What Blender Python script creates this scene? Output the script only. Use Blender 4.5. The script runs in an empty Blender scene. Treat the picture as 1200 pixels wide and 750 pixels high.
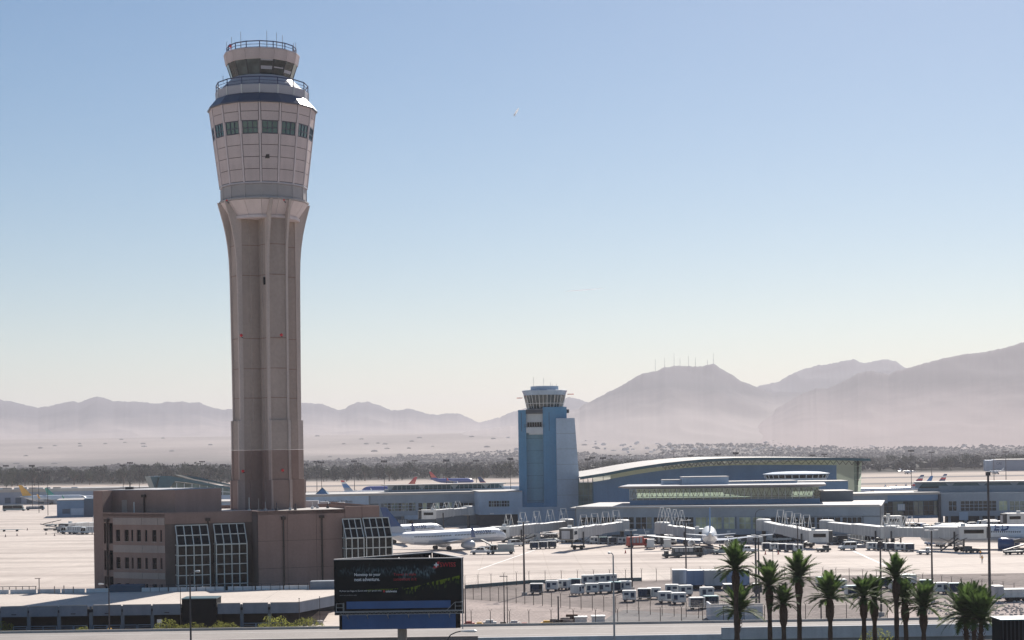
import bpy, bmesh, math, random
from mathutils import Vector, Matrix, noise
from math import sin, cos, pi, radians, sqrt, atan2, tan
sc = bpy.context.scene
COL = sc.collection
# ---------------------------------------------------------------- camera
F = 2000.0          # focal length in photo pixels (photo 1200 wide)
HC = 26.0           # camera height
ROLL = radians(0.85)
CR, SR = cos(ROLL), sin(ROLL)
cam = bpy.data.cameras.new('camera'); cam_o = bpy.data.objects.new('camera', cam); COL.objects.link(cam_o)
cam.sensor_width = 36; cam.lens = 36*F/1200; cam.clip_start = 1; cam.clip_end = 90000
cam.shift_y = 155/1200
cam_o.matrix_world = Matrix(((CR, SR, 0, 0), (0, 0, -1, 0), (-SR, CR, 0, HC), (0, 0, 0, 1)))
sc.camera = cam_o
# ---------------------------------------------------------------- sky and sun
SUN_EL, SUN_AZ = radians(35), radians(17)     # azimuth to the right of the view direction (+Y)
w = bpy.data.worlds.new("World"); sc.world = w; w.use_nodes = True
nt = w.node_tree; bg = nt.nodes['Background']
sky = nt.nodes.new('ShaderNodeTexSky'); sky.sky_type = 'NISHITA'; sky.sun_disc = False
sky.sun_elevation = SUN_EL; sky.sun_rotation = SUN_AZ
sky.altitude = 600; sky.air_density = 1.0; sky.dust_density = 0.48; sky.ozone_density = 2.4
hs = nt.nodes.new('ShaderNodeHueSaturation'); hs.inputs['Saturation'].default_value = 1.28; nt.links.new(sky.outputs[0], hs.inputs['Color']); wb = nt.nodes.new('ShaderNodeMixRGB'); wb.blend_type = 'MULTIPLY'; wb.inputs[0].default_value = 1; wb.inputs[2].default_value = (1.07,1.0,0.93,1); nt.links.new(hs.outputs[0], wb.inputs[1]); nt.links.new(wb.outputs[0], bg.inputs[0]); bg.inputs[1].default_value = 0.056
sl = bpy.data.lights.new('sun', 'SUN'); sl.energy = 4.9; sl.angle = radians(0.5); sl.color = (1.0, 0.93, 0.85)
so = bpy.data.objects.new('sun', sl); COL.objects.link(so)
sdir = Vector((sin(SUN_AZ)*cos(SUN_EL), cos(SUN_AZ)*cos(SUN_EL), sin(SUN_EL)))
so.rotation_euler = sdir.to_track_quat('Z', 'Y').to_euler(); so.location = (0, 0, 300)
sc.view_settings.view_transform = 'Standard'; sc.view_settings.look = 'None'
sc.view_settings.exposure = 0.6; sc.view_settings.gamma = 1
sc.cycles.volume_bounces = 0; sc.cycles.max_bounces = 8; sc.cycles.transparent_max_bounces = 16
# ---------------------------------------------------------------- pixel -> place
def ray(px, py):
    u = (px-600)/F; v = (530-py)/F
    return Vector((u*CR+v*SR, 1.0, -u*SR+v*CR))
def G(px, py, z=0.0):
    d = ray(px, py); t = (z-HC)/d.z
    return Vector((d.x*t, t, z))
def A(px, py, Y):
    d = ray(px, py)
    return Vector((d.x*Y, Y, HC+d.z*Y))
# ---------------------------------------------------------------- mesh helpers
class MB:
    def __init__(s): s.v = []; s.f = []; s.m = []
    def add(s, vs, fs, mi=0):
        n = len(s.v); s.v += [tuple(p) for p in vs]
        s.f += [tuple(i+n for i in f) for f in fs]; s.m += [mi]*len(fs); return s
    def box(s, x0, x1, y0, y1, z0, z1, mi=0):
        return s.add([(x0,y0,z0),(x1,y0,z0),(x1,y1,z0),(x0,y1,z0),(x0,y0,z1),(x1,y0,z1),(x1,y1,z1),(x0,y1,z1)],
            [(0,3,2,1),(4,5,6,7),(0,1,5,4),(1,2,6,5),(2,3,7,6),(3,0,4,7)], mi)
    def fbox(s, fr, u0, u1, o0, o1, z0, z1, mi=0):
        vs = [fr.pt(u, o, z) for z in (z0, z1) for (u, o) in ((u0,o1),(u1,o1),(u1,o0),(u0,o0))]
        return s.add(vs, [(0,3,2,1),(4,5,6,7),(0,1,5,4),(1,2,6,5),(2,3,7,6),(3,0,4,7)], mi)
    def quad(s, a, b, c, d, mi=0): return s.add([a,b,c,d], [(0,1,2,3)], mi)
    def prism(s, poly, z0, z1, mi=0, cap=True):
        n = len(poly)
        vs = [(p[0],p[1],z0) for p in poly]+[(p[0],p[1],z1) for p in poly]
        fs = [(i,(i+1)%n,(i+1)%n+n,i+n) for i in range(n)]
        if cap: fs += [tuple(range(n-1,-1,-1)), tuple(range(n,2*n))]
        return s.add(vs, fs, mi)
    def loft(s, rings, mi=0, closed=True, cap=True):
        n = len(rings[0]); vs = [p for r in rings for p in r]; fs = []
        for k in range(len(rings)-1):
            for i in range(n if closed else n-1):
                j = (i+1) % n
                fs.append((k*n+i, k*n+j, (k+1)*n+j, (k+1)*n+i))
        if cap and closed:
            fs.append(tuple(range(n-1,-1,-1))); fs.append(tuple(range((len(rings)-1)*n, len(rings)*n)))
        return s.add(vs, fs, mi)
    def bar(s, p, q, r=0.05, n=6, r2=None, mi=0):
        p = Vector(p); q = Vector(q); d = (q-p)
        if d.length < 1e-6: return s
        d.normalize(); a = d.orthogonal().normalized(); b = d.cross(a)
        r2 = r if r2 is None else r2
        R1 = [p+(a*cos(2*pi*i/n)+b*sin(2*pi*i/n))*r for i in range(n)]
        R2 = [q+(a*cos(2*pi*i/n)+b*sin(2*pi*i/n))*r2 for i in range(n)]
        return s.loft([R1, R2], mi)
    def lathe(s, prof, n=24, c=(0,0), mi=0, a0=0.0, cap=True):
        return s.loft([[(c[0]+r*cos(2*pi*i/n+a0), c[1]+r*sin(2*pi*i/n+a0), z) for i in range(n)] for r, z in prof], mi, cap=cap)
    def poly(s, pts, mi=0): return s.add(pts, [tuple(range(len(pts)))], mi)
    def mesh(s, name, mats):
        me = bpy.data.meshes.new(name); me.from_pydata(s.v, [], s.f)
        for m in (mats if isinstance(mats, (list, tuple)) else [mats]): me.materials.append(m)
        if any(s.m): me.polygons.foreach_set('material_index', s.m)
        me.update(); return me
    def build(s, name, mats, parent=None, world=True, smooth=False):
        if parent is not None and world:
            o = parent
            off = Vector((0,0,0))
            while o is not None: off += Vector(o.location); o = o.parent
            s.v = [(p[0]-off.x, p[1]-off.y, p[2]-off.z) for p in s.v]
        me = s.mesh(name, mats)
        if smooth:
            me.polygons.foreach_set('use_smooth', [True]*len(me.polygons))
        return link(name, me, parent)
def link(name, me, parent=None, loc=None, rot=None):
    o = bpy.data.objects.new(name, me); COL.objects.link(o)
    if parent is not None: o.parent = parent
    if loc is not None: o.location = loc
    if rot is not None: o.rotation_euler = rot
    return o
def tag(o, label=None, cat=None, group=None, kind=None):
    if label: o['label'] = label
    if cat: o['category'] = cat
    if group: o['group'] = group
    if kind: o['kind'] = kind
    return o
def thing(name, label, cat, loc=(0,0,0), rz=0.0, group=None):
    o = bpy.data.objects.new(name, None); COL.objects.link(o)
    o.location = loc; o.rotation_euler = (0,0,rz); o.empty_display_size = 0.5
    return tag(o, label, cat, group)
KIDS = {}
def dup(root, loc, rz=0.0, label=None, group=None, scale=1.0):
    def kids(o):
        if o.name not in KIDS: KIDS[o.name] = list(o.children)
        return KIDS[o.name]
    def cp(o, par):
        c = o.copy(); COL.objects.link(c)
        if par is not None: c.parent = par
        for k in kids(o): cp(k, c)
        return c
    r = cp(root, None); r.location = loc; r.rotation_euler = (0,0,rz); r.scale = (scale,)*3
    if label: r['label'] = label
    if group: r['group'] = group
    return r
class Once:
    """first call returns the original moved into place, later calls copies"""
    def __init__(s, root): s.root = root; s.used = False
    def put(s, loc, rz=0.0, label=None, group=None, scale=1.0):
        if not s.used:
            s.used = True; r = s.root
            for o in [r]+list(r.children): KIDS[o.name] = list(o.children)
            s.src = r; r.location = loc; r.rotation_euler = (0,0,rz); r.scale = (scale,)*3
            if label: r['label'] = label
            if group: r['group'] = group
            return r
        return dup(s.root, loc, rz, label, group, scale)
class Frame:
    """vertical facade plane: origin p (xy) and direction to q; outward = to the right hand side facing the camera"""
    def __init__(s, p, q):
        s.p = Vector((p[0], p[1])); d = Vector((q[0]-p[0], q[1]-p[1])); s.L = d.length; s.e = d.normalized()
        s.n = Vector((s.e.y, -s.e.x))
    def pt(s, u, o, z): return Vector((s.p.x+s.e.x*u+s.n.x*o, s.p.y+s.e.y*u+s.n.y*o, z))
    def uz(s, px, py, o=0.0):
        d = ray(px, py); p0 = s.p+s.n*o
        # t*(dx,dy) = p0 + u*e
        det = d.x*(-s.e.y)+s.e.x*d.y
        t = (p0.x*(-s.e.y)+s.e.x*p0.y)/det
        x = Vector((d.x*t, d.y*t))-p0
        return x.dot(s.e), HC+d.z*t
def cells(u0, u1, z0, z1, holes):
    us = sorted({u0, u1}|{min(max(h[i],u0),u1) for h in holes for i in (0,1)})
    zs = sorted({z0, z1}|{min(max(h[i],z0),z1) for h in holes for i in (2,3)})
    out = []
    for j in range(len(zs)-1):
        run = None
        for i in range(len(us)-1):
            cu, cz = (us[i]+us[i+1])/2, (zs[j]+zs[j+1])/2
            hole = any(h[0]<cu<h[1] and h[2]<cz<h[3] for h in holes)
            if hole:
                if run: out.append((run[0], run[1], zs[j], zs[j+1])); run = None
            else: run = (run[0], us[i+1]) if run else (us[i], us[i+1])
        if run: out.append((run[0], run[1], zs[j], zs[j+1]))
    return out
def wall(mb, fr, u0, u1, z0, z1, holes=(), o=0.0, depth=0.25, mi=0):
    """thin front skin with real openings and reveals"""
    for (a, b, c, d) in cells(u0, u1, z0, z1, list(holes)):
        mb.quad(fr.pt(a,o,c), fr.pt(b,o,c), fr.pt(b,o,d), fr.pt(a,o,d), mi)
    for (a, b, c, d) in holes:
        P = [fr.pt(a,o,c), fr.pt(b,o,c), fr.pt(b,o,d), fr.pt(a,o,d)]
        Q = [fr.pt(a,o-depth,c), fr.pt(b,o-depth,c), fr.pt(b,o-depth,d), fr.pt(a,o-depth,d)]
        for i in range(4): mb.quad(P[i], P[(i+1)%4], Q[(i+1)%4], Q[i], mi)
    return mb
# ---------------------------------------------------------------- materials
MATS = {}
def mat(name, col, rough=0.75, metal=0.0, var=0.10, scale=0.6, streak=0.0, bump=0.0, spec=0.4, fine=0.05):
    m = bpy.data.materials.new(name); m.use_nodes = True; t = m.node_tree; N = t.nodes; L = t.links
    b = N['Principled BSDF']; b.inputs['Roughness'].default_value = rough; b.inputs['Metallic'].default_value = metal
    b.inputs['Specular IOR Level'].default_value = spec
    tc = N.new('ShaderNodeTexCoord')
    n1 = N.new('ShaderNodeTexNoise'); n1.inputs['Scale'].default_value = scale; n1.inputs['Detail'].default_value = 5
    L.new(tc.outputs['Object'], n1.inputs['Vector'])
    mp = N.new('ShaderNodeMapping'); mp.inputs['Scale'].default_value = (scale*3, scale*3, scale*0.18)
    L.new(tc.outputs['Object'], mp.inputs['Vector'])
    n2 = N.new('ShaderNodeTexNoise'); n2.inputs['Scale'].default_value = 1.0; n2.inputs['Detail'].default_value = 3
    L.new(mp.outputs[0], n2.inputs['Vector'])
    n3 = N.new('ShaderNodeTexNoise'); n3.inputs['Scale'].default_value = scale*14; n3.inputs['Detail'].default_value = 2
    L.new(tc.outputs['Object'], n3.inputs['Vector'])
    def rng(src, a):
        r = N.new('ShaderNodeMapRange'); r.inputs[1].default_value = 0.3; r.inputs[2].default_value = 0.7
        r.inputs[3].default_value = 1-a; r.inputs[4].default_value = 1+a; L.new(src, r.inputs[0]); return r.outputs[0]
    k = N.new('ShaderNodeMath'); k.operation = 'MULTIPLY'; L.new(rng(n1.outputs[0], var), k.inputs[0]); L.new(rng(n2.outputs[0], streak), k.inputs[1])
    k2 = N.new('ShaderNodeMath'); k2.operation = 'MULTIPLY'; L.new(k.outputs[0], k2.inputs[0]); L.new(rng(n3.outputs[0], fine), k2.inputs[1])
    vm = N.new('ShaderNodeVectorMath'); vm.operation = 'SCALE'; vm.inputs[0].default_value = col[:3]; L.new(k2.outputs[0], vm.inputs['Scale'])
    L.new(vm.outputs[0], b.inputs['Base Color'])
    if bump:
        bp = N.new('ShaderNodeBump'); bp.inputs['Strength'].default_value = bump; bp.inputs['Distance'].default_value = 0.1
        L.new(n3.outputs[0], bp.inputs['Height']); L.new(bp.outputs[0], b.inputs['Normal'])
    MATS[name] = m; return m
def glass(name, col=(0.02,0.035,0.04), rough=0.06, spec=0.9):
    m = mat(name, col, rough, 0.0, var=0.5, scale=0.35, spec=spec, fine=0.0); return m
def clear(name, tint=(0.6,0.8,0.7), mixf=0.25):
    m = bpy.data.materials.new(name); m.use_nodes = True; t = m.node_tree; N = t.nodes; L = t.links
    N.remove(N['Principled BSDF']); tr = N.new('ShaderNodeBsdfTransparent'); tr.inputs[0].default_value = (*tint, 1)
    gl = N.new('ShaderNodeBsdfGlossy'); gl.inputs['Roughness'].default_value = 0.08; gl.inputs[0].default_value = (0.8,0.85,0.85,1)
    fr = N.new('ShaderNodeFresnel'); fr.inputs[0].default_value = 1.5
    ad = N.new('ShaderNodeMath'); ad.operation = 'ADD'; L.new(fr.outputs[0], ad.inputs[0]); ad.inputs[1].default_value = mixf*0.4
    mx = N.new('ShaderNodeMixShader'); L.new(ad.outputs[0], mx.inputs[0]); L.new(tr.outputs[0], mx.inputs[1]); L.new(gl.outputs[0], mx.inputs[2])
    L.new(mx.outputs[0], N['Material Output'].inputs[0]); MATS[name] = m; return m
def translucent(name, col):
    m = bpy.data.materials.new(name); m.use_nodes = True; t = m.node_tree; N = t.nodes; L = t.links
    N.remove(N['Principled BSDF']); a = N.new('ShaderNodeBsdfTranslucent'); a.inputs[0].default_value = (*col,1)
    d = N.new('ShaderNodeBsdfDiffuse'); d.inputs[0].default_value = (*col,1)
    mx = N.new('ShaderNodeMixShader'); mx.inputs[0].default_value = 0.4; L.new(a.outputs[0], mx.inputs[1]); L.new(d.outputs[0], mx.inputs[2])
    L.new(mx.outputs[0], N['Material Output'].inputs[0]); MATS[name] = m; return m
def leafmat(name, col, var=0.35, scale=2.0, trans=0.25, spec=0.05):
    m = bpy.data.materials.new(name); m.use_nodes = True; t = m.node_tree; N = t.nodes; L = t.links
    b = N['Principled BSDF']; b.inputs['Roughness'].default_value = 0.7; b.inputs['Specular IOR Level'].default_value = spec
    tc = N.new('ShaderNodeTexCoord'); n1 = N.new('ShaderNodeTexNoise'); n1.inputs['Scale'].default_value = scale
    L.new(tc.outputs['Object'], n1.inputs[0]); cr = N.new('ShaderNodeMapRange')
    cr.inputs[1].default_value = 0.3; cr.inputs[2].default_value = 0.7; cr.inputs[3].default_value = 1-var; cr.inputs[4].default_value = 1+var
    L.new(n1.outputs[0], cr.inputs[0])
    oi = N.new('ShaderNodeObjectInfo'); rr = N.new('ShaderNodeMapRange'); rr.inputs[3].default_value = 0.75; rr.inputs[4].default_value = 1.25
    L.new(oi.outputs['Random'], rr.inputs[0]); k = N.new('ShaderNodeMath'); k.operation = 'MULTIPLY'
    L.new(cr.outputs[0], k.inputs[0]); L.new(rr.outputs[0], k.inputs[1])
    vm = N.new('ShaderNodeVectorMath'); vm.operation = 'SCALE'; vm.inputs[0].default_value = col; L.new(k.outputs[0], vm.inputs['Scale'])
    L.new(vm.outputs[0], b.inputs['Base Color'])
    tl = N.new('ShaderNodeBsdfTranslucent'); L.new(vm.outputs[0], tl.inputs[0])
    mx = N.new('ShaderNodeMixShader'); mx.inputs[0].default_value = trans; L.new(b.outputs[0], mx.inputs[1]); L.new(tl.outputs[0], mx.inputs[2])
    L.new(mx.outputs[0], N['Material Output'].inputs[0]); MATS[name] = m; return m
M = {}
def D(k, *a, **kw): M[k] = mat(k, *a, **kw)
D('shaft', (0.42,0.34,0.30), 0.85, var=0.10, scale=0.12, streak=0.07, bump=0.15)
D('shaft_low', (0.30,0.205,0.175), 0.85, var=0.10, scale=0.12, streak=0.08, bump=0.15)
D('head_panel', (0.60,0.50,0.49), 0.7, var=0.06, scale=0.3, streak=0.05)
D('head_rib', (0.68,0.59,0.59), 0.7, var=0.05)
D('band', (0.40,0.37,0.37), 0.6, var=0.05)
D('eave', (0.055,0.07,0.115), 0.35, var=0.08, spec=0.6)
D('parapet', (0.48,0.46,0.50), 0.6, var=0.05)
D('dark_metal', (0.04,0.04,0.05), 0.5, var=0.1)
D('rail_blue', (0.05,0.06,0.13), 0.4, var=0.05)
D('grey_metal', (0.35,0.36,0.38), 0.45, metal=0.3, var=0.06)
D('pole_metal', (0.07,0.065,0.07), 0.5, metal=0.2, var=0.06)
D('galv', (0.42,0.43,0.44), 0.45, metal=0.4, var=0.06)
D('white_metal', (0.72,0.72,0.70), 0.45, var=0.05)
D('mullion_white', (0.66,0.67,0.63), 0.5, var=0.05)
D('brown_wall', (0.31,0.21,0.18), 0.85, var=0.07, scale=0.2, streak=0.08, bump=0.1)
D('brown_band', (0.40,0.33,0.30), 0.85, var=0.06, scale=0.2, streak=0.06)
D('brown_shade', (0.17,0.128,0.113), 0.85, var=0.07, scale=0.2, streak=0.08)  # darker copy of brown_wall; recess shade put into the colour
D('joint', (0.10,0.08,0.075), 0.9, var=0.05)
D('roof_white', (0.43,0.405,0.38), 0.7, var=0.10, scale=0.15)
D('roof_grey', (0.42,0.43,0.45), 0.8, var=0.10, scale=0.15)
D('pipe', (0.05,0.035,0.03), 0.5, var=0.1)
D('red_lamp', (0.65,0.03,0.04), 0.3, var=0.0)
D('blue_tower', (0.08,0.25,0.42), 0.6, var=0.07, scale=0.1, streak=0.07)
D('blue_tower_light', (0.18,0.38,0.50), 0.6, var=0.07, scale=0.1, streak=0.07)
D('slab_grey', (0.37,0.465,0.575), 0.7, var=0.07, scale=0.1, streak=0.06)
D('pale_panel', (0.55,0.58,0.60), 0.6, var=0.05)
D('conc_wall', (0.27,0.325,0.385), 0.7, var=0.07, scale=0.1, streak=0.06)
D('conc_wall_dark', (0.16,0.185,0.21), 0.7, var=0.07, scale=0.1, streak=0.06)
D('conc_blue', (0.145,0.25,0.39), 0.65, var=0.07, scale=0.1, streak=0.06)
D('navy', (0.04,0.085,0.14), 0.6, var=0.1, scale=0.1)
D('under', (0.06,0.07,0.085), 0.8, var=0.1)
D('teal_roof', (0.04,0.11,0.14), 0.4, var=0.1)
D('garage_panel', (0.20,0.23,0.28), 0.8, var=0.08, scale=0.25, streak=0.10, bump=0.1)
D('garage_deck', (0.56,0.49,0.43), 0.85, var=0.08, scale=0.08, fine=0.08)
D('road', (0.30,0.27,0.25), 0.9, var=0.10, scale=0.15, fine=0.08)
D('road_dark', (0.10,0.10,0.105), 0.9, var=0.12, scale=0.15, fine=0.08)
D('barrier', (0.60,0.62,0.65), 0.85, var=0.10, scale=0.3, streak=0.1)
D('wall_tan', (0.33,0.27,0.25), 0.9, var=0.12, scale=0.2, streak=0.1)
D('sign_black', (0.008,0.010,0.012), 0.9, var=0.2, spec=0.1)
D('sign_blue', (0.045,0.13,0.33), 0.5, var=0.10, scale=0.4, streak=0.06)
D('sign_frame', (0.45,0.43,0.42), 0.5, var=0.05)
D('steel_lattice', (0.38,0.37,0.36), 0.5, metal=0.2, var=0.06)
D('post_tan', (0.36,0.30,0.27), 0.7, var=0.08)
D('white_print', (0.85,0.86,0.88), 0.6, var=0.0, fine=0.0)
D('red_print', (0.55,0.03,0.04), 0.6, var=0.0, fine=0.0)
D('tyre', (0.02,0.02,0.02), 0.8, var=0.1)
D('plane_white', (0.74,0.77,0.80), 0.3, var=0.03, scale=0.2, spec=0.6)
D('plane_grey', (0.40,0.44,0.50), 0.3, var=0.04, scale=0.2, spec=0.6)
D('plane_blue', (0.012,0.06,0.19), 0.3, var=0.05, spec=0.6)
D('plane_mid_blue', (0.05,0.11,0.42), 0.3, var=0.05, spec=0.6)
D('plane_light_blue', (0.03,0.20,0.50), 0.3, var=0.05, spec=0.6)
D('plane_red', (0.60,0.05,0.06), 0.3, var=0.05, spec=0.6)
D('plane_orange', (0.75,0.12,0.08), 0.3, var=0.05, spec=0.6)
D('plane_yellow', (0.80,0.42,0.05), 0.3, var=0.05, spec=0.6)
D('plane_green', (0.03,0.28,0.22), 0.3, var=0.05, spec=0.6)
D('engine_metal', (0.50,0.52,0.55), 0.3, metal=0.5, var=0.05)
D('bridge_grey', (0.47,0.48,0.48), 0.6, var=0.06, scale=0.3, streak=0.08)
D('bridge_light', (0.66,0.66,0.64), 0.6, var=0.06, scale=0.3, streak=0.08)
D('bridge_dark', (0.05,0.055,0.06), 0.7, var=0.1)
D('cart_white', (0.62,0.64,0.63), 0.55, var=0.08, scale=0.8, streak=0.1)
D('cart_teal', (0.08,0.26,0.30), 0.55, var=0.08)
D('curtain', (0.03,0.05,0.09), 0.8, var=0.25, scale=1.5)
D('trailer_blue', (0.22,0.30,0.45), 0.6, var=0.08, streak=0.1)
D('trailer_grey', (0.42,0.44,0.47), 0.6, var=0.08, streak=0.1)
D('van_paint', (0.62,0.65,0.66), 0.35, var=0.04, spec=0.6)
D('truck_green', (0.30,0.36,0.36), 0.4, var=0.06, spec=0.6)
D('tug_dark', (0.06,0.08,0.09), 0.5, var=0.1)
D('red_truck', (0.45,0.07,0.05), 0.5, var=0.1)
D('yellow', (0.75,0.42,0.04), 0.5, var=0.1)
D('pyramid', (0.06,0.22,0.42), 0.35, var=0.1, spec=0.7)
D('trunk', (0.10,0.065,0.045), 0.95, var=0.25, scale=2.0, bump=0.6, fine=0.25)
D('boots', (0.13,0.07,0.045), 0.95, var=0.3, scale=3.0, bump=0.8, fine=0.3)
D('far_house', (0.22,0.20,0.19), 0.9, spec=0.05, var=0.5, scale=0.01)
D('far_building', (0.28,0.33,0.42), 0.7, var=0.06, scale=0.05)
D('chain', (0.33,0.30,0.28), 0.6, metal=0.3, var=0.05)
D('paint_white', (0.75,0.74,0.71), 0.8, var=0.1)
D('kerb', (0.48,0.45,0.42), 0.85, var=0.1)
D('vest', (0.75,0.35,0.05), 0.8, var=0.1)
D('cloth_dark', (0.04,0.045,0.06), 0.9, var=0.1)
D('skin', (0.35,0.20,0.14), 0.7, var=0.05)
M['glass_dark'] = glass('glass_dark', (0.006,0.008,0.010), 0.1, 0.15)
M['glass_cab'] = glass('glass_cab', (0.02,0.04,0.045), 0.05, 0.6)
M['glass_teal'] = glass('glass_teal', (0.03,0.13,0.15), 0.08, 1.0)
M['glass_bay'] = glass('glass_bay', (0.012,0.014,0.016), 0.12, 0.2)
M['glass_conc'] = glass('glass_conc', (0.05,0.10,0.10), 0.10, 0.7)
M['glass_green'] = clear('glass_green', (0.78,0.86,0.80), 0.2)
M['back_green'] = translucent('back_green', (0.40,0.46,0.39))
M['palm'] = leafmat('palm', (0.080,0.130,0.035), 0.5, 1.5, 0.4, 0.3)
M['bush'] = leafmat('bush', (0.26,0.27,0.07), 0.35, 1.2, 0.45)
M['tree'] = leafmat('tree', (0.028,0.045,0.038), 0.35, 0.25, 0.1)
M['tree_pale'] = leafmat('tree_pale', (0.055,0.072,0.05), 0.35, 0.25, 0.15)
M['wood_far'] = leafmat('wood_far', (0.036,0.048,0.046), 0.45, 0.02, 0.1)
M['glass_pale_reflection'] = glass('glass_pale_reflection', (0.10,0.13,0.13), 0.15, 0.5)  # lighter grey glass standing in for pale reflections on the cab
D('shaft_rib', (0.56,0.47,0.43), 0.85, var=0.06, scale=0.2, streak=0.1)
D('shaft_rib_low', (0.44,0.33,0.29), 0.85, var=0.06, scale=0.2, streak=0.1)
D('far_house_glint', (0.75,0.72,0.68), 0.9, spec=0.1, var=0.2, scale=0.01)  # white base colour stands in for sun glints on far roofs
# ================================================================ terrain
def ground_mat():
    m = bpy.data.materials.new('desert_ground'); m.use_nodes = True; t = m.node_tree; N = t.nodes; L = t.links
    b = N['Principled BSDF']; b.inputs['Roughness'].default_value = 0.95; b.inputs['Specular IOR Level'].default_value = 0.05
    tc = N.new('ShaderNodeTexCoord')
    n1 = N.new('ShaderNodeTexNoise'); n1.inputs['Scale'].default_value = 0.0012; n1.inputs['Detail'].default_value = 8; L.new(tc.outputs['Object'], n1.inputs[0])
    n2 = N.new('ShaderNodeTexNoise'); n2.inputs['Scale'].default_value = 0.05; n2.inputs['Detail'].default_value = 6; L.new(tc.outputs['Object'], n2.inputs[0])
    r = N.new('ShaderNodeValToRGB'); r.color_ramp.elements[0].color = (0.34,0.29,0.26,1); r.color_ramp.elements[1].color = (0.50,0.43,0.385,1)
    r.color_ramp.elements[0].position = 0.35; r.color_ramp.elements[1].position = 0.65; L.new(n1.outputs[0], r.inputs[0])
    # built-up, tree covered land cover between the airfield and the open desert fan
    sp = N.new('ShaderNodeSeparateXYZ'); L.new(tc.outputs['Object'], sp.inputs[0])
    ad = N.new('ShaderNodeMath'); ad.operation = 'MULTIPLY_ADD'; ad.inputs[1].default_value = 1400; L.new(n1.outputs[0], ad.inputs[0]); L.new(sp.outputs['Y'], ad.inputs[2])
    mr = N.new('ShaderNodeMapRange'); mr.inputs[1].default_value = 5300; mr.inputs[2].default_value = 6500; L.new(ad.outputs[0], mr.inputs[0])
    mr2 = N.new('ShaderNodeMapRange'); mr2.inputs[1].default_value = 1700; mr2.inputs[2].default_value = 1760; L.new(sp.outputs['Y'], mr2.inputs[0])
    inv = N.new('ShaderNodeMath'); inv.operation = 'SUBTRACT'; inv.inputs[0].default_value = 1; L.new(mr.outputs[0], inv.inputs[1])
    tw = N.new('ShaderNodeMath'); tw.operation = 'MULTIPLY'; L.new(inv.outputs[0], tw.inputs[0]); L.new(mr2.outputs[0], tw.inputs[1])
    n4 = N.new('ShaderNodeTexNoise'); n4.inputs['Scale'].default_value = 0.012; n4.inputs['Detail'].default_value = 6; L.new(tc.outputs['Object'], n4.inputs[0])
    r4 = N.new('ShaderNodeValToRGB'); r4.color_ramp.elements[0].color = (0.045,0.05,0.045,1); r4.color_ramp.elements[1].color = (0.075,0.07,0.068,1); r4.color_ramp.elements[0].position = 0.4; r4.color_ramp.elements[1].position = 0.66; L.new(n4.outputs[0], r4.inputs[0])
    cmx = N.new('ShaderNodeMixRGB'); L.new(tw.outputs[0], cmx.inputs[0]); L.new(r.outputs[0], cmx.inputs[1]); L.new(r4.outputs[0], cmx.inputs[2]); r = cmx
    mx = N.new('ShaderNodeMixRGB'); mx.blend_type = 'MULTIPLY'; mx.inputs[0].default_value = 0.45; L.new(r.outputs[0], mx.inputs[1]); L.new(n2.outputs[0], mx.inputs[2])
    L.new(mx.outputs[0], b.inputs['Base Color']); return m
def terrain_z(x, y):
    if y < 4200: return 0.0
    t = min(1.0, (y-4200)/3600.0)
    return 118*(0.35*t*t+0.65*t*t*(3-2*t)) if y > 4200 else 0.0
me = MB(); ys = [-60, 0, 120, 236, 700, 1500, 2500, 4200]; y = 4200
while y < 18000: y += 300 if y < 10000 else 2000; ys.append(y)
xs = [x*1000 for x in range(-26, 31, 2)]
for yy in ys:
    for xx in xs: me.v.append((xx, yy, terrain_z(xx, yy)))
nx = len(xs)
for j in range(len(ys)-1):
    for i in range(nx-1):
        me.f.append((j*nx+i, j*nx+i+1, (j+1)*nx+i+1, (j+1)*nx+i)); me.m.append(0)
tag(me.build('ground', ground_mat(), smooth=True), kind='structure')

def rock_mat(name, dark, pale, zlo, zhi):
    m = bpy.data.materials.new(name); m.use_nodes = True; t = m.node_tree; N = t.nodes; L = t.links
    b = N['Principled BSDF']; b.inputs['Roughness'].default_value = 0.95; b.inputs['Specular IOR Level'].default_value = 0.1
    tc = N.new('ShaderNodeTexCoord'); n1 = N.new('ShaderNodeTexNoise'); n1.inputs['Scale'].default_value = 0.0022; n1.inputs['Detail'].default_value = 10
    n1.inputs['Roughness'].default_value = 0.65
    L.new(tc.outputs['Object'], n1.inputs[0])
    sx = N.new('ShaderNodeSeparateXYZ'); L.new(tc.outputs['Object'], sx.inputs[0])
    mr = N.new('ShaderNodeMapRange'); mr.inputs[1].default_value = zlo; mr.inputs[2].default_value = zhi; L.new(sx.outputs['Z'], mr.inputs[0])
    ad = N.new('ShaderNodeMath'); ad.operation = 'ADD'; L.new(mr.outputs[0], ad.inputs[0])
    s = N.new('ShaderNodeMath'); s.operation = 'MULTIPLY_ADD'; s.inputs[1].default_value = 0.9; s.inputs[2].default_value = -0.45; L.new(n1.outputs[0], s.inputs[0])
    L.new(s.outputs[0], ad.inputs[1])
    r = N.new('ShaderNodeValToRGB'); r.color_ramp.elements[0].color = (*pale,1); r.color_ramp.elements[1].color = (*dark,1)  # pale foot: desert fan, also standing in for haze low on the slopes
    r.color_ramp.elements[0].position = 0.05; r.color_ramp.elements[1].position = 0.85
    L.new(ad.outputs[0], r.inputs[0]); L.new(r.outputs[0], b.inputs['Base Color']); return m
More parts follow.
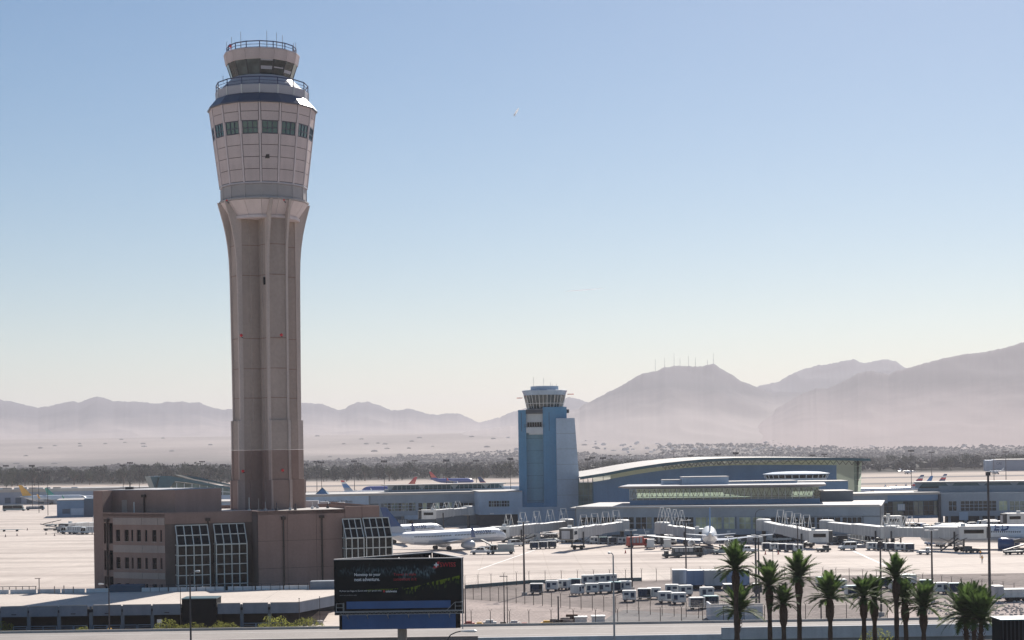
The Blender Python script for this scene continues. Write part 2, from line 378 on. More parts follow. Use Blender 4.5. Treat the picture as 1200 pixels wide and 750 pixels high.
def ridge(name, outline, Dist, depth, base_py, m, amp=1.0, seed=0.0, label=None):
    """a mountain range: crest follows outline at distance Dist, a long alluvial slope comes down towards us"""
    b = MB(); x0, x1 = outline[0][0], outline[-1][0]
    n = int((x1-x0)/1.8); rows = 44; cols = []
    for i in range(n+1):
        px = x0+(x1-x0)*i/n
        for k in range(len(outline)-1):
            if outline[k][0] <= px <= outline[k+1][0]:
                t = (px-outline[k][0])/max(1e-6, outline[k+1][0]-outline[k][0]); py = outline[k][1]*(1-t)+outline[k+1][1]*t; break
        cr = A(px, py, Dist); jag = (noise.noise(Vector((px*0.11, seed, 7)))*1.3+noise.noise(Vector((px*0.31, seed, 0)))*0.9+noise.noise(Vector((px*0.8, seed, 3)))*0.5)*amp*Dist/F*1.1
        cols.append((cr.x/Dist, cr.z+jag))
    tot = rows+8
    for r_ in range(tot):
        for i, (ux, zc) in enumerate(cols):
            if r_ < rows:
                f = r_/(rows-1.0)           # 0 foot, 1 crest
                yy = Dist-depth*(1-f)
                x = ux*Dist if False else ux*yy
                zb = terrain_z(0, yy)-12
                h = (zc-terrain_z(0, Dist))
                prof = 0.30*f+0.70*f**2.6
                def rg(sx, sy, o_): return 1-2.6*abs(noise.noise(Vector((x*sx+o_+seed, yy*sy, o_))))
                er = rg(.0016,.0007,0)*.42+rg(.0042,.0016,5)*.26+rg(.009,.007,9)*.06+noise.noise(Vector((x*.0008, yy*.0008, seed)))*.4
                z = zb+max(h,0)*prof*(.74+.26*f+er*0.85*min(1,1.2-f))+ (12 if f > 0.05 else 0)*f
                if r_ == rows-1: z = zc
                else: z = min(z, HC+(zc-HC)*yy/Dist*0.985)
            else:
                g = (r_-rows+1)/8.0; yy = Dist+g*1000; x = ux*yy
                z = terrain_z(0, yy)-20+(zc-terrain_z(0, Dist))*(1-g)**1.3
            b.v.append((x, yy, z))
    nc = len(cols)
    for j in range(tot-1):
        for i in range(nc-1):
            b.f.append((j*nc+i, j*nc+i+1, (j+1)*nc+i+1, (j+1)*nc+i)); b.m.append(0)
    o = b.build(name, m, smooth=True); tag(o, label, kind='structure'); return o
rk1 = rock_mat('rock_far', (0.025,0.028,0.045), (0.34,0.29,0.27), 150, 330)  # violet in these dark tones stands in for bluish ambient light
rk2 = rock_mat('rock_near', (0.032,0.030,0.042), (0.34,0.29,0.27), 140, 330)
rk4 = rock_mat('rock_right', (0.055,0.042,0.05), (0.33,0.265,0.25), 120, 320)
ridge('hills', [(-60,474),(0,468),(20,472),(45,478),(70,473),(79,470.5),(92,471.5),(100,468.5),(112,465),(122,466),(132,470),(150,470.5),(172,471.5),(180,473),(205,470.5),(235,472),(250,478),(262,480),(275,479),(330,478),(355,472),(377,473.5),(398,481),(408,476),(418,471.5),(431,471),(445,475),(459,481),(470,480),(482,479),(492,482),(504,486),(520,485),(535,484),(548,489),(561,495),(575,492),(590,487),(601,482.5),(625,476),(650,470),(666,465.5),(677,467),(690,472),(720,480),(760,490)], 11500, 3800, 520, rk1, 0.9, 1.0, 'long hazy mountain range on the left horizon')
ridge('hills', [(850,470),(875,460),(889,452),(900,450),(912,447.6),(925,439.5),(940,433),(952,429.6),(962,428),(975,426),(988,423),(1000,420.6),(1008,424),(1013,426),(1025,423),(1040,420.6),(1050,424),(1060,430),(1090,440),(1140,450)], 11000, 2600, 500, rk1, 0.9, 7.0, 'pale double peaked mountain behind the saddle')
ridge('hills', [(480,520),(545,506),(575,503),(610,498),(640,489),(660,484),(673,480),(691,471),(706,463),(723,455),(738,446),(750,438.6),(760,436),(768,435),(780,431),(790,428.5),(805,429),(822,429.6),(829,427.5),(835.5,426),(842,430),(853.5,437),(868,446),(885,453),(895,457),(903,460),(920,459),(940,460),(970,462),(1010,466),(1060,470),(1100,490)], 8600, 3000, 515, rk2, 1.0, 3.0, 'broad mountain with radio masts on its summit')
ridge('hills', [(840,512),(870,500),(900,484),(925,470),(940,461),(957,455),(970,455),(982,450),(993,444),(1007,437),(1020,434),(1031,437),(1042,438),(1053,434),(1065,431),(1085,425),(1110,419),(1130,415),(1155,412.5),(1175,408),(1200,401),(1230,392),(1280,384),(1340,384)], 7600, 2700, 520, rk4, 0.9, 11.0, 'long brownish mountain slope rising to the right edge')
for i, (px, top, bot) in enumerate([(768,421,435),(779,419,431.5),(790,414,428.5),(797,420,428.8),(807,417,429),(815,419,429.5),(829,421,427.5),(836,414,426)]):
    p = A(px, bot+1, 8590); q = A(px, top, 8590)
    b = MB(); b.bar(p, (p.x, p.y, q.z), 1.5, 4, .8)
    o = b.build('radio_mast', M['pole_metal'])
    tag(o, 'hair-thin radio mast on the broad summit, %s from the left' % ['first','second','third','fourth','fifth','sixth','seventh','eighth'][i], 'mast', 'radio masts on the mountain')

# ---------------------------------------------------------------- airfield sheets
def sheet(name, pts, z, m, label=None):
    b = MB(); b.poly([(p[0], p[1], z) for p in pts]); return tag(b.build(name, m), label, kind='structure')
def concrete_mat():
    m = bpy.data.materials.new('apron_concrete'); m.use_nodes = True; t = m.node_tree; N = t.nodes; L = t.links
    b = N['Principled BSDF']; b.inputs['Roughness'].default_value = 0.9; b.inputs['Specular IOR Level'].default_value = 0.2
    tc = N.new('ShaderNodeTexCoord')
    br = N.new('ShaderNodeTexBrick'); br.offset = 0; br.inputs['Scale'].default_value = 1; br.inputs['Brick Width'].default_value = 7.6; br.inputs['Row Height'].default_value = 7.6
    br.inputs['Mortar Size'].default_value = 0.09; br.inputs['Color1'].default_value = (1,1,1,1); br.inputs['Color2'].default_value = (0.93,0.93,0.93,1); br.inputs['Mortar'].default_value = (0.78,0.76,0.74,1)
    L.new(tc.outputs['Object'], br.inputs[0])
    mp = N.new('ShaderNodeMapping'); mp.inputs['Scale'].default_value = (0.012, 0.075, 1); mp.inputs['Rotation'].default_value = (0,0,0.06); L.new(tc.outputs['Object'], mp.inputs[0])
    n1 = N.new('ShaderNodeTexNoise'); n1.inputs['Scale'].default_value = 1; n1.inputs['Detail'].default_value = 6; n1.inputs['Distortion'].default_value = 0.6; L.new(mp.outputs[0], n1.inputs[0])
    n2 = N.new('ShaderNodeTexNoise'); n2.inputs['Scale'].default_value = 0.35; n2.inputs['Detail'].default_value = 5; L.new(tc.outputs['Object'], n2.inputs[0])
    r = N.new('ShaderNodeValToRGB'); r.color_ramp.elements[0].position = 0.34; r.color_ramp.elements[1].position = 0.56
    r.color_ramp.elements[0].color = (0.43,0.365,0.325,1); r.color_ramp.elements[1].color = (0.62,0.545,0.485,1); L.new(n1.outputs[0], r.inputs[0])
    m1 = N.new('ShaderNodeMixRGB'); m1.blend_type = 'MULTIPLY'; m1.inputs[0].default_value = 0.8; L.new(r.outputs[0], m1.inputs[1]); L.new(br.outputs[0], m1.inputs[2])
    mr = N.new('ShaderNodeMapRange'); mr.inputs[1].default_value = 0.3; mr.inputs[2].default_value = 0.7; mr.inputs[3].default_value = 0.9; mr.inputs[4].default_value = 1.06; L.new(n2.outputs[0], mr.inputs[0])
    vm = N.new('ShaderNodeVectorMath'); vm.operation = 'SCALE'; L.new(m1.outputs[0], vm.inputs[0]); L.new(mr.outputs[0], vm.inputs['Scale'])
    L.new(vm.outputs[0], b.inputs['Base Color']); return m
cm = concrete_mat()
D('asphalt_lot', (0.235,0.20,0.185), 0.95, spec=0.1, var=0.22, scale=0.06, fine=0.2)
D('dirt', (0.34,0.275,0.25), 0.95, var=0.2, scale=0.12, fine=0.25, bump=0.4)
D('patch', (0.16,0.15,0.15), 0.95, var=0.15, scale=0.1, fine=0.12)
D('runway', (0.20,0.185,0.18), 0.95, spec=0.1, var=0.08, scale=0.01)
D('tan_dirt', (0.47,0.395,0.34), 0.95, spec=0.1, var=0.12, scale=0.008)
sheet('apron', [(-700,258.5),(700,258.5),(900,1000),(-900,1000)], 0.03, cm, 'pale concrete aircraft apron')
sheet('airfield_dirt', [(-1500,1000),(1500,1000),(2200,1650),(-2200,1650)], 0.03, M['tan_dirt'], 'tan dirt between the runways')
for (y0, y1) in ((1040,1085),(1190,1245),(1420,1480)):
    sheet('runway', [(-1900,y0-60),(1900,y0+20),(1900,y1+20),(-1900,y1-60)], 0.10, M['runway'], None)
sheet('taxiway', [(-60,700),(900,716),(900,760),(-60,744)], 0.08, M['runway'], None)
# near lot behind the perimeter fence
g = lambda x, y, z=0: (G(x,y,z).x, G(x,y,z).y)
sheet('cart_lot', [g(543,690),g(620,684),g(748,681),g(900,676),g(1260,671),g(1260,731),g(543,735)], 0.05, M['asphalt_lot'], 'grey brown asphalt lot where the baggage carts stand')
sheet('dirt_verge', [g(530,702),g(600,706),g(700,714),g(730,722),g(705,735.5),g(530,737)], 0.07, M['dirt'], 'bare pinkish dirt between the fences')
sheet('dark_patch', [g(700,733),g(716,722),g(732,715),g(780,719),g(850,724),g(905,728),g(905,734),g(700,735.5)], 0.09, M['patch'], 'dark grey asphalt patch beside the lot')
sheet('dirt_verge', [g(1040,708),g(1090,703),g(1260,701),g(1260,727),g(1040,727)], 0.07, M['dirt'], 'rubbly dirt behind the big palm')
# lead-in lines and paint on the apron
b = MB()
for (x0,y0,x1,y1,wd) in ((1000,646,1040,664,0.3),(560,668,640,640,0.25),(1150,674.5,1178,674.2,0.5)):
    p, q = G(x0,y0), G(x1,y1); d = (q-p).normalized(); n_ = Vector((-d.y, d.x, 0))*wd
    b.quad((p-n_)+Vector((0,0,.05)), (q-n_)+Vector((0,0,.05)), (q+n_)+Vector((0,0,.05)), (p+n_)+Vector((0,0,.05)))
tag(b.build('apron_lines', M['paint_white']), 'faint white taxi lines painted on the apron', kind='structure')
# service road behind the garage and grass-free strip in front
sheet('strip', [(-120,226.3),(30,226.3),(30,258.4),(-120,258.4)], 0.03, M['dirt'], 'dirt strip in front of the parking deck')

# ================================================================ elevated connector road
r = tag(thing('elevated_road', 'elevated road with pale concrete parapet along the bottom edge', 'road', (0,218,0)), kind='structure')
del r['category']
xl, xr = -150, 150
xb = A(845,735,211).x; xm = A(560,735,211).x
b = MB(); b.box(xl, xr, 211.3, 226.2, 2.4, 3.0); b.build('road_deck', M['road'], r)
b = MB(); b.box(xl, xr, 214.9, 215.05, 3.004, 3.008); b.box(xl, xr, 222.4, 222.55, 3.004, 3.008); b.build('road_marking', M['paint_white'], r)
b = MB(); b.box(xl, xm, 210.9, 211.29, 0, 3.35); b.build('retaining_wall', M['wall_tan'], r)
b = MB(); b.box(xm, xb, 210.9, 211.29, 0, 3.15); b.build('retaining_wall', M['barrier'], r)
for (a_, c_) in ((xb, xb+21.6), (xb+21.63, xb+43.2), (xb+43.23, xr)):
    b = MB(); b.box(a_, c_, 210.7, 211.0, 2.5, 3.9); b.box(a_, c_, 210.62, 211.08, 3.9, 3.98); b.build('parapet', M['barrier'], r)
b = MB(); b.box(xb, xr, 211.35, 211.8, 1.9, 2.39); b.build('girder', M['conc_wall_dark'], r)
b = MB(); b.box(xb-1.2, xb, 210.8, 226, 0, 2.39); b.build('abutment', M['barrier'], r)
b = MB(); b.box(xl, xr, 226.2, 226.4, 2.4, 3.3); b.build('kerb', M['kerb'], r)
sheet('lower_road', [(-150,150),(150,150),(150,210.6),(-150,210.6)], 0.03, M['road_dark'], 'dark road surface below the elevated road')
# ================================================================ main control tower
TY = 332.0
tb = A(314.5, 592, TY); TX = tb.x
K = TY/F                                   # metres per photo pixel at the tower
def tz(py): return HC+(534.2-py)*K
tower = thing('control_tower', 'tall tan concrete airport control tower with flared round head and dark glass cab', 'control tower', (TX, TY, 0))
RA = radians(30)
def rp(x, y, a=RA):                         # local -> rotated about the tower axis; local -y faces the camera before rotation
    return (TX+x*cos(a)-y*sin(a), TY+x*sin(a)+y*cos(a))
def plus(L, w, k):                          # plus-shaped shaft plan with chamfered re-entrant corners
    c = [(w, L), (w, L-k), (w+0.30, L-k-0.12), ((L+w)*0.25, (L+w)*0.25), (L-k-0.12, w+0.30), (L-k, w), (L, w)]
    pts = []
    for q in range(4):
        a = -pi/2*q
        pts += [(x*cos(a)-y*sin(a), x*sin(a)+y*cos(a)) for x, y in c]
    return pts[::-1]
def pring(L, w, k, z): return [(*rp(x, y), z) for x, y in plus(L, w, k)]
prof = [(tz(493), 6.25), (tz(430), 6.30), (tz(350), 6.42), (tz(300), 6.55), (tz(255), 6.7)]
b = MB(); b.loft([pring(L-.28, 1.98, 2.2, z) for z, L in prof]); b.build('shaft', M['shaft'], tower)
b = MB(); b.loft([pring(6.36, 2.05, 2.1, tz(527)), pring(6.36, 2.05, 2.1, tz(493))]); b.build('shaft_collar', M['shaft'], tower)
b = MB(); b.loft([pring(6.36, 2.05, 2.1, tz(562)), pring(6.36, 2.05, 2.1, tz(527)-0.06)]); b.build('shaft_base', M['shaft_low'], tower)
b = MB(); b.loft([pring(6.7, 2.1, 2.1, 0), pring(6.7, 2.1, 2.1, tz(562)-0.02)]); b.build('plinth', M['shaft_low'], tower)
# construction joints between the lifts: thin recess lines proud rings
for py in (467, 433, 398, 325, 290):
    t_ = (tz(py)-prof[0][0])/(prof[-1][0]-prof[0][0]); L = 6.25+0.42*t_
    b = MB(); b.loft([pring(L-.255, 2.0, 2.2, tz(py)-0.07), pring(L-.255, 2.0, 2.2, tz(py)+0.07)]); b.build('lift_joint', M['joint'] if False else M['shaft_low'], tower)
# eight flaring fins at the arm edges
def fin(arm, side):
    b = MB(); a = RA+arm*pi/2; w0, w1 = (1.68, 2.1) if side > 0 else (-2.1, -1.68)
    outer = [(tz(493), 6.28), (tz(430), 6.33), (tz(350), 6.45), (tz(325), 6.5), (tz(305), 6.62), (tz(290), 6.85), (tz(275), 7.25), (tz(262), 7.75), (tz(250), 8.3), (tz(243), 8.65), (tz(239.5), 8.8)]
    inner = 5.5; ring0 = []; ring1 = []
    for z, r_ in outer: ring0.append((w0, -r_, z)); ring1.append((w1, -r_, z))
    ring0 += [(w0, -inner, outer[-1][0]), (w0, -inner, outer[0][0])]; ring1 += [(w1, -inner, outer[-1][0]), (w1, -inner, outer[0][0])]
    P = [[(TX+x*cos(a)-y*sin(a), TY+x*sin(a)+y*cos(a), z) for x, y, z in R] for R in (ring0, ring1)]
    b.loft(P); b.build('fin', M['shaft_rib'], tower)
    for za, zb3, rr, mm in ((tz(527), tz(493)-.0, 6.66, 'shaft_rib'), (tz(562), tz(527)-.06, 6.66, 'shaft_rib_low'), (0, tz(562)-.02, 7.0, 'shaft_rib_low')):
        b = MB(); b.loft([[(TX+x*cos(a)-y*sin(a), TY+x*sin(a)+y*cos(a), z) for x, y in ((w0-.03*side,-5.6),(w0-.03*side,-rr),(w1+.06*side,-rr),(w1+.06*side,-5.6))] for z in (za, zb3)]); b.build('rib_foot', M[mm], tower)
for arm in range(4):
    for s_ in (-1, 1): fin(arm, s_)
N16 = 16; PH = radians(5)
def dirv(k): a = 2*pi*k/N16+PH; return Vector((sin(a), -cos(a), 0))
def ringp(r_, z, k, inset=0.0, frac=0.0):
    """point on the 16-gon between vertex k and k+1 (frac)"""
    p = dirv(k)*r_*(1-frac)+dirv(k+1)*r_*frac; return Vector((TX+p.x, TY+p.y, z))
def seg_panel(name, m, r0, z0, r1, z1, f0=0.0, f1=1.0, th=0.12, share=True, ks=range(N16), label=None):
    """one panel mesh shared by rotation over the 16 facets"""
    b = MB()
    def P(r_, z, f, t=0): p = dirv(0)*(r_-t)*(1-f)+dirv(1)*(r_-t)*f; return (p.x, p.y, z)
    vs = [P(r0,z0,f0), P(r0,z0,f1), P(r1,z1,f1), P(r1,z1,f0), P(r0,z0,f0,th), P(r0,z0,f1,th), P(r1,z1,f1,th), P(r1,z1,f0,th)]
    b.add(vs, [(0,1,2,3),(7,6,5,4),(0,4,5,1),(1,5,6,2),(2,6,7,3),(3,7,4,0)])
    me = b.mesh(name, m); out = []
    for k in ks: out.append(link(name, me, tower, (0,0,0), (0,0,2*pi*k/N16)))
    return out
# soffit under the head
seg_panel('soffit_panel', M['head_rib'], 6.6, tz(257), 8.55, tz(240.5), 0.01, 0.99)
b = MB(); b.lathe([(6.9, tz(260)), (6.9, tz(257)), (6.3, tz(256.5))], 16, (TX,TY), a0=-pi/2+PH); b.build('soffit_ledge', M['head_rib'], tower)
b = MB(); b.lathe([(8.5, tz(240.2)), (8.75, tz(239.6)), (8.75, tz(238)), (8.1, tz(237.5))], 16, (TX,TY), a0=-pi/2+PH); b.build('ledge_ring', M['band'], tower)
seg_panel('band_panel', M['band'], 8.25, tz(236), 8.25, tz(223), 0.02, 0.98)
b = MB(); b.lathe([(8.12, tz(237.5)), (8.12, tz(222.5)), (8.55, tz(222)), (8.55, tz(220.5)), (8.3, tz(220)), (8.3,tz(219.4))], 16, (TX,TY), a0=-pi/2+PH); b.build('band_core', M['parapet'], tower)
# cone of the head: horizontal courses of panels, window row, ribs on every edge
def rc(py): t = (222-py)/(222-131.0); return 8.45+(10.28-8.45)*t
rows = [(220,206),(206,192.5),(192.5,179),(179,166.5)]
for a_, c_ in rows: seg_panel('wall_panel', M['head_panel'], rc(a_), tz(a_-0.35), rc(c_), tz(c_+0.35), 0.075, 0.925)
for a_, c_ in ((152,141.5),(141.5,131)): seg_panel('wall_panel', M['head_panel'], rc(a_), tz(a_-0.35), rc(c_), tz(c_+0.35), 0.075, 0.925)
b = MB(); b.lathe([(rc(219)-0.16, tz(220)), (rc(167)-0.16, tz(167))], 16, (TX,TY), a0=-pi/2+PH); b.build('head_core', M['joint'], tower)
b = MB(); b.lathe([(rc(152)-0.16, tz(151.8)), (rc(131)-0.16, tz(131))], 16, (TX,TY), a0=-pi/2+PH); b.build('head_core', M['joint'], tower)
b = MB(); b.lathe([(rc(167)-0.5, tz(167)), (rc(152)-0.5, tz(151.9))], 16, (TX,TY), a0=-pi/2+PH); b.build('room_wall', M['dark_metal'], tower)
def rib(name, m, r0, z0, r1, z1, w_, out, ks):
    b = MB(); d = dirv(0); t = Vector((-d.y, d.x, 0)); P = []
    for r_, z in ((r0,z0),(r1,z1)):
        P.append([tuple(d*(r_+o)+t*s_*w_+Vector((0,0,z))) for s_, o in ((-1,-0.35),(-1,out),(1,out),(1,-0.35))])
    b.loft(P); me = b.mesh(name, m)
    for k in ks: link(name, me, tower, (0,0,0), (0,0,2*pi*k/N16))
rib('rib', M['head_rib'], rc(222), tz(222), rc(131), tz(131), 0.16, 0.06, range(N16))
rib('rib', M['band'], 8.25, tz(238), 8.25, tz(222), 0.13, 0.08, range(N16))
# windows: frame + six panes each, shared mesh
def head_window(k):
    w_ = link('window', WF, tower, (0,0,0), (0,0,2*pi*k/N16)); KIDS
    for me in WP: link('pane', me, w_)
def facet_pt(f, py, off): 
    p = dirv(0)*(rc(py)+off)*(1-f)+dirv(1)*(rc(py)+off)*f; return Vector((p.x, p.y, tz(py)))
b = MB()
def fbar(f0, f1, p0, p1, off0=-0.22, off1=0.03):
    vs = [facet_pt(f0,p0,off1), facet_pt(f1,p0,off1), facet_pt(f1,p1,off1), facet_pt(f0,p1,off1), facet_pt(f0,p0,off0), facet_pt(f1,p0,off0), facet_pt(f1,p1,off0), facet_pt(f0,p1,off0)]
    b.add(vs, [(0,1,2,3),(7,6,5,4),(0,4,5,1),(1,5,6,2),(2,6,7,3),(3,7,4,0)])
fbar(0.10,0.90,166.4,165.6); fbar(0.10,0.90,152.9,152.1); fbar(0.10,0.13,165.6,152.9); fbar(0.87,0.90,165.6,152.9)
fbar(0.355,0.395,165.6,152.9); fbar(0.605,0.645,165.6,152.9); fbar(0.13,0.87,160.8,159.9)
WF = b.mesh('window', M['eave']); WP = []
for c0, c1 in ((0.13,0.355),(0.395,0.605),(0.645,0.87)):
    for p0, p1 in ((165.6,160.6),(160.1,152.9)):
        b = MB(); b.quad(facet_pt(c0,p0,-0.1), facet_pt(c1,p0,-0.1), facet_pt(c1,p1,-0.1), facet_pt(c0,p1,-0.1)); WP.append(b.mesh('pane', M['glass_teal']))
for k in range(N16): head_window(k)
seg_panel('window_jamb', M['head_panel'], rc(166.5), tz(166.3), rc(152), tz(152.2), 0.03, 0.10)
seg_panel('window_jamb', M['head_panel'], rc(166.5), tz(166.3), rc(152), tz(152.2), 0.90, 0.97)
# dark vent in the head and slit in the shaft
p = ringp(rc(192)+0.05, tz(192), 0, frac=0.35); b = MB(); b.box(p.x-0.42, p.x+0.42, p.y-0.03, p.y+0.5, tz(194.5), tz(190)); b.build('vent', M['pipe'], tower)
q = A(311, 332, TY-4.9); b = MB(); b.box(q.x-0.33, q.x+0.33, q.y-0.6, q.y+0.4, tz(336.5), tz(328)); b.build('slit_window', M['sign_black'], tower)
# eave roof, parapet, cab
b = MB(); b.lathe([(9.6, tz(131.6)), (10.62, tz(131.8)), (10.66, tz(130.6)), (9.15, tz(119.8)), (8.6, tz(119.6))], 16, (TX,TY), a0=-pi/2+PH); b.build('eave_roof', M['eave'], tower)
seg_panel('parapet_panel', M['parapet'], 8.85, tz(119), 8.95, tz(109.6), 0.015, 0.985)
b = MB(); b.lathe([(8.72, tz(119.6)), (8.78, tz(109.8))], 16, (TX,TY), a0=-pi/2+PH); b.build('parapet_core', M['joint'], tower)
rib('parapet_post', M['white_metal'], 8.9, tz(119.5), 8.98, tz(109.2), 0.09, 0.07, range(N16))
def railing(r_, pz, top_py, bot_py, m, name='railing', n=N16):
    b = MB(); h0, h1 = tz(bot_py), tz(top_py)
    P = [dirv(k)*r_ for k in range(n)]
    for k in range(n):
        p, q = P[k], P[(k+1) % n]
        b.bar((TX+p.x,TY+p.y,h0), (TX+p.x,TY+p.y,h1+0.05), 0.10, 5)
        for fz, rr in ((1.0,0.11),(0.55,0.05),(0.15,0.05)):
            z = h0+(h1-h0)*fz; b.bar((TX+p.x,TY+p.y,z), (TX+q.x,TY+q.y,z), rr, 5)
    b.build(name, m, tower)
railing(8.85, 0, 101.0, 109.5, M['rail_blue'])
b = MB(); b.lathe([(8.7, tz(112)), (7.6, tz(104)), (6.4, tz(97)), (5.95, tz(94.3)), (5.6, tz(94.2))], 16, (TX,TY), a0=-pi/2+PH); b.build('cab_skirt', M['parapet'], tower)
# cab panes, each its own part
rcab0, rcab1 = 5.9, 6.85
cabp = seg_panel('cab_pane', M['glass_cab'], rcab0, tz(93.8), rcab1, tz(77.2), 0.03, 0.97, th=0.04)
for k_ in (14, 15):  # two panes lightened to imitate pale reflections
    cabp[k_].material_slots[0].link = 'OBJECT'; cabp[k_].material_slots[0].material = M['glass_pale_reflection']
for k_, (f0, f1, c0, c1) in ((0,(.06,.94,.30,.52)),(1,(.08,.92,.42,.50)),(2,(.05,.95,.2,.4)),(0,(.06,.94,.86,.98))):
    b = MB(); P = lambda f, t: (lambda p: Vector((TX+p.x, TY+p.y, tz(93.8)*(1-t)+tz(77.2)*t)))((dirv(k_)*(1-f)+dirv(k_+1)*f)*(rcab0+(rcab1-rcab0)*t+.015))
    b.quad(P(f0,c0), P(f1,c0), P(f1,c1), P(f0,c1)); b.build('reflection_band', M['parapet'], tower)  # pale bands laid over the glass as painted reflections
rib('cab_mullion', M['dark_metal'], rcab0, tz(94.2), rcab1, tz(77), 0.07, 0.05, range(N16))
b = MB(); b.lathe([(5.3, tz(94)), (5.9, tz(78))], 16, (TX,TY), a0=-pi/2+PH); b.build('cab_core', M['dark_metal'], tower)
# fascia and roof over the cab
seg_panel('fascia_panel', M['head_panel'], 7.0, tz(77.5), 7.35, tz(66.5), 0.012, 0.988)
b = MB(); b.lathe([(6.3, tz(77.8)), (6.95, tz(77.8)), (7.2, tz(66.3)), (7.35, tz(66.2)), (7.35, tz(65.4)), (0.5, tz(65.2))], 16, (TX,TY), a0=-pi/2+PH); b.build('cab_roof', M['head_rib'], tower)
railing(6.65, 0, 57.2, 65.2, M['rail_blue'])
b = MB(); b.lathe([(2.2, tz(65.2)), (2.2, tz(61)), (0.3, tz(60.8))], 12, (TX,TY)); b.build('roof_hatch', M['grey_metal'], tower)
for i, (px, top, dy) in enumerate([(266,49,0),(275,48,-1.5),(287.5,45,-4),(318,45,-4.5),(328.5,46,-3),(334.5,48,-2),(343.5,49.5,1),(346.5,50.5,2),(300,53,3),(284,55,3),(326,54,4)]):
    q = A(px, 60, TY); x = q.x; rr = 6.3; dx = x-TX; yy = TY-(sqrt(max(0.1, rr*rr-dx*dx)) if dy <= 0 else -sqrt(max(0.1, rr*rr-dx*dx))*0.6)
    b = MB(); b.bar((x, yy, tz(64.8)), (x, yy, tz(56)), 0.09, 5); b.bar((x, yy, tz(56)), (x, yy, tz(top)), 0.055, 4)
    b.build('antenna', M['galv'], tower)
q = A(270, 57, TY-3); b = MB(); b.lathe([(0.1,tz(59)),(0.32,tz(58.5)),(0.36,tz(57)),(0.2,tz(55.6)),(0.05,tz(55.3))], 10, (q.x, q.y)); b.bar((q.x,q.y,tz(64.5)),(q.x,q.y,tz(58.8)),0.06,5); b.build('beacon_lamp', M['red_lamp'], tower)
q = A(261.5, 100, TY-5.5); b = MB(); b.bar((q.x,q.y,tz(103)),(q.x,q.y,tz(95.5)),0.06,5); b.build('antenna', M['galv'], tower)
for (px, py, yo) in ((283,393,-6.1),(330,392.5,-5.8),(285,552,-6.4),(331.5,551,-6.2),(266,235,-8),(333,234.5,-8.3)):
    q = A(px, py, TY+yo); small = py < 300
    # seat the lamp on the surface: bracket runs back into the tower
    s_ = 0.16 if small else 0.30
    b = MB(); b.lathe([(0.05,-s_),(s_,-s_*0.5),(s_,s_*0.4),(0.05,s_)], 8); b.v = [(x+q.x, y+q.y-0.3, z+q.z) for x, y, z in b.v]
    o = b.build('obstruction_lamp', M['red_lamp'], tower); b = MB(); b.box(q.x-0.06, q.x+0.06, q.y-0.3, q.y+2.2, q.z-s_-0.08, q.z-s_+0.04); b.build('bracket', M['dark_metal'], o)

# ================================================================ base building
BB = thing('base_building', 'brown concrete office block at the foot of the control tower, with sloped glass bays', 'building', (-50, 305, 0))
ZR = 16.37
def xy(px, d, py=640): p = A(px, py, d); return Vector((p.x, p.y))
E1 = Vector((cos(radians(21)), sin(radians(21)))); N1 = Vector((E1.y, -E1.x))
E2 = Vector((cos(radians(28)), -sin(radians(28))))
def hit(px, py, p, e):
    f = Frame(p, (p[0]+e.x, p[1]+e.y)); return f.uz(px, py)[0]
pB = xy(193.5, 297)
uL = hit(121, 640, pB, E2); pA = pB+E2*uL
pLL = pA-Vector((1.75, -0.4)); 
uR = hit(302.5, 640, pB+N1*5, E1)
p3a = pB+N1*5+E1*uR; p3b0 = pB+E1*uR
u3 = hit(404.5, 620, p3a, E1); p3c = p3a+E1*u3
u4 = hit(444.5, 600, p3a, E1); p3d = p3a+E1*u4
back = 34
foot = [pLL, pA, pB, p3b0, p3a, p3c, p3d, p3d+Vector((-N1.x,-N1.y))*back, pLL+Vector((0, back))]
inner = [Vector(p) for p in foot]
def inset_poly(poly, d):
    out = []; n = len(poly)
    for i in range(n):
        a, b_, c = poly[i-1], poly[i], poly[(i+1) % n]
        e1 = (b_-a).normalized(); e2 = (c-b_).normalized(); n1 = Vector((-e1.y, e1.x)); n2 = Vector((-e2.y, e2.x))
        m_ = (n1+n2); k = d/max(0.3, m_.dot(n1)); out.append(b_+m_*k)
    return out
core = inset_poly(foot, 0.45)
b = MB(); b.prism([tuple(p) for p in core], 0, ZR-0.7); b.build('core', M['brown_shade'], BB)
b = MB(); b.poly([(p.x, p.y, ZR-0.65) for p in core]); b.build('roof', M['roof_white'], BB)
# wall skins
F2 = Frame(pA, pB); F1 = Frame(pB, p3b0); Fs = Frame(p3b0, p3a); F3 = Frame(p3a, p3c); F4 = Frame(p3c, p3d); F0 = Frame(pLL, pA)
def hole(fr, x0, x1, y0, y1, zs=None):
    u0, z1 = fr.uz(x0, y0); u1, _ = fr.uz(x1, (y0+y1)/2); _, z0 = fr.uz((x0+x1)/2, y1)
    return (u0, u1, z0, z1)
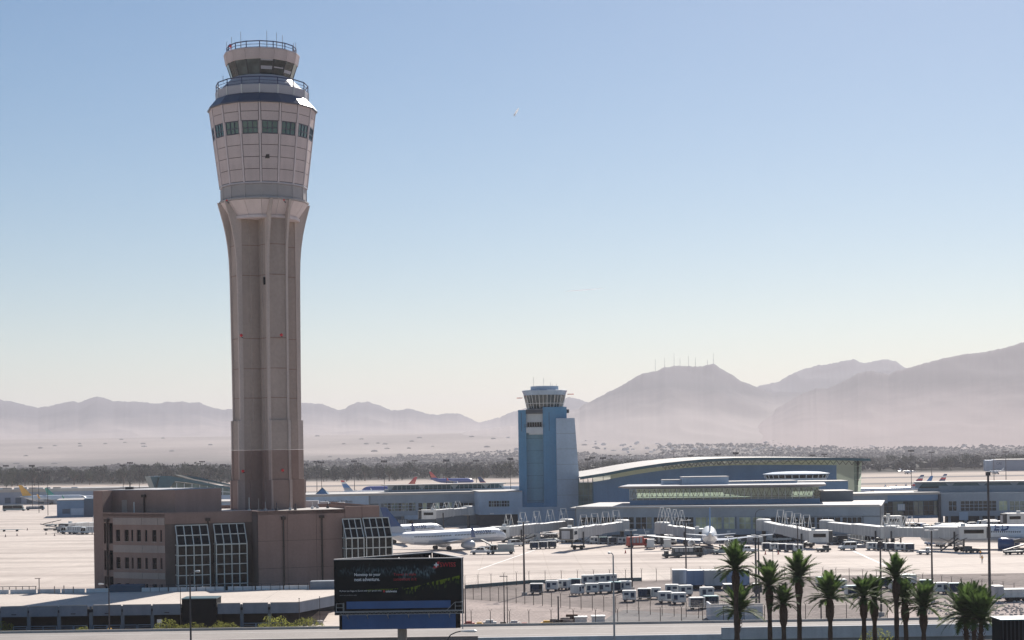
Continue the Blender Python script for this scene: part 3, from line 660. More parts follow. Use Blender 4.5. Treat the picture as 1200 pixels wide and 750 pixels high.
# left wing rows of windows
xs_w = [(136,141),(146,151),(154,156.3),(160.3,165.3),(170,172.8),(178.3,183.5),(187.7,190)]
holes = []
zt = [(F2.uz(160,621)[1], F2.uz(160,634.5)[1]), (F2.uz(160,653.5)[1], F2.uz(160,666.5)[1]), (F2.uz(160,684)[1], F2.uz(160,697)[1])]
for (z1, z0) in zt:
    for (x0, x1) in xs_w:
        u0 = F2.uz(x0, 645)[0]; u1 = F2.uz(x1, 645)[0]; holes.append((u0, u1, z0, z1))
slots = []
zs_s = [(F2.uz(128,613)[1], F2.uz(128,637)[1]), (F2.uz(128,645)[1], F2.uz(128,668)[1]), (F2.uz(128,675.5)[1], 0.8)]
for (z1, z0) in zs_s:
    for x0, x1 in ((122,124.5),(127.5,132.5)):
        slots.append((F2.uz(x0,645)[0], F2.uz(x1,645)[0], z0, z1))
bands = [(F2.uz(160,607)[1], F2.uz(160,615)[1]), (F2.uz(160,639)[1], F2.uz(160,647.5)[1]), (F2.uz(160,671)[1], F2.uz(160,678)[1])]
b = MB(); wall(b, F2, 0, F2.L, 0, ZR-0.2, holes+slots, 0, 0.4); b.build('wall', M['brown_wall'], BB)
for (a0, a1, c0, c1) in holes:
    w_ = MB()
    t_ = 0.07
    w_.fbox(F2, a0, a0+t_, -0.38, -0.25, c0, c1); w_.fbox(F2, a1-t_, a1, -0.38, -0.25, c0, c1); w_.fbox(F2, a0+t_, a1-t_, -0.38, -0.25, (c0+c1)/2-0.04, (c0+c1)/2+0.04)
    wo = w_.build('window', M['dark_metal'], BB)
    q = MB(); q.quad(F2.pt(a0,-0.33,c0), F2.pt(a1,-0.33,c0), F2.pt(a1,-0.33,c1), F2.pt(a0,-0.33,c1)); q.build('pane', M['glass_dark'], wo)
    q = MB(); q.fbox(F2, a0-0.06, a1+0.06, 0.0, 0.09, c0-0.12, c0); q.build('sill', M['brown_band'], wo)
for (a0, a1, c0, c1) in slots:
    q = MB(); q.quad(F2.pt(a0,-0.33,c0), F2.pt(a1,-0.33,c0), F2.pt(a1,-0.33,c1), F2.pt(a0,-0.33,c1)); q.build('slot_pane', M['glass_dark'], BB)
uu = F2.uz(133,645)[0]; cuts = [F2.uz(167,645)[0], F2.uz(185.5,645)[0]]
for (z1, z0) in bands:
    e_ = [uu]+cuts+[F2.L]
    for i in range(3):
        b = MB(); b.fbox(F2, e_[i]+0.03, e_[i+1]-0.03, 0.002, 0.10, z0, z1); b.build('band_panel', M['brown_band'], BB)
b = MB(); wall(b, F0, 0, F0.L, 0, 20.2); wall(b, Frame(pLL+Vector((0,back)), pLL), 0, back, 0, ZR-0.2); b.build('wall', M['brown_wall'], BB)
def pipe(fr, px, y0, y1=None, z0=0.0):
    u, z1 = fr.uz(px, y0); b = MB(); r_ = 0.16
    c = fr.pt(u, 0.22, 0); b.bar((c.x,c.y,z0), (c.x,c.y,z1-0.5), r_, 6)
    b.fbox(fr, u-0.38, u+0.38, 0.002, 0.62, z1-0.5, z1); 
    for zz in (3.0, 6.5, 10): b.fbox(fr, u-0.2, u+0.2, 0.002, 0.3, zz, zz+0.08)
    b.build('downpipe', M['pipe'], BB)
pipe(F2, 126.2, 608)
# wall with the two glass bays
b = MB(); wall(b, F1, 0, F1.L, 0, ZR-0.2); b.build('wall', M['brown_shade'], BB)
u0b, zb_ = F1.uz(194,616); u1b = F1.uz(289,612)[0]
b = MB(); b.fbox(F1, 0.0, F1.L, 0.002, 0.12, F1.uz(240,613)[1], ZR-0.2); b.build('band_panel', M['brown_wall'], BB)
pipe(F1, 243.2, 607)
def glass_bay(fr, u0, u1, zt_, zbk, z0, dep, nu, rows_v, rows_s, name='glass_bay', side=True):
    """greenhouse bay: sloped upper glazing and vertical lower glazing, white bars, a pane per opening"""
    bay = link(name, MB().mesh(name, M['mullion_white']), BB)  # replaced below
    b = MB(); bw = 0.12
    us = [u0+(u1-u0)*i/nu for i in range(nu+1)]
    zv = [z0+(zbk-z0)*i/rows_v for i in range(rows_v+1)]
    def sp(f): return (dep*(1-f)+0.35*f, zbk+(zt_-zbk)*f)
    fsl = [i/rows_s for i in range(rows_s+1)]
    P = lambda u, o, z: fr.pt(u, o, z)
    for u in us:
        b.bar(P(u,dep,z0), P(u,dep,zbk), bw, 4); o1, z1 = sp(1); b.bar(P(u,dep,zbk), P(u,o1,z1), bw, 4)
    for z in zv: b.bar(P(u0,dep,z), P(u1,dep,z), bw*(1.25 if z in (zv[0],zv[-1]) else 0.9), 4)
    for f in fsl[1:]: o1, z1 = sp(f); b.bar(P(u0,o1,z1), P(u1,o1,z1), bw, 4)
    for uu_ in (u0, u1):
        for z in zv: b.bar(P(uu_,dep,z), P(uu_,0.1,z), bw*0.9, 4)
        b.bar(P(uu_,dep*0.5,z0), P(uu_,dep*0.5,zbk+(zt_-zbk)*0.5), bw*0.8, 4)
    bay.data = b.mesh(name, M['mullion_white']); bay.location = (-0.0, 0, 0)
    off = Vector(BB.location); bay.data.transform(Matrix.Translation(-off))
    for i in range(nu):
        for j in range(rows_v):
            q = MB(); o_ = dep-0.02
            q.quad(P(us[i],o_,zv[j]), P(us[i+1],o_,zv[j]), P(us[i+1],o_,zv[j+1]), P(us[i],o_,zv[j+1])); q.build('pane', M['glass_bay'], bay)
        for j in range(rows_s):
            q = MB(); oa, za = sp(fsl[j]); ob, zb2 = sp(fsl[j+1])
            q.quad(P(us[i],oa-.02,za), P(us[i+1],oa-.02,za), P(us[i+1],ob-.02,zb2), P(us[i],ob-.02,zb2)); q.build('pane', M['glass_bay'], bay)
    for uu_ in (u0, u1):
        q = MB(); o1, z1 = sp(1); q.add([P(uu_,dep,z0), P(uu_,dep,zbk), P(uu_,o1,z1), P(uu_,0.05,z1), P(uu_,0.05,z0)], [(0,1,2,3,4)]); q.build('side_pane', M['glass_bay'], bay)
    return bay
def bayspec(fr, xl_t, xr_t, yt, xl_b, xr_b, yb, dep, nu, rv, rs, z0=0.3):
    zt_ = fr.uz((xl_t+xr_t)/2, yt, 0.35)[1]; zbk = fr.uz((xl_b+xr_b)/2, yb, dep)[1]
    ua = fr.uz(xl_b, yb, dep)[0]; ub = fr.uz(xr_b, yb, dep)[0]
    return glass_bay(fr, ua, ub, zt_, zbk, z0, dep, nu, rv, rs)
bayspec(F1, 204, 241, 615.5, 208.5, 246, 639, 2.6, 4, 6, 2)
bayspec(F1, 248.5, 285, 613.8, 253.5, 289.5, 637.5, 2.6, 4, 6, 2)
b = MB(); wall(b, Fs, 0, Fs.L, 0, ZR-0.2); b.build('wall', M['brown_shade'], BB)  # side wall coloured darker to carry its shade
# big blank wall: separate precast panels with recessed joints
uj = [0.0, F3.uz(338,630)[0], F3.uz(368,630)[0], F3.L]
zj = [0.0, F3.uz(350,665)[1], F3.uz(350,633)[1], ZR]
uj = [0.0, F3.uz(337,630)[0], F3.uz(371,630)[0], F3.L]
b = MB(); b.fbox(F3, 0, F3.L, -0.4, -0.06, 0, ZR-0.05); b.build('wall_backing', M['joint'], BB)
for i in range(3):
    for j in range(3):
        b = MB(); b.fbox(F3, uj[i]+0.03, uj[i+1]-0.03, -0.06, 0.0, zj[j]+0.03, zj[j+1]-0.03); b.build('wall_panel', M['brown_wall'], BB)
pipe(F3, 331.7, 605.5); pipe(F3, 376.7, 603.8)
# end bay under the raised parapet
zE = F4.uz(424,593.2)[1]; zEb = F4.uz(424,607.5)[1]
um = F4.uz(424,600)[0]
for a0, a1 in ((0.0, um), (um, F4.L)):
    b = MB(); b.fbox(F4, a0+0.02, a1-0.02, -0.5, 0.12, zEb, zE); b.build('parapet_panel', M['brown_wall'], BB)
Fe = Frame(p3d, p3d+Vector((-N1.x,-N1.y))*back)
b = MB(); wall(b, Fe, 0, Fe.L, 0, zE); wall(b, F4, 0, F4.L, 0, zEb, (), -0.45); b.build('wall', M['brown_wall'], BB)
bayspec(F4, 405.5, 421, 608, 405.5, 426.5, 630.5, 2.6, 3, 6, 2)
bayspec(F4, 425, 444, 607, 429.5, 459.5, 629.5, 2.6, 4, 6, 2)
# parapets
ring_o = foot; ring_i = inset_poly(foot, 0.35)
b = MB(); n = len(foot)
for i in range(n):
    j = (i+1) % n
    if i in (0, 5): continue
    P = [ring_o[i], ring_o[j], ring_i[j], ring_i[i]]
    b.prism([tuple(p) for p in P], ZR-0.7, ZR)
b.build('parapet', M['brown_wall'], BB)
# penthouse over the left wing
pp0 = pLL+Vector((0,0)); pr = xy(205.3, 301.5, 590)
ph_f0 = pA+Vector((0.2, 4.2))
Fp = Frame(ph_f0, (pr.x, pr.y))
b = MB(); b.fbox(Fp, -0.5, Fp.L, -14, 0, ZR-0.64, 20.2); b.build('penthouse', M['brown_wall'], BB)
b = MB(); b.fbox(Fp, -0.4, Fp.L-0.2, -13.8, -0.2, 20.19, 20.3); b.build('penthouse_roof', M['roof_grey'], BB)
b = MB(); b.fbox(F0, 0, F0.L, -6.5, -0.002, ZR-0.7, 20.199); b.build('corner_pier', M['brown_wall'], BB)
b = MB(); u, z = Fp.uz(146,600); b.fbox(Fp, u-0.55, u+0.55, 0.002, 0.06, ZR-0.6, ZR+2.1); b.build('door', M['brown_band'], BB)
u, z1 = Fp.uz(169.5,579.5); b = MB(); c = Fp.pt(u,0.25,0); b.bar((c.x,c.y,ZR-0.6),(c.x,c.y,z1-0.5),0.16,6); b.fbox(Fp,u-0.36,u+0.36,0.002,0.6,z1-0.5,z1); b.build('downpipe', M['pipe'], BB)
u, z1 = Fp.uz(162,588); c = Fp.pt(u,1.2,0); b = MB(); b.bar((c.x,c.y,ZR-0.6),(c.x,c.y,z1),0.10,6); b.build('vent_pipe', M['white_metal'], BB)
# roof clutter in front of the tower
for (px, yt, d, m_) in ((292,583,316,'mullion_white'),(303,584,315,'post_tan'),(311,588,318,'grey_metal'),(324,589,320,'dark_metal'),(340,588,322,'grey_metal'),(346,590,322,'dark_metal'),(215,595,312,'dark_metal'),(228,594,316,'grey_metal'),(255,594,316,'dark_metal'),(366,588,328,'white_metal'),(372,587,330,'grey_metal'),(384,588,330,'dark_metal')):
    p = A(px, 592, d); b = MB(); zt_ = A(px, yt, d).z
    b.bar((p.x,p.y,ZR-0.66),(p.x,p.y,zt_),0.07,5); b.box(p.x-0.25,p.x+0.25,p.y-0.25,p.y+0.25,ZR-0.66,ZR-0.2); b.build('roof_vent', M[m_], BB)
for (px, d, w_, h_) in ((220,330,3,1.2),(240,334,2,0.9),(366,338,2.4,1.3),(380,340,1.6,1.0),(395,338,3.0,0.9)):
    p = A(px, 592, d); b = MB(); b.box(p.x-w_/2,p.x+w_/2,p.y-1,p.y+1,ZR-0.66,ZR-0.66+h_); b.build('roof_unit', M['roof_grey'], BB)
# odd orange and dark device on the penthouse roof
p = A(152,573,310); b = MB(); b.box(p.x-0.7,p.x+0.7,p.y-0.5,p.y+0.5,20.3,20.75); b.bar((p.x,p.y,20.75),(p.x,p.y,21.6),0.06,5); b.box(p.x-0.8,p.x+0.5,p.y-0.1,p.y+0.1,21.2,21.32)
b.build('roof_unit', M['dark_metal'], BB)
ORD = ['leftmost','second from the left','third from the left','fourth from the left','fifth from the left','sixth from the left','seventh from the left','eighth from the left','ninth from the left','tenth from the left','eleventh from the left','twelfth from the left']
# ================================================================ parking deck in front
GY = 258.0; GZ = 3.86; GB = 2.2
def X(px, Y, py=715): return A(px, py, Y).x
pk = thing('parking_deck', 'low parking deck with pale roof, grey front panels and dark openings below', 'parking deck', (-70, 265, 0))
gl_ = -120; gr_ = X(350, GY)
far = X(398, 286, 692); fx = X(393, 270, 700); fy = 270.0
b = MB(); b.prism([(gl_, GY+0.3), (gr_, GY+0.3), (fx-.2, fy+0.2), (far, 286), (gl_, 286)], 3.2, 3.58); b.build('roof_deck', M['garage_deck'], pk)
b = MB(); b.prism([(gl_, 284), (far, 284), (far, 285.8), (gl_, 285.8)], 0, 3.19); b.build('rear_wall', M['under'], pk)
b = MB(); b.box(gl_, gr_, 259.5, 283.9, 0.04, 0.06); b.build('floor', M['road_dark'], pk)
fr = Frame((gl_, GY), (gr_, GY)); fa = Frame((gr_, GY), (fx, fy))
xs = [(-34,-2),(0.5,32),(34,67.5),(69.5,102),(109,142),(144,177),(179,212)]
xs2 = [(255,281.5),(284.5,314),(317,349.6)]
for (a_, c_) in xs+xs2:
    u0, u1 = fr.uz(a_, 716)[0], fr.uz(c_, 716)[0]
    b = MB(); b.fbox(fr, u0, u1, -0.2, 0.0, GB, GZ-0.09); o = b.build('front_panel', M['garage_panel'], pk)
    b = MB(); b.fbox(fr, u0-0.02, u1+0.02, -0.26, 0.05, GZ-0.088, GZ); b.build('coping', M['kerb'], o)
    if (a_ in (0.5, 69.5, 109, 179)): 
        um_ = (u0+u1)/2; b = MB(); b.fbox(fr, um_-0.35, um_+0.35, 0.0, 0.12, GB+0.3, GB+0.42); b.build('lamp', M['dark_metal'], o)
L_ = fa.L; 
for i in range(2):
    b = MB(); b.fbox(fa, i*L_/2+0.03, (i+1)*L_/2-0.03, -0.2, 0.0, GB, GZ-0.09); o = b.build('front_panel', M['garage_panel'], pk)
    b = MB(); b.fbox(fa, i*L_/2, (i+1)*L_/2, -0.26, 0.05, GZ-0.088, GZ); b.build('coping', M['kerb'], o)
for px in (-1,33,68.5,106,143,178,283,315.5):
    u = fr.uz(px, 720)[0]; b = MB(); b.fbox(fr, u-0.26, u+0.26, -0.6, -0.21, 0, GB+0.5); b.fbox(fr, u-0.13, u+0.13, -0.2, 0.03, GZ-0.7, GZ-0.2); b.build('column', M['conc_wall_dark'], pk)
b = MB(); u0, u1 = fr.uz(213.5,716)[0], fr.uz(254,716)[0]; b.fbox(fr, u0, u1, -4.0, 0.25, 0.02, fr.uz(230,702)[1]); b.build('stair_tower', M['sign_black'], pk)
b = MB(); b.fbox(fr, u0-.05, u1+.05, -4.05, 0.3, fr.uz(230,702)[1]+.002, fr.uz(230,702)[1]+.12); b.build('stair_roof', M['teal_roof'], pk)
# low guard frames in the openings
for (a_, c_) in ((15,30.5),(34,49.5),(50,65.5),(70,85),(86,101.5),(109,124.5),(125.5,140.5),(144,159.5),(161,176.5),(181,196),(284,299),(300,314),(317,332)):
    u0, u1 = fr.uz(a_, 735)[0], fr.uz(c_, 735)[0]; b = MB(); r_ = 0.07
    zt_ = 0.72
    b.bar(fr.pt(u0,-.35,0.05), fr.pt(u0,-.35,zt_), r_, 4); b.bar(fr.pt(u1,-.35,0.05), fr.pt(u1,-.35,zt_), r_, 4); b.bar(fr.pt(u0,-.35,zt_), fr.pt(u1,-.35,zt_), r_, 4); b.bar(fr.pt(u0,-.35,.4), fr.pt(u1,-.35,.4), r_*.6, 4)
    b.build('guard_frame', M['conc_wall'], pk)
# rear parapet panels with rail
f2 = Frame((gl_, 285.5), (X(366,285.5,690), 285.5))
for (a_, c_) in ((-30,10),(12,42),(44,70.5),(72,99),(101,128),(166,196.3),(197.5,229.3),(230.5,262.5),(267,298.3),(300,331.5),(333,362)):
    u0, u1 = f2.uz(a_, 690)[0], f2.uz(c_, 690)[0]
    b = MB(); b.fbox(f2, u0, u1, -0.2, 0, 3.59, 4.25); b.build('rear_panel', M['barrier'], pk)
u0 = f2.uz(128,690)[0]; u1 = f2.uz(166,690)[0]
b = MB(); b.fbox(f2, u0+.05, u1-.05, -3, 0, 3.59, 4.7); b.build('ramp_wall', M['navy'], pk)
b = MB(); b.fbox(f2, f2.uz(363.5,690)[0], f2.uz(399,690)[0], -2.5, 0, 3.59, 4.9); b.build('ramp_wall', M['garage_panel'], pk)
b = MB(); u0, u1 = f2.uz(165,690)[0], f2.uz(363,690)[0]
b.fbox(f2, u0, u1, 0.02, 0.08, 4.62, 4.70)
k = 0
while u0+k*1.55 < u1: b.fbox(f2, u0+k*1.55, u0+k*1.55+0.06, 0.02, 0.08, 3.59, 4.62); k += 1
u0, u1 = f2.uz(-20,690)[0], f2.uz(43,690)[0]; b.fbox(f2, u0, u1, 0.02, 0.10, 4.72, 4.82); k = 0
while u0+k*1.1 < u1: b.fbox(f2, u0+k*1.1, u0+k*1.1+0.1, 0.02, 0.1, 4.26, 4.72); k += 1
b.build('roof_railing', M['dark_metal'], pk)
for px, h in ((46,2.6),(64,1.2),(75,1.3),(86,1.1)):
    p = A(px, 692, 284.6); b = MB(); b.bar((p.x,p.y,3.6),(p.x,p.y,3.6+h),0.09,5)
    if h > 2: b.box(p.x-0.7,p.x+0.2,p.y-.1,p.y+.1,3.6+h-.12,3.6+h)
    b.build('roof_post', M['post_tan'], pk)
# deck joint lines
for px in (70,180,305):
    p = X(px, 262); b = MB(); b.box(p, p+0.05, 258.6, 284.5, 3.581, 3.586); b.build('deck_joint', M['road'], pk)
# ================================================================ bushes
def leafcloud(mb, n, cx, cy, cz, rx, ry, rz_, s0, s1, rnd, up=0.3, shell=0.55):
    for _ in range(n):
        while True:
            p = Vector((rnd.uniform(-1,1), rnd.uniform(-1,1), rnd.uniform(-1,1)))
            if shell < p.length < 1 or (p.length < 1 and rnd.random() < 0.35): break
        c = Vector((cx+p.x*rx, cy+p.y*ry, cz+p.z*rz_)); s = rnd.uniform(s0, s1)
        a = Vector((rnd.gauss(0,1), rnd.gauss(0,1), rnd.gauss(0,1)+up)).normalized(); d = a.orthogonal().normalized(); e = a.cross(d)
        t = rnd.uniform(0, 6.28); u_ = d*cos(t)+e*sin(t); v_ = a.cross(u_)
        mb.add([c-u_*s*0.5-v_*s*0.22, c+u_*s*0.5-v_*s*0.1, c+u_*s*0.25+v_*s*0.42], [(0,1,2)])
rnd = random.Random(5)
def bush(px0, px1, ytop, Y, label, k):
    x0, x1 = X(px0, Y, 735), X(px1, Y, 735); w_ = (x1-x0)/2; h = A((px0+px1)/2, ytop, Y).z
    root = thing('bush', label, 'bush', ((x0+x1)/2, Y, 0), 0, 'desert bushes in front of the parking deck')
    b = MB(); nl = max(3, int(w_*2.2))
    for i in range(nl):
        t = (i+0.5)/nl*2-1; hh = h*(1-0.5*t*t)*rnd.uniform(0.95, 1.25)
        leafcloud(b, int(240), root.location.x+t*w_*0.85, Y+rnd.uniform(-.5,.5), hh*0.5, w_/nl*1.5+0.25, 0.8, hh*0.52, 0.12, 0.30, rnd)
    b.build('foliage', M['bush'], root)
    b = MB()
    for i in range(6): a = rnd.uniform(0,6.28); b.bar((root.location.x, Y, 0.0), (root.location.x+cos(a)*w_*.6, Y+sin(a)*.5, h*.7), 0.05, 4, 0.02)
    b.build('stem', M['trunk'], root)
bush(-12, 15, 729, 250, 'yellow green bush at the bottom left corner', 3)
bush(89, 107, 735, 248, 'small yellow green shrub before the fourth bay of the parking deck', 3)
bush(182, 214, 726, 250, 'yellow green bush left of the dark stair block', 3)
bush(212, 240, 729, 249, 'scrappy bush in front of the dark stair block', 3)
bush(244, 282, 729, 250, 'yellow green bush right of the dark stair block', 3)
bush(302, 342, 723, 250, 'large yellow green bush left of the billboard', 3)
bush(336, 380, 724, 249, 'large spreading bush closest to the billboard', 3)
p = A(343, 734, 246); b = MB(); b.box(p.x-.35,p.x+.35,p.y-.3,p.y+.3,0,1.0); b.box(p.x-.4,p.x+.4,p.y-.35,p.y+.35,1.0,1.06); tag(b.build('utility_box', M['far_house']), 'small cream utility box among the bushes', 'utility box')
p = A(128.5, 736, 250); b = MB(); b.box(p.x-.2,p.x+.2,p.y-.2,p.y+.2,0,1.0); b.box(p.x-.26,p.x+.26,p.y-.26,p.y+.26,1.0,1.1); b.box(p.x-.12,p.x+.12,p.y-.22,p.y-.201,.4,.8); tag(b.build('ticket_post', M['yellow']), 'small yellow post box in front of the parking deck', 'post box')
t = thing('lot_sign', 'small white sign on a post in front of the parking deck', 'sign', (X(187,252,735),252,0))
q = t.location; b = MB(); b.bar((q.x,q.y,0),(q.x,q.y,2.0),.05,5); b.build('post', M['galv'], t); b = MB(); b.box(q.x-.35,q.x+.35,q.y-.07,q.y-.03,1.5,2.1); b.build('sign_plate', M['white_metal'], t)
# ================================================================ vehicles
def extr(mb, prof, y0, y1, mi=0):            # side profile (x,z) extruded in y
    n = len(prof); mb.loft([[(x, y0, z) for x, z in prof], [(x, y1, z) for x, z in prof]], mi)
def wheel(parent, x, y, r_, w_=0.22):
    b = MB(); n = 10; s = 1 if y > 0 else -1
    b.loft([[(x+rr*cos(2*pi*i/n), yy, r_+rr*sin(2*pi*i/n)) for i in range(n)] for rr, yy in ((r_, y-s*w_), (r_, y), (r_*0.6, y), (r_*.55, y-s*.03))])
    return b.build('wheel', M['tyre'], parent, world=False)
def wheel_hub(parent, x, y, r_):
    b = MB(); n = 8; s = 1 if y > 0 else -1
    b.loft([[(x+r_*.5*cos(2*pi*i/n), yy, r_+r_*.5*sin(2*pi*i/n)) for i in range(n)] for yy in (y-s*.02, y+s*.02)]); return b.build('rim', M['grey_metal'], parent, world=False)
def make_car(name, label, cat, L, W, H, kind, paint, group=None):
    t = thing(name, label, cat, (0,0,0), 0, group); h = L/2; y = W/2; r_ = 0.36 if H < 2.2 else 0.46
    if kind == 'pickup':
        body = [(-h,.45),(h,.45),(h,.85),(h-.15,1.02),(h-1.25,1.1),(-h+1.7,1.1),(-h,1.1)]
        cab = [(-h+1.75,1.1),(h-1.2,1.1),(h-1.8,H-.05),(h-2.2,H),(-h+2.0,H)]
    elif kind == 'suv':
        body = [(-h,.4),(h,.4),(h,.8),(h-.15,.98),(h-1.1,1.05),(-h+.05,1.05)]
        cab = [(-h+.1,1.05),(h-1.1,1.05),(h-1.75,H-.04),(h-2.1,H),(-h+.35,H)]
    elif kind == 'van':
        body = [(-h,.4),(h,.4),(h,.95),(h-.7,1.15),(-h,1.15)]
        cab = [(-h,1.15),(h-.7,1.15),(h-1.35,H-.05),(h-1.7,H),(-h+.08,H)]
    elif kind == 'truck':
        body = [(-h,.55),(h,.55),(h,1.0),(-h,1.0)]
        cab = [(h-1.9,1.0),(h-.02,1.0),(h-.08,1.5),(h-.45,2.35),(h-1.9,2.35)]
    else:
        body = [(-h,.35),(h,.35),(h,.75),(h-.4,.95),(-h,.95)]; cab = [(-h+.4,.95),(-h+1.3,.95),(-h+1.25,H),(-h+.45,H)]
    b = MB(); extr(b, body, -y, y); b.build('body', paint, t, world=False)
    b = MB(); extr(b, cab, -y+.1, y-.1); c = b.build('cab', paint, t, world=False)
    zc = body[-1][1] if kind != 'truck' else 1.0
    b = MB(); lo, hi = zc+.12, (H if kind != 'truck' else 2.35)-.14
    def at(z):   # front and rear x of cab at height z
        xsq = []
        for i in range(len(cab)):
            (xa, za), (xb_, zb__) = cab[i], cab[(i+1) % len(cab)]
            if (za-z)*(zb__-z) <= 0 and za != zb__: xsq.append(xa+(xb_-xa)*(z-za)/(zb__-za))
        return min(xsq), max(xsq)
    (a0, a1), (c0, c1) = at(lo), at(hi)
    for s in (-1, 1):
        b = MB(); yy = s*(y-.095); m0, m1 = (a0+a1)/2, (c0+c1)/2
        for (p0, p1, p2, p3) in ((a0+.12, m0-.05, m1-.05, c0+.12), (m0+.05, a1-.15, c1-.12, m1+.05)):
            b.quad((p0,yy,lo),(p1,yy,lo),(p2,yy,hi),(p3,yy,hi))
        b.build('side_window', M['glass_dark'], t, world=False)
    b = MB(); b.quad((a1+.01,-y+.22,lo),(a1+.01,y-.22,lo),(c1+.01,y-.25,hi),(c1+.01,-y+.25,hi)); b.build('windscreen', M['glass_dark'], t, world=False)
    if kind == 'truck':
        b = MB(); b.box(-h, h-2.0, -y, y, 1.01, 1.15); b.box(-h+.1, h-2.2, -y+.15, y-.15, 1.16, H); b.build('cargo_box', paint, t, world=False)
        b = MB()
        for i in range(4): xx = -h+.4+i*(L-2.8)/4; b.box(xx, xx+(L-2.8)/4-.25, -y+.13, y-.13, 1.3, H-.15)
        b.build('locker', M['grey_metal'], t, world=False)
    if kind == 'tug':
        b = MB(); b.box(-h+.5,-h+1.2,-y+.15,y-.15,.95,1.35); b.build('seat', M['dark_metal'], t, world=False)
    for xx in (-h+.85, h-.85):
        for s in (-1, 1): wo = wheel(t, xx, s*(y+.01), r_)
    for s in (-1, 1):
        b = MB(); b.box(h-.02, h+.02, s*(y-.32)-.15, s*(y-.32)+.15, .68, .84); b.build('headlight', M['white_metal'], t, world=False)
    b = MB(); b.box(h-.05, h+.08, -y+.05, y-.05, .42, .56); b.box(-h-.08, -h+.05, -y+.05, y-.05, .42, .56); b.build('bumper', M['dark_metal'], t, world=False)
    return t
def make_cart(name, label, cat, roofm, group, closed=False, L=2.25):
    t = thing(name, label, cat, (0,0,0), 0, group); h = L/2; y = .85; z0, z1 = .45, 1.85
    b = MB(); b.box(-h, h, -y, y, z0-.1, z0+.04); b.build('bed', M['grey_metal'], t, world=False)
    b = MB(); b.box(-h-.06, h+.06, -y-.06, y+.06, z1, z1+.07); b.box(-h+.05, h-.05, -y+.1, y-.1, z1+.071, z1+.12); b.build('roof', M[roofm], t, world=False)
    for s in (-1, 1):
        b = MB(); b.box(s*h-.04, s*h+.04, -y, y, z0+.05, z1-.01); b.build('end_panel', M['cart_white'], t, world=False)
    if closed:
        for s in (-1, 1):
            b = MB(); yy = s*(y-.02); b.box(-h+.05, h-.05, min(yy,yy+s*.03), max(yy,yy+s*.03), z0+.05, z1-.01); b.build('side_panel', M['cart_white'], t, world=False)
            b = MB(); yy = s*(y+.015)
            b.box(-h+.25, -h+1.0, min(yy,yy+s*.02), max(yy,yy+s*.02), 1.2, 1.6); b.box(.25, h-.25, min(yy,yy+s*.02), max(yy,yy+s*.02), .75, 1.6)
            b.build('window_flap', M['curtain'], t, world=False)
    else:
        b = MB(); b.box(-h+.05, h-.05, -.03, .03, z0+.05, z1-.01); b.build('divider', M['curtain'], t, world=False)
        for s in (-1, 1):
            b = MB(); yy = s*(y-.1); n = 7; P = []
            for i in range(n+1): P.append((-h*.45+h*1.3*i/n, yy+(.05 if i % 2 else -.02)))
            for i in range(n): b.quad((P[i][0],P[i][1],z0+.2),(P[i+1][0],P[i+1][1],z0+.2),(P[i+1][0],P[i+1][1],z1-.02),(P[i][0],P[i][1],z1-.02))
            b.build('curtain', M['curtain'], t, world=False)
        b = MB(); b.box(-h+.2, -h+.75, -.75, .75, z0+.05, z0+.5); b.box(-h+.9, -h+1.5, -.7, -.1, z0+.05, z0+.35); b.build('luggage', M['tug_dark'], t, world=False)
    b = MB(); b.bar((h, 0, z0-.05), (h+.75, 0, z0-.12), .04, 4); b.build('drawbar', M['dark_metal'], t, world=False)
    for xx in (-h+.4, h-.4):
        for s in (-1, 1): wheel(t, xx, s*(y-.05), .24, .14)
    return t
cart_open = Once(make_cart('baggage_cart', 'open white baggage cart', 'baggage cart', 'white_metal', None))
cart_teal = Once(make_cart('baggage_cart', 'teal roofed baggage cart', 'baggage cart', 'cart_teal', None))
cart_shut = Once(make_cart('baggage_cart', 'closed baggage cart', 'baggage cart', 'white_metal', None, True))
lot = [ # px centre, base y, type, heading deg
 (629,697.0,'o',-4),(647,693.5,'s',-6),(661,692.0,'s',-25),(673.5,691.0,'t',-5),(689,686.5,'s',2),(703,685.5,'s',2),(716,685.0,'s',2),
 (677,698.5,'s',60),(694,697.0,'s',-3),(709,696.0,'s',-5),(721,695.0,'t',-5),(733,694.0,'s',-5),
 (738,706.0,'s',-4),(756,703.5,'o',-8),(767,702.5,'s',-10),(780,707.5,'s',3),(796,709.0,'s',0),(804,699.5,'s',4),(817,715.0,'o',4),(834,713.0,'t',4),(788,698.5,'s',-3),(829,702.0,'s',2),
 (965,689,'t',3),(985,692,'s',0),(1000,700,'t',10),(1036,690,'o',-3),(1051,693,'s',4),(1062,690,'s',2),(1087,693,'t',-10),(1104,696.5,'s',4),(1121,697,'t',-3)]
desc = {'o':'open white baggage cart','s':'closed white baggage cart','t':'teal roofed baggage cart'}
wh = ['at the left end of the lot beside the light pole','second cart from the lot\'s left end','skewed third cart in the back row','fourth cart from the left in the back row','standing in the rear row behind the others, left one','standing in the rear row behind the others, middle one','standing in the rear row behind the others, right one',
 'parked end-on left of the long row','first of the row in the middle of the lot','second of the row in the middle of the lot','third of the row in the middle of the lot','last of the middle row, beside the pole',
 'nearest the fence just right of the street lamp','just behind the cart by the street lamp','half hidden behind two carts right of the street lamp','alone in the lot centre, shadow on its left','nearest neighbour to the right of the central cart','behind the central pair','in the front right, left of the tall palm','behind the fronds of the tall palm','furthest back right of the lot light pole','below the long trailers',
 'seen between the two tall palms','to the right of the twin palms','behind the short palm crown','left of the lone palm trunk','just right of the lone palm','partly behind palm fronds on the right','below the thin pole on the right','small one between two carts on the right of the lot','rightmost cart of the lot']
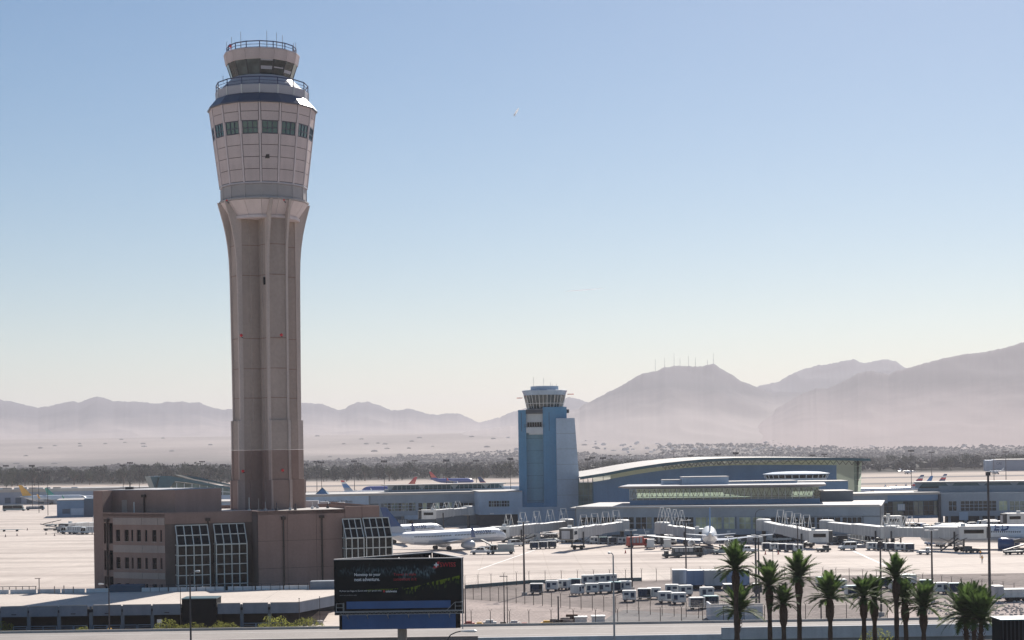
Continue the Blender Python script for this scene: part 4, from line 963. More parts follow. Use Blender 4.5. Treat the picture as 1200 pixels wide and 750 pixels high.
for (c, wtxt) in zip(lot, wh):
    p = G(c[0], c[1]); pr = {'o':cart_open,'s':cart_shut,'t':cart_teal}[c[2]]
    pr.put((p.x, p.y+0.9, 0.06), radians(c[3]+(180 if rnd.random() < .5 else 0)), desc[c[2]]+' '+wtxt, 'baggage carts in the fenced lot')
# baggage trains on the apron under the aircraft
def train(px0, px1, py, n, where, grp, yslope=0.0, types='o'):
    for i in range(n):
        px = px0+(px1-px0)*i/max(1,n-1); p = G(px, py+yslope*i)
        {'o':cart_open,'s':cart_shut,'t':cart_teal}[types[i % len(types)]].put((p.x, p.y+.8, 0.04), radians(rnd.uniform(-4,4)), '%s, %s %s' % (desc[types[i % len(types)]], ['first','second','third','fourth','fifth'][i]+' from left', where), grp)
train(626, 647, 644, 3, 'in the train under the left jet bridge', 'baggage train under the left jet bridge', -0.6)
train(899, 936, 645.5, 5, 'in the train left of the sloping jet bridge', 'baggage train beside the sloping jet bridge', 0.5, 'oso')
train(1022, 1066, 645, 5, 'in the train below the long jet bridge', 'baggage train below the long jet bridge', 0.4, 'soo')
train(696, 740, 637.5, 5, 'in the shaded row below the concourse', 'carts in the shade below the concourse', 0.2, 'sto')
def put1(o, px, py, rz, z=0.04):
    p = G(px, py); o.location = (p.x, p.y+0.8, z); o.rotation_euler = (0,0,radians(rz)); return o
put1(make_car('pickup_truck', 'white pickup truck just right of the airliner engine', 'pickup', 5.4, 1.9, 1.85, 'pickup', M['van_paint']), 564, 650, 174)
put1(make_car('service_truck', 'pale service truck with side lockers beside the pickup', 'truck', 6.4, 2.2, 2.5, 'truck', M['truck_green']), 588, 649.5, 184)
put1(make_car('suv', 'small grey van near the aircraft nose', 'van', 4.8, 1.9, 1.9, 'suv', M['van_paint']), 605, 640.5, 30)
put1(make_car('crew_van', 'small grey crew van right of the sloping jet bridge cab', 'van', 4.4, 1.9, 2.1, 'van', M['van_paint']), 994, 645, 190)
put1(make_car('baggage_tug', 'dark low tug and loader under the tail of the white jet', 'tug', 4.5, 2.0, 1.7, 'tug', M['tug_dark']), 788, 654, 5)
put1(make_car('fuel_truck', 'dark green service truck below the wing of the white jet', 'truck', 7.5, 2.4, 2.3, 'truck', M['tug_dark']), 806, 653, 8)
put1(make_car('baggage_tug', 'small grey tug at the right end of the baggage train', 'tug', 3.4, 1.7, 1.6, 'tug', M['van_paint']), 1084, 650, 160)
put1(make_car('baggage_tug', 'dark tug beneath the aircraft near the long bridge cab', 'tug', 3.6, 2.0, 1.6, 'tug', M['tug_dark']), 1140, 648, 20)
put1(make_car('baggage_tug', 'dark tug below the sloping jet bridge cab', 'tug', 3.4, 2.0, 1.6, 'tug', M['tug_dark']), 965, 647, 200)
put1(make_car('service_truck', 'truck parked below the blue building far left', 'truck', 6.0, 2.3, 2.6, 'truck', M['van_paint']), 94, 626, 0)
put1(make_car('crew_van', 'white van behind the front airliner on the gate area', 'van', 5.2, 2.0, 2.3, 'van', M['van_paint']), 552, 613, 180)
put1(make_car('service_truck', 'white box truck behind the airliners near the low jet bridge', 'truck', 7.0, 2.4, 3.0, 'truck', M['trailer_grey']), 561, 613, 184)
put1(make_car('baggage_tug', 'yellow tug behind the rear airliner', 'tug', 3.2, 1.8, 2.0, 'tug', M['yellow']), 485, 617, 10)
put1(make_car('service_truck', 'dark catering truck left of the yellow tug', 'truck', 6.0, 2.3, 2.8, 'truck', M['tug_dark']), 475, 618, 4)
put1(make_car('bus', 'dark green bus far away on the left apron', 'bus', 11, 2.5, 3.0, 'van', M['truck_green']), 16, 599, 4)
put1(make_car('service_truck', 'dark flat vehicle beside the light mast on the left apron', 'truck', 9, 2.4, 2.0, 'truck', M['navy']), 41, 598, 2)
put1(make_car('service_truck', 'red truck under the left wing tip of the white jet', 'truck', 6.5, 2.4, 2.9, 'truck', M['red_truck']), 749, 642, 15)
put1(make_car('crew_van', 'white van under the left wing of the white jet', 'van', 4.8, 2.1, 2.6, 'van', M['van_paint']), 763, 643.5, 85)
put1(make_car('crew_van', 'second white van under the left wing nearer the fuselage', 'van', 4.8, 2.1, 2.6, 'van', M['van_paint']), 782, 643.5, 88)
put1(make_car('pickup_truck', 'small white pickup below the right wing of the white jet', 'pickup', 5.0, 1.9, 1.8, 'pickup', M['van_paint']), 876, 648.5, 190)
put1(make_car('pickup_truck', 'grey pickup among the equipment below the right wing', 'pickup', 5.0, 1.9, 1.9, 'pickup', M['truck_green']), 849, 650, 170)
# loose ground equipment: belt loaders and dollies
def belt_loader(px, py, rz, label, m='grey_metal'):
    t = thing('belt_loader', label, 'belt loader')
    b = MB(); extr(b, [(-2.6,.35),(2.2,.35),(2.2,.8),(-2.6,.8)], -.8, .8); b.build('chassis', M[m], t, world=False)
    b = MB(); extr(b, [(-3.2,.85),(3.6,2.3),(3.6,2.55),(-3.2,1.1)], -.35, .35); b.build('belt', M['dark_metal'], t, world=False)
    b = MB(); b.bar((0,-.3,.8),(.6,-.3,1.7),.06,4); b.bar((0,.3,.8),(.6,.3,1.7),.06,4); b.build('strut', M['white_metal'], t, world=False)
    for xx in (-1.8, 1.5):
        for s in (-1, 1): wheel(t, xx, s*.85, .34)
    put1(t, px, py, rz)
belt_loader(58, 622, 175, 'dark belt loader on the open apron far left', 'tug_dark'); belt_loader(60, 617, 5, 'second belt loader standing behind the first on the far left apron', 'truck_green')
belt_loader(828, 649.5, 200, 'belt loader under the fuselage of the white jet'); belt_loader(838, 648, 160, 'raised conveyor right of the white jet fuselage', 'truck_green')
belt_loader(572, 644, 120, 'belt loader at the nose wheel of the front airliner'); belt_loader(625, 636, 30, 'white conveyor under the left jet bridge', 'cart_white')
belt_loader(1012, 642, 170, 'grey conveyor left of the long baggage train'); belt_loader(1190, 650, 20, 'loader at the right edge by the aircraft gear', 'tug_dark'); belt_loader(949, 640, 60, 'loader in the shade of the sloping bridge', 'tug_dark')
t = thing('flat_dolly', 'long empty flat dolly on the far left apron', 'dolly'); b = MB(); b.box(-3.5,3.5,-1,1,.6,.75); b.bar((3.5,0,.6),(5,0,.5),.05,4); b.build('bed', M['truck_green'], t, world=False)
for xx in (-2.4, 2.2):
    for s in (-1, 1): wheel(t, xx, s*.9, .3)
put1(t, 12, 623, 3)
# long trailers / containers in the lot
def trailer(px0, px1, yb, ht, m, label, name='trailer', cat='trailer', wheels=True, strip='white_metal'):
    p, q = G(px0, yb), G(px1, yb); L = q.x-p.x; t = thing(name, label, cat, ((p.x+q.x)/2, p.y+1.3, 0.05)); h = L/2
    b = MB(); b.box(-h, h, -1.25, 1.25, .75, ht); b.build('box', M[m], t, world=False)
    b = MB(); b.box(-h-.02, h+.02, -1.28, 1.28, ht+.001, ht+.1); b.build('roof', M[strip], t, world=False)
    n = max(3, int(L/1.2)); b = MB()
    for i in range(n+1): b.box(-h+L*i/n-.04, -h+L*i/n+.04, -1.30, -1.251, .8, ht-.02)
    b.build('side_rib', M[m], t, world=False)
    b = MB(); b.box(-h+.3, h-.3, -1.1, 1.1, .5, .745); b.build('chassis', M['dark_metal'], t, world=False)
    if wheels:
        for xx in (-h+1.2, -h+2.3, h-1.2):
            for s in (-1, 1): wheel(t, xx, s*1.2, .48)
    return t
trailer(789, 806, 689.5, 3.3, 'trailer_grey', 'short grey trailer with sloping roof at the left of the long trailers')
trailer(806, 825, 691, 3.4, 'trailer_blue', 'blue grey box trailer second from the left among the long trailers')
trailer(826, 851, 691.5, 3.5, 'trailer_grey', 'long pale trailer with upright ribs left of the tall palm')
trailer(852, 879, 691, 3.4, 'trailer_blue', 'long blue trailer behind the tall palm trunk')
trailer(849, 859, 699, 2.0, 'tug_dark', 'small dark container in front of the long trailers', 'container', 'container', False)
trailer(884, 893, 700, 2.2, 'tug_dark', 'dark container right of the tall palm trunk', 'container', 'container', False)
trailer(1166, 1177, 706.5, 2.6, 'trailer_grey', 'grey box beside the big pole on the right', 'container', 'container', False)
trailer(1177, 1215, 706, 2.0, 'cart_white', 'white low trailer at the right edge', 'trailer', 'trailer', True, 'teal_roof')
trailer(1056, 1075, 688.5, 2.2, 'cart_white', 'white trailer behind the lone palm crown', 'trailer', 'trailer', True, 'teal_roof')
for (px0, px1, yb, lb) in ((674,688,734.5,'left'),(694,709,733.5,'right')):
    p, q = G(px0, yb), G(px1, yb); b = MB(); b.box(p.x, q.x, p.y, p.y+2.0, 0.07, 1.3); b.box(p.x-.1, q.x+.1, p.y-.1, p.y+2.1, 1.301, 1.45)
    tag(b.build('storage_box', M['cart_white']), 'white lidded storage box behind the road, %s of the two' % lb, 'box')
# concrete bin walls behind the tall palm
p, q = G(833, 729), G(894, 728); t = thing('block_wall', 'grey concrete enclosure wall behind the tall palm', 'wall', (p.x, p.y, 0))
b = MB(); b.box(p.x, q.x, p.y, p.y+.3, .05, 2.6); b.box(p.x, p.x+.3, p.y+.31, p.y+6, .05, 2.6); b.build('wall', M['barrier'], t); b = MB(); b.box(p.x-.1, q.x+.1, p.y-.1, p.y+.4, 2.601, 2.7); b.build('coping', M['kerb'], t)
# ================================================================ fences
def fence(name, label, pts, h, gap, arms=True):
    t = thing(name, label, 'fence', (pts[0][0], pts[0][1], 0)); mesh = MB()
    pb = MB(); pb.bar((0,0,0),(0,0,h),.055,5)
    if arms: pb.bar((0,0,h),(-.22,-.22,h+.35),.03,4); pb.bar((0,0,h),(.22,.22,h+.35),.03,4)
    me = pb.mesh('post', M['pipe']); cnt = 0
    for i in range(len(pts)-1):
        a_, c_ = Vector((*pts[i],0)), Vector((*pts[i+1],0)); L = (c_-a_).length; n = max(1, round(L/gap))
        for k in range(n+(1 if i == len(pts)-2 else 0)):
            p = a_.lerp(c_, k/n); link('post', me, t, p-t.location)
        d = (c_-a_).normalized()
        for z, r_ in ((h-.03,.025),(h*.52,.012),(.15,.018),(h+.2,.01),(h+.33,.01)): mesh.bar(a_+Vector((0,0,z)), c_+Vector((0,0,z)), r_, 3)
    mesh.build('rail', M['chain'], t)
    # woven wire as real thin diagonals
    wv = MB()
    for i in range(len(pts)-1):
        a_, c_ = Vector((*pts[i],0)), Vector((*pts[i+1],0)); L = (c_-a_).length; s = 0.55; n = int(L/s)
        for k in range(n):
            for sg in (0, 1):
                p = a_.lerp(c_, k/n); q = a_.lerp(c_, min(1, (k+h/s)/n)); u0, u1 = (p, q) if sg else (q, p)
                p0 = Vector((u0.x,u0.y,.1)); p1 = Vector((u1.x,u1.y,h-.05)); wv.add([p0, p1, p1+Vector((0,0,.018)), p0+Vector((0,0,.018))], [(0,1,2,3)])
    o = wv.build('wire_mesh', M['chain'], t); o['kind'] = 'stuff'
gp = lambda px, py: (G(px, py).x, G(px, py).y)
fence('chain_link_fence', 'chain link fence with barbed arms between the apron and the cart lot', [gp(545,691), gp(620,685), gp(752,682), gp(905,677), gp(1060,686), gp(1215,705)], 2.4, 3.1)
fence('chain_link_fence', 'chain link fence running across the dirt in front of the cart lot', [gp(545,702), gp(605,707.5), gp(668,714), gp(735,719), gp(848,727)], 2.4, 2.3)
fence('chain_link_fence', 'low chain link fence just behind the elevated road', [gp(530,737.5), gp(620,737.5), gp(724,735.5), gp(848,731), gp(1040,727.5)], 2.6, 3.2)
b = MB(); 
for (a_, c_) in ((gp(545,690.2), gp(620,684.2)), (gp(620,684.2), gp(752,681.2))):
    a_, c_ = Vector(a_), Vector(c_); d = (c_-a_).normalized(); n_ = Vector((-d.y,d.x))*.15
    b.prism([tuple(a_-n_), tuple(c_-n_), tuple(c_+n_), tuple(a_+n_)], .05, .75)
tag(b.build('blast_wall', M['teal_roof']), 'low grey green wall line along the back of the lot', 'wall')
# construction clutter bottom centre
for i, (px, py, m_, s_) in enumerate([(550,735,'red_truck',.8),(562,735.5,'yellow',.7),(574,735,'cart_white',1.0),(590,736,'pipe',.8),(603,735,'cart_white',.9),(615,736,'red_truck',.7),(641,735,'yellow',.9),(650,734.5,'post_tan',1.1),(656,734.8,'pipe',1.0),(663,734.5,'post_tan',1.3),(671,733.5,'boots',1.6)]):
    p = G(px, py); b = MB(); b.box(p.x-s_,p.x+s_,p.y,p.y+.8,.07,.07+s_*.7); b.box(p.x-s_*.6,p.x+s_*.5,p.y+.1,p.y+.7,.071+s_*.7,.07+s_*1.0)
    tag(b.build('material_pile', M[m_]), ['small red crate behind the road just right of the billboard','yellow crate behind the road right of the billboard','white crate behind the road, third right of the billboard','dark crate behind the road below the thin double pole','pale crate behind the road right of the double pole','little red crate behind the road in the dirt','yellow bin behind the road in the middle','tan crate right of the yellow bin','dark crate beside the tan crates','taller tan crate next to the dark one','rusty brown bin left of the white lidded boxes'][i], 'crate')
b = MB(); r2 = random.Random(9)
for i in range(420):
    px = r2.uniform(1075, 1200); py = r2.uniform(705, 722); p = G(px, py); s = r2.uniform(.1,.38)
    q = [(p.x+s*cos(a+i)*r2.uniform(.6,1), p.y+s*sin(a+i)*r2.uniform(.6,1)) for a in (0,1.3,2.5,3.8,5.1)]
    b.loft([[(x,y,.07) for x,y in q], [(p.x+(x-p.x)*.5, p.y+(y-p.y)*.5, .07+s*.7) for x,y in q]])
tag(b.build('rubble', M['garage_deck']), 'broken pale rubble on the dirt at the right', kind='stuff')
# apron cones / marks
for i, (px, py, lb) in enumerate([(6.5,629.3,'far left corner'),(20,628,'left part of the apron'),(32,621.5,'apron below the far masts'),(54,626.5,'spot before the belt loaders'),(64,628,'spot left of the blue building'),(76,626.5,'edge of the blue building shadow'),(108,626.5,'brown building corner'),(805,0,''),(733,648.5,'apron right of the thin double head lamp'),(686,0,''),(897,650,'apron above the palms'),(912,649.8,'apron right of the palms')]):
    if not lb: continue
    p = G(px, py); b = MB(); b.lathe([(.35,.04),(.35,.1),(.2,.11),(.06,.9),(.02,.92)], 8, (p.x,p.y))
    tag(b.build('traffic_cone', M['red_truck'] if i > 6 else M['pipe']), 'small dark cone on the %s' % lb, 'cone')
# ================================================================ billboard
BY = 196.0
bb = thing('billboard', 'dark billboard with an airline advertisement above blue metal skirting', 'billboard', (A(471,740,200).x, 200, 0))
def BP(px, py, o=0.0): p = A(px, py, BY+o); return p
TL, TR, BL, BR = A(392,654.5,BY), A(540.5,656,BY), A(392,704,BY), A(540,704,BY)
x0, x1 = TL.x, TR.x; z1, z0 = (TL.z+TR.z)/2+0.0, (BL.z+BR.z)/2
b = MB(); b.box(x0, x1, BY, BY+.28, z0, z1); b.build('panel', M['sign_black'], bb)
fw = .13
b = MB(); b.box(x0-.08, x1+.08, BY-.1, BY+.3, z1+.001, z1+.1); b.build('top_trim', M['sign_frame'], bb)
b = MB(); b.box(x1, x1+.12, BY-.1, BY+.3, A(540,737,BY).z, z1-.001); b.build('side_trim', M['sign_frame'], bb)
apex = A(506.4, 646.5, 207.7); ax, ay = apex.x, apex.y
for (a_, c_) in (((x0+.05, BY+.31), (ax-.05, ay)), ((ax+.05, ay), (x1-.02, BY+.31))):
    f = Frame(a_, c_); b = MB(); b.fbox(f, 0, f.L, -.25, 0, z0-1.6, z1-.02); b.build('back_panel', M['sign_black'], bb)
    b = MB(); b.fbox(f, 0, f.L, -.3, .05, z1-.018, z1+.09); b.build('back_trim', M['sign_frame'], bb)
    b = MB(); n = 9
    for i in range(1, n): b.fbox(f, f.L*i/n-.05, f.L*i/n+.05, .002, .12, z0-1.5, z1-.1)
    for zz in (z0+.8, z0+2.3, z0+3.8): b.fbox(f, .1, f.L-.1, .121, .2, zz, zz+.1)
    b.build('framing', M['dark_metal'], bb)
# interior cross bracing seen over the top edge
b = MB()
for t_ in (.25,.5,.75): b.bar((x0+(x1-x0)*t_, BY+.3, z1-.3), (x0+(ax-x0)*min(1,t_*1.3), BY+.3+(ay-BY)*min(1,t_*1.3)*.9, z1-.3), .09, 4)
b.build('brace', M['sign_frame'], bb)
# printed picture: fine coloured grid lying on the panel
def vcol_mat():
    m = bpy.data.materials.new('print'); m.use_nodes = True; N = m.node_tree.nodes; L = m.node_tree.links
    a = N.new('ShaderNodeVertexColor'); a.layer_name = 'print'; L.new(a.outputs[0], N['Principled BSDF'].inputs['Base Color']); N['Principled BSDF'].inputs['Roughness'].default_value = .8; N['Principled BSDF'].inputs['Specular IOR Level'].default_value = .1; return m
nxp, nyp = 300, 100; W_, H_ = x1-x0-.1, z1-z0-.08
def art(s, t):
    c = [.006,.010,.011]; nz = noise.noise
    # frosted forest along the top
    treeh = .74+.13*nz(Vector((s*4,0,1)))+.16*abs(nz(Vector((s*42,0,2))))
    lowe = .50+.10*nz(Vector((s*5,3,0)))+.10*abs(nz(Vector((s*60,5,0))))+(.10 if s > .75 else 0)-(.02 if s > .5 else -.08)
    if lowe < t < treeh+.13*min(1, s*2+.3) and .02 < s < .80:
        k = max(0, nz(Vector((s*80,t*14,4)))*.9+nz(Vector((s*25,t*7,8)))*.5+.22)*min(1,(t-lowe)*7)*min(1,max(0,(treeh+.10-t)*9)); k *= .35+.65*min(1,s*1.6)
        c = [.006+.10*k,.012+.15*k,.014+.17*k]
    # green meadow rising to the right
    top = .285+.02*nz(Vector((s*7,0,0)))+(0 if s < .55 else (s-.55)*.70); bot = .235+(0 if s < .5 else (s-.5)*.42)+.09*nz(Vector((s*9,7,0)))
    edge = bot-.14*abs(nz(Vector((s*70,1,0))))
    if .10 < s < .99 and edge+.05 < t < top:
        if s > .55 and nz(Vector((s*55,t*3,2))) > .12+ (top-t)*-1.3: c = [.008,.014,.006]
        else: g_ = .5+.5*nz(Vector((s*20,t*40,3))); f = min(1,(s-.10)*3); c = [(.05+.09*g_)*f,(.075+.11*g_)*f,.015*f]
    elif s > .5 and t < edge+.05 and t > edge-.08 and nz(Vector((s*90,t*8,6))) > .2: c = [.03,.05,.015]
    return c
mb = MB()
for j in range(nyp+1):
    for i in range(nxp+1): mb.v.append((x0+.05+W_*i/nxp, BY-.012, z0+.04+H_*j/nyp))
for j in range(nyp):
    for i in range(nxp): mb.f.append((j*(nxp+1)+i, j*(nxp+1)+i+1, (j+1)*(nxp+1)+i+1, (j+1)*(nxp+1)+i)); mb.m.append(0)
pr_ = mb.build('advert_print', vcol_mat(), bb)
ca = pr_.data.color_attributes.new('print', 'FLOAT_COLOR', 'POINT')
buf = []
for j in range(nyp+1):
    for i in range(nxp+1): c = art(i/nxp, j/nyp); buf += [c[0]*1.7-.004, c[1]*1.7-.006, c[2]*1.7-.006, 1]
ca.data.foreach_set('color', buf)
def text_mesh(txt, size, bold=0.0, shear=0.0, space=1.0):
    cu = bpy.data.curves.new('t', 'FONT'); cu.body = txt; cu.size = size; cu.offset = bold; cu.shear = shear; cu.space_character = space; cu.resolution_u = 2
    o = bpy.data.objects.new('t', cu); COL.objects.link(o); bpy.context.view_layer.update()
    me = bpy.data.meshes.new_from_object(o); COL.objects.unlink(o); bpy.data.objects.remove(o); bpy.data.curves.remove(cu); return me
def text_on(txt, px0, px1, ytop, ybase, m, parent, Yp, name='lettering', bold=0.0, shear=0.0):
    me = text_mesh(txt, 1.0, bold, shear); xs_ = [v.co.x for v in me.vertices]; ys_ = [v.co.y for v in me.vertices]
    wx, wy = max(xs_)-min(xs_), max(ys_)-min(ys_); p = A(px0, ybase, Yp); q = A(px1, ytop, Yp)
    sx, sy = (q.x-p.x)/wx, (q.z-p.z)/wy
    b = MB(); vs = [(p.x+(v.co.x-min(xs_))*sx, Yp, p.z+(v.co.y-min(ys_))*sy) for v in me.vertices]; b.add(vs, [tuple(f.vertices) for f in me.polygons])
    return b.build(name, m, parent)
text_on('Nonstop to your', 415.3, 446, 671.3, 676.2, M['white_print'], bb, BY-.02, bold=.015)
text_on('next adventure.', 415.3, 445, 676.6, 681.2, M['white_print'], bb, BY-.02, bold=.015)
text_on('Travel in style', 461.2, 487.5, 671.2, 675.6, M['red_print'], bb, BY-.02)
text_on('somewhere in it', 461.2, 488, 676.3, 680.6, M['red_print'], bb, BY-.02)
text_on('Fly from Las Vegas to Zurich with our special rates', 398, 447, 691.0, 694.2, M['white_print'], bb, BY-.02)
text_on('edelweiss', 452, 465, 691.4, 694.2, M['white_print'], bb, BY-.02, bold=.02)
text_on('terms and conditions apply', 398, 418, 696.8, 698.6, M['grey_metal'], bb, BY-.02)
text_on('SWISS', 515.5, 534, 658.8, 664.4, M['red_print'], bb, BY-.02, bold=.004)
b = MB(); P = [(507,665.7),(513.0,658.2),(515.2,658.2),(513.4,664.6),(510.5,666)]; b.poly([tuple(A(x,y,BY-.02)) for x,y in P]); b.build('emblem_tail', M['red_print'], bb)
b = MB(); c = A(511.2,662,BY-.03)
for (w2,h2) in ((.26,.075),(.075,.26)): b.quad((c.x-w2,c.y-(.002 if w2>.1 else 0),c.z-h2),(c.x+w2,c.y-(.002 if w2>.1 else 0),c.z-h2),(c.x+w2,c.y-(.002 if w2>.1 else 0),c.z+h2),(c.x-w2,c.y-(.002 if w2>.1 else 0),c.z+h2))
b.build('emblem_cross', M['white_print'], bb)
b = MB(); c = A(450,692.8,BY-.02); b.quad((c.x-.1,c.y,c.z-.12),(c.x+.1,c.y,c.z-.12),(c.x+.1,c.y,c.z+.12),(c.x-.1,c.y,c.z+.12)); b.build('emblem_small', M['red_print'], bb)
# blue strips, catwalk, blue corrugated skirt
zz = lambda y: A(466, y, BY).z
xa, xb_ = A(406,708,BY).x, A(528,708,BY).x
b = MB(); b.box(xa, xb_, BY+.05, BY+.2, zz(713), zz(704.3)); b.build('upper_apron', M['sign_blue'], bb)
xa, xb_ = A(401,728,BY).x, A(534,728,BY).x; n = 60; b = MB()
for i in range(n):
    u0 = xa+(xb_-xa)*i/n; u1 = xa+(xb_-xa)*(i+.5)/n; u2 = xa+(xb_-xa)*(i+1)/n
    b.box(u0, u1-.01, BY+.05, BY+.2, zz(737), zz(719.5)); b.box(u1-.01, u2, BY+.09, BY+.2, zz(737), zz(719.6))
b.build('corrugated_skirt', M['sign_blue'], bb)
b = MB(); xr_ = A(538.5,690,BY).x; b.box(xr_-.35, xr_+.05, BY+.1, BY+.35, zz(737), z0-.01); b.box(x0+.4, xr_-.36, BY+.4, BY+.5, zz(737.5), z0-.01); b.build('skirt_backing', M['sign_black'], bb)
b = MB(); cx0, cx1 = A(392.5,714,BY-1).x, A(542,714,BY-1).x; zc = zz(715.2)
for yy in (BY-1.2, BY-.2):
    b.box(cx0, cx1, yy-.04, yy+.04, zc-.08, zc+.0); 
for i in range(40): xx = cx0+(cx1-cx0)*i/39; b.box(xx-.02, xx+.02, BY-1.16, BY-.24, zc-.06, zc-.02)
for i in range(26):
    xx = cx0+.6+(cx1-cx0-1.6)*i/25; b.bar((xx,BY-1.2,zc-.05),(xx+.25,BY-1.2,zc-.32),.02,4); b.bar((xx+.25,BY-1.2,zc-.32),(xx+.5,BY-1.2,zc-.05),.02,4)
b.box(cx0, cx1, BY-1.22, BY-1.18, zc-.36, zc-.30); b.build('catwalk', M['steel_lattice'], bb)
for px in (408,431,455,479,503,527):
    xx = A(px,716,BY).x; b = MB(); b.box(xx-.07, xx+.07, BY-1.15, BY+.35, zc-.5, zc-.38); b.bar((xx,BY-1.1,zc-.4),(xx,BY+.3,zc-1.0),.05,4); b.build('bracket', M['steel_lattice'], bb)
b = MB()
for (px0, px1) in ((533.5,541.5),(394,402)):
    a_, c_ = A(px0,710,BY-1.2).x, A(px1,710,BY-1.2).x
    for xx in (a_, c_): b.bar((xx,BY-1.2,zc),(xx,BY-1.2,zc+.95),.035,4)
    for h_ in (.5,.95): b.bar((a_,BY-1.2,zc+h_),(c_,BY-1.2,zc+h_),.03,4)
    b.bar((c_,BY-.2,zc),(c_,BY-.2,zc+.95),.035,4); b.bar((c_,BY-1.2,zc+.95),(c_,BY-.2,zc+.95),.03,4)
b.bar((A(523,713,BY-1.2).x,BY-1.2,zc),(A(533,704,BY-1.2).x,BY-1.2,zc+.95),.03,4)
b.build('guard_rail', M['galv'], bb)
pc = A(471.5,745,BY+3); b = MB(); b.bar((pc.x,BY+3,0),(pc.x,BY+3,zz(720)),.55,16); b.build('pole', M['post_tan'], bb)
b = MB(); b.box(x0+1, x1-1, BY+2.6, BY+3.4, zz(735), zz(735)+.7); b.build('torsion_beam', M['pipe'], bb)
# ================================================================ street lamps in front
def street_lamp(px, ybase, ytop, Y, hx, hy, label, m='pole_metal', base=0.0):
    p = A(px, ytop, Y); t = thing('street_lamp', label, 'street lamp', (p.x, Y, base)); h = p.z; q = A(hx, hy, Y)
    b = MB(); b.bar((p.x,Y,base),(p.x,Y,h),.14,8,.08); b.build('pole', M[m], t)
    s = 1 if q.x > p.x else -1; b = MB(); pts = [Vector((p.x,Y,h)), Vector((p.x+(q.x-p.x)*.12,Y,h+(q.z-h)*.5)), Vector((p.x+(q.x-p.x)*.35,Y,h+(q.z-h)*.85)), Vector((p.x+(q.x-p.x)*.62,Y,q.z+.02))]
    for i in range(3): b.bar(pts[i], pts[i+1], .06, 6)
    b.build('arm', M[m], t)
    b = MB(); c = Vector((q.x,Y,q.z)); L = abs(q.x-p.x)*.45
    rings = [[(c.x+s*dx, c.y+wy*sin(a), c.z+wz*cos(a)) for a in [2*pi*i/8 for i in range(8)]] for dx, wy, wz in ((-L,.07,.06),(-L*.3,.18,.13),(L*.35,.2,.14),(L*.55,.08,.05))]
    b.loft(rings if s > 0 else [list(reversed(r_)) for r_ in rings]); b.build('lamp_head', M['white_metal'], t)
    b = MB(); b.box(p.x-.25,p.x+.25,Y-.25,Y+.25,base,base+.3); b.build('base', M['kerb'], t); return t
street_lamp(222.5, 750, 674, 206, 232, 669.5, 'curved street lamp in front of the first glass bay', 'pole_metal')
street_lamp(127.5, 745, 690, 243, 117.5, 684.5, 'short street lamp with its head turned left by the office block corner', 'pole_metal')
street_lamp(718.5, 750, 651, 205, 713.5, 648, 'grey street lamp standing before the cart lot', 'galv')
street_lamp(525, 755, 748, 170, 552, 739.5, 'street lamp head just below the right end of the billboard', 'dark_metal')
def plain_post(px, ytop, Y, label, r_=.07, m='pole_metal', head=None, base=0.0, name='pole', cat='pole'):
    p = A(px, ytop, Y); t = thing(name, label, cat, (p.x, Y, base)); b = MB(); b.bar((p.x,Y,base),(p.x,Y,p.z),r_*1.2,6,r_*.8); b.build('mast', M[m], t)
    b = MB()
    if head == 'T': b.box(p.x-.9,p.x+.9,Y-.06,Y+.06,p.z-.05,p.z+.06); b.box(p.x-1.1,p.x-.4,Y-.25,Y+.25,p.z-.02,p.z+.16); b.box(p.x+.4,p.x+1.1,Y-.25,Y+.25,p.z-.02,p.z+.16)
    elif head == 'L': b.box(p.x-1.1,p.x+.1,Y-.06,Y+.06,p.z-.08,p.z+.04)
    elif head == 'box': b.box(p.x-.35,p.x+.35,Y-.2,Y+.2,p.z-.6,p.z)
    else: b.bar((p.x,Y,p.z),(p.x,Y,p.z+.15),r_*1.4,6)
    b.build('lamp_head' if head in ('T','L') else 'cap', M['white_metal'] if head == 'T' else M[m], t)
    b = MB(); b.lathe([(.5,base),(.5,base+.6),(.35,base+.65)], 8, (p.x,Y)); b.build('footing', M['kerb'], t)
    return t
plain_post(211.3, 688, 252, 'thin post on the parking deck left of the curved lamp', .06)
plain_post(350.5, 702, 254, 'thin dark post in front of the parking deck near the billboard', .06)
plain_post(374.5, 700, 262, 'thin dark post by the sloping end of the parking deck', .05)
def pz(px, yb): return G(px, yb).y
for (px, yt, yb, r_, hd, lb) in [
 (613.3,612,698,.17,'T','apron light pole at the left end of the cart lot'),(739.5,622,692,.17,'T','apron light pole with two heads at the right end of the cart lot'),(803.2,610,672,.15,'T','apron light pole in line with the tail of the white jet'),
 (885.2,630,720,.16,'T','left pole of the pair behind the palms'),(888.6,628,718,.13,'T','right pole of the pair behind the palms'),(905.5,640,683,.06,None,'thin post above the second palm'),(934.5,614,678,.13,'T','apron light pole standing before the sloping jet bridge'),
 (1031.5,634,722,.15,'box','pole with a square box head above the right palms'),(1091.5,622,706,.15,'T','pole in front of the long baggage train'),(1157.8,553,712,.2,'box','very tall dark pole near the right edge'),
 (594,675,736,.06,'L','slim double post left of the cart lot'),(590.5,688,736,.09,None,'thicker brown post in the dirt'),(654,700,737,.12,None,'short brown post behind the middle of the road'),(545,688,738,.09,None,'post just right of the billboard'),
 (962,704,742,.10,None,'dark post between two palms at the bottom')]:
    Y = pz(px, yb); plain_post(px, yt, Y, lb, r_, 'dark_metal' if px in (1157.8,739.5,803.2,885.2) else 'pole_metal', hd, 0.0, 'light_pole' if hd == 'T' else 'pole', 'light pole' if hd == 'T' else 'pole')
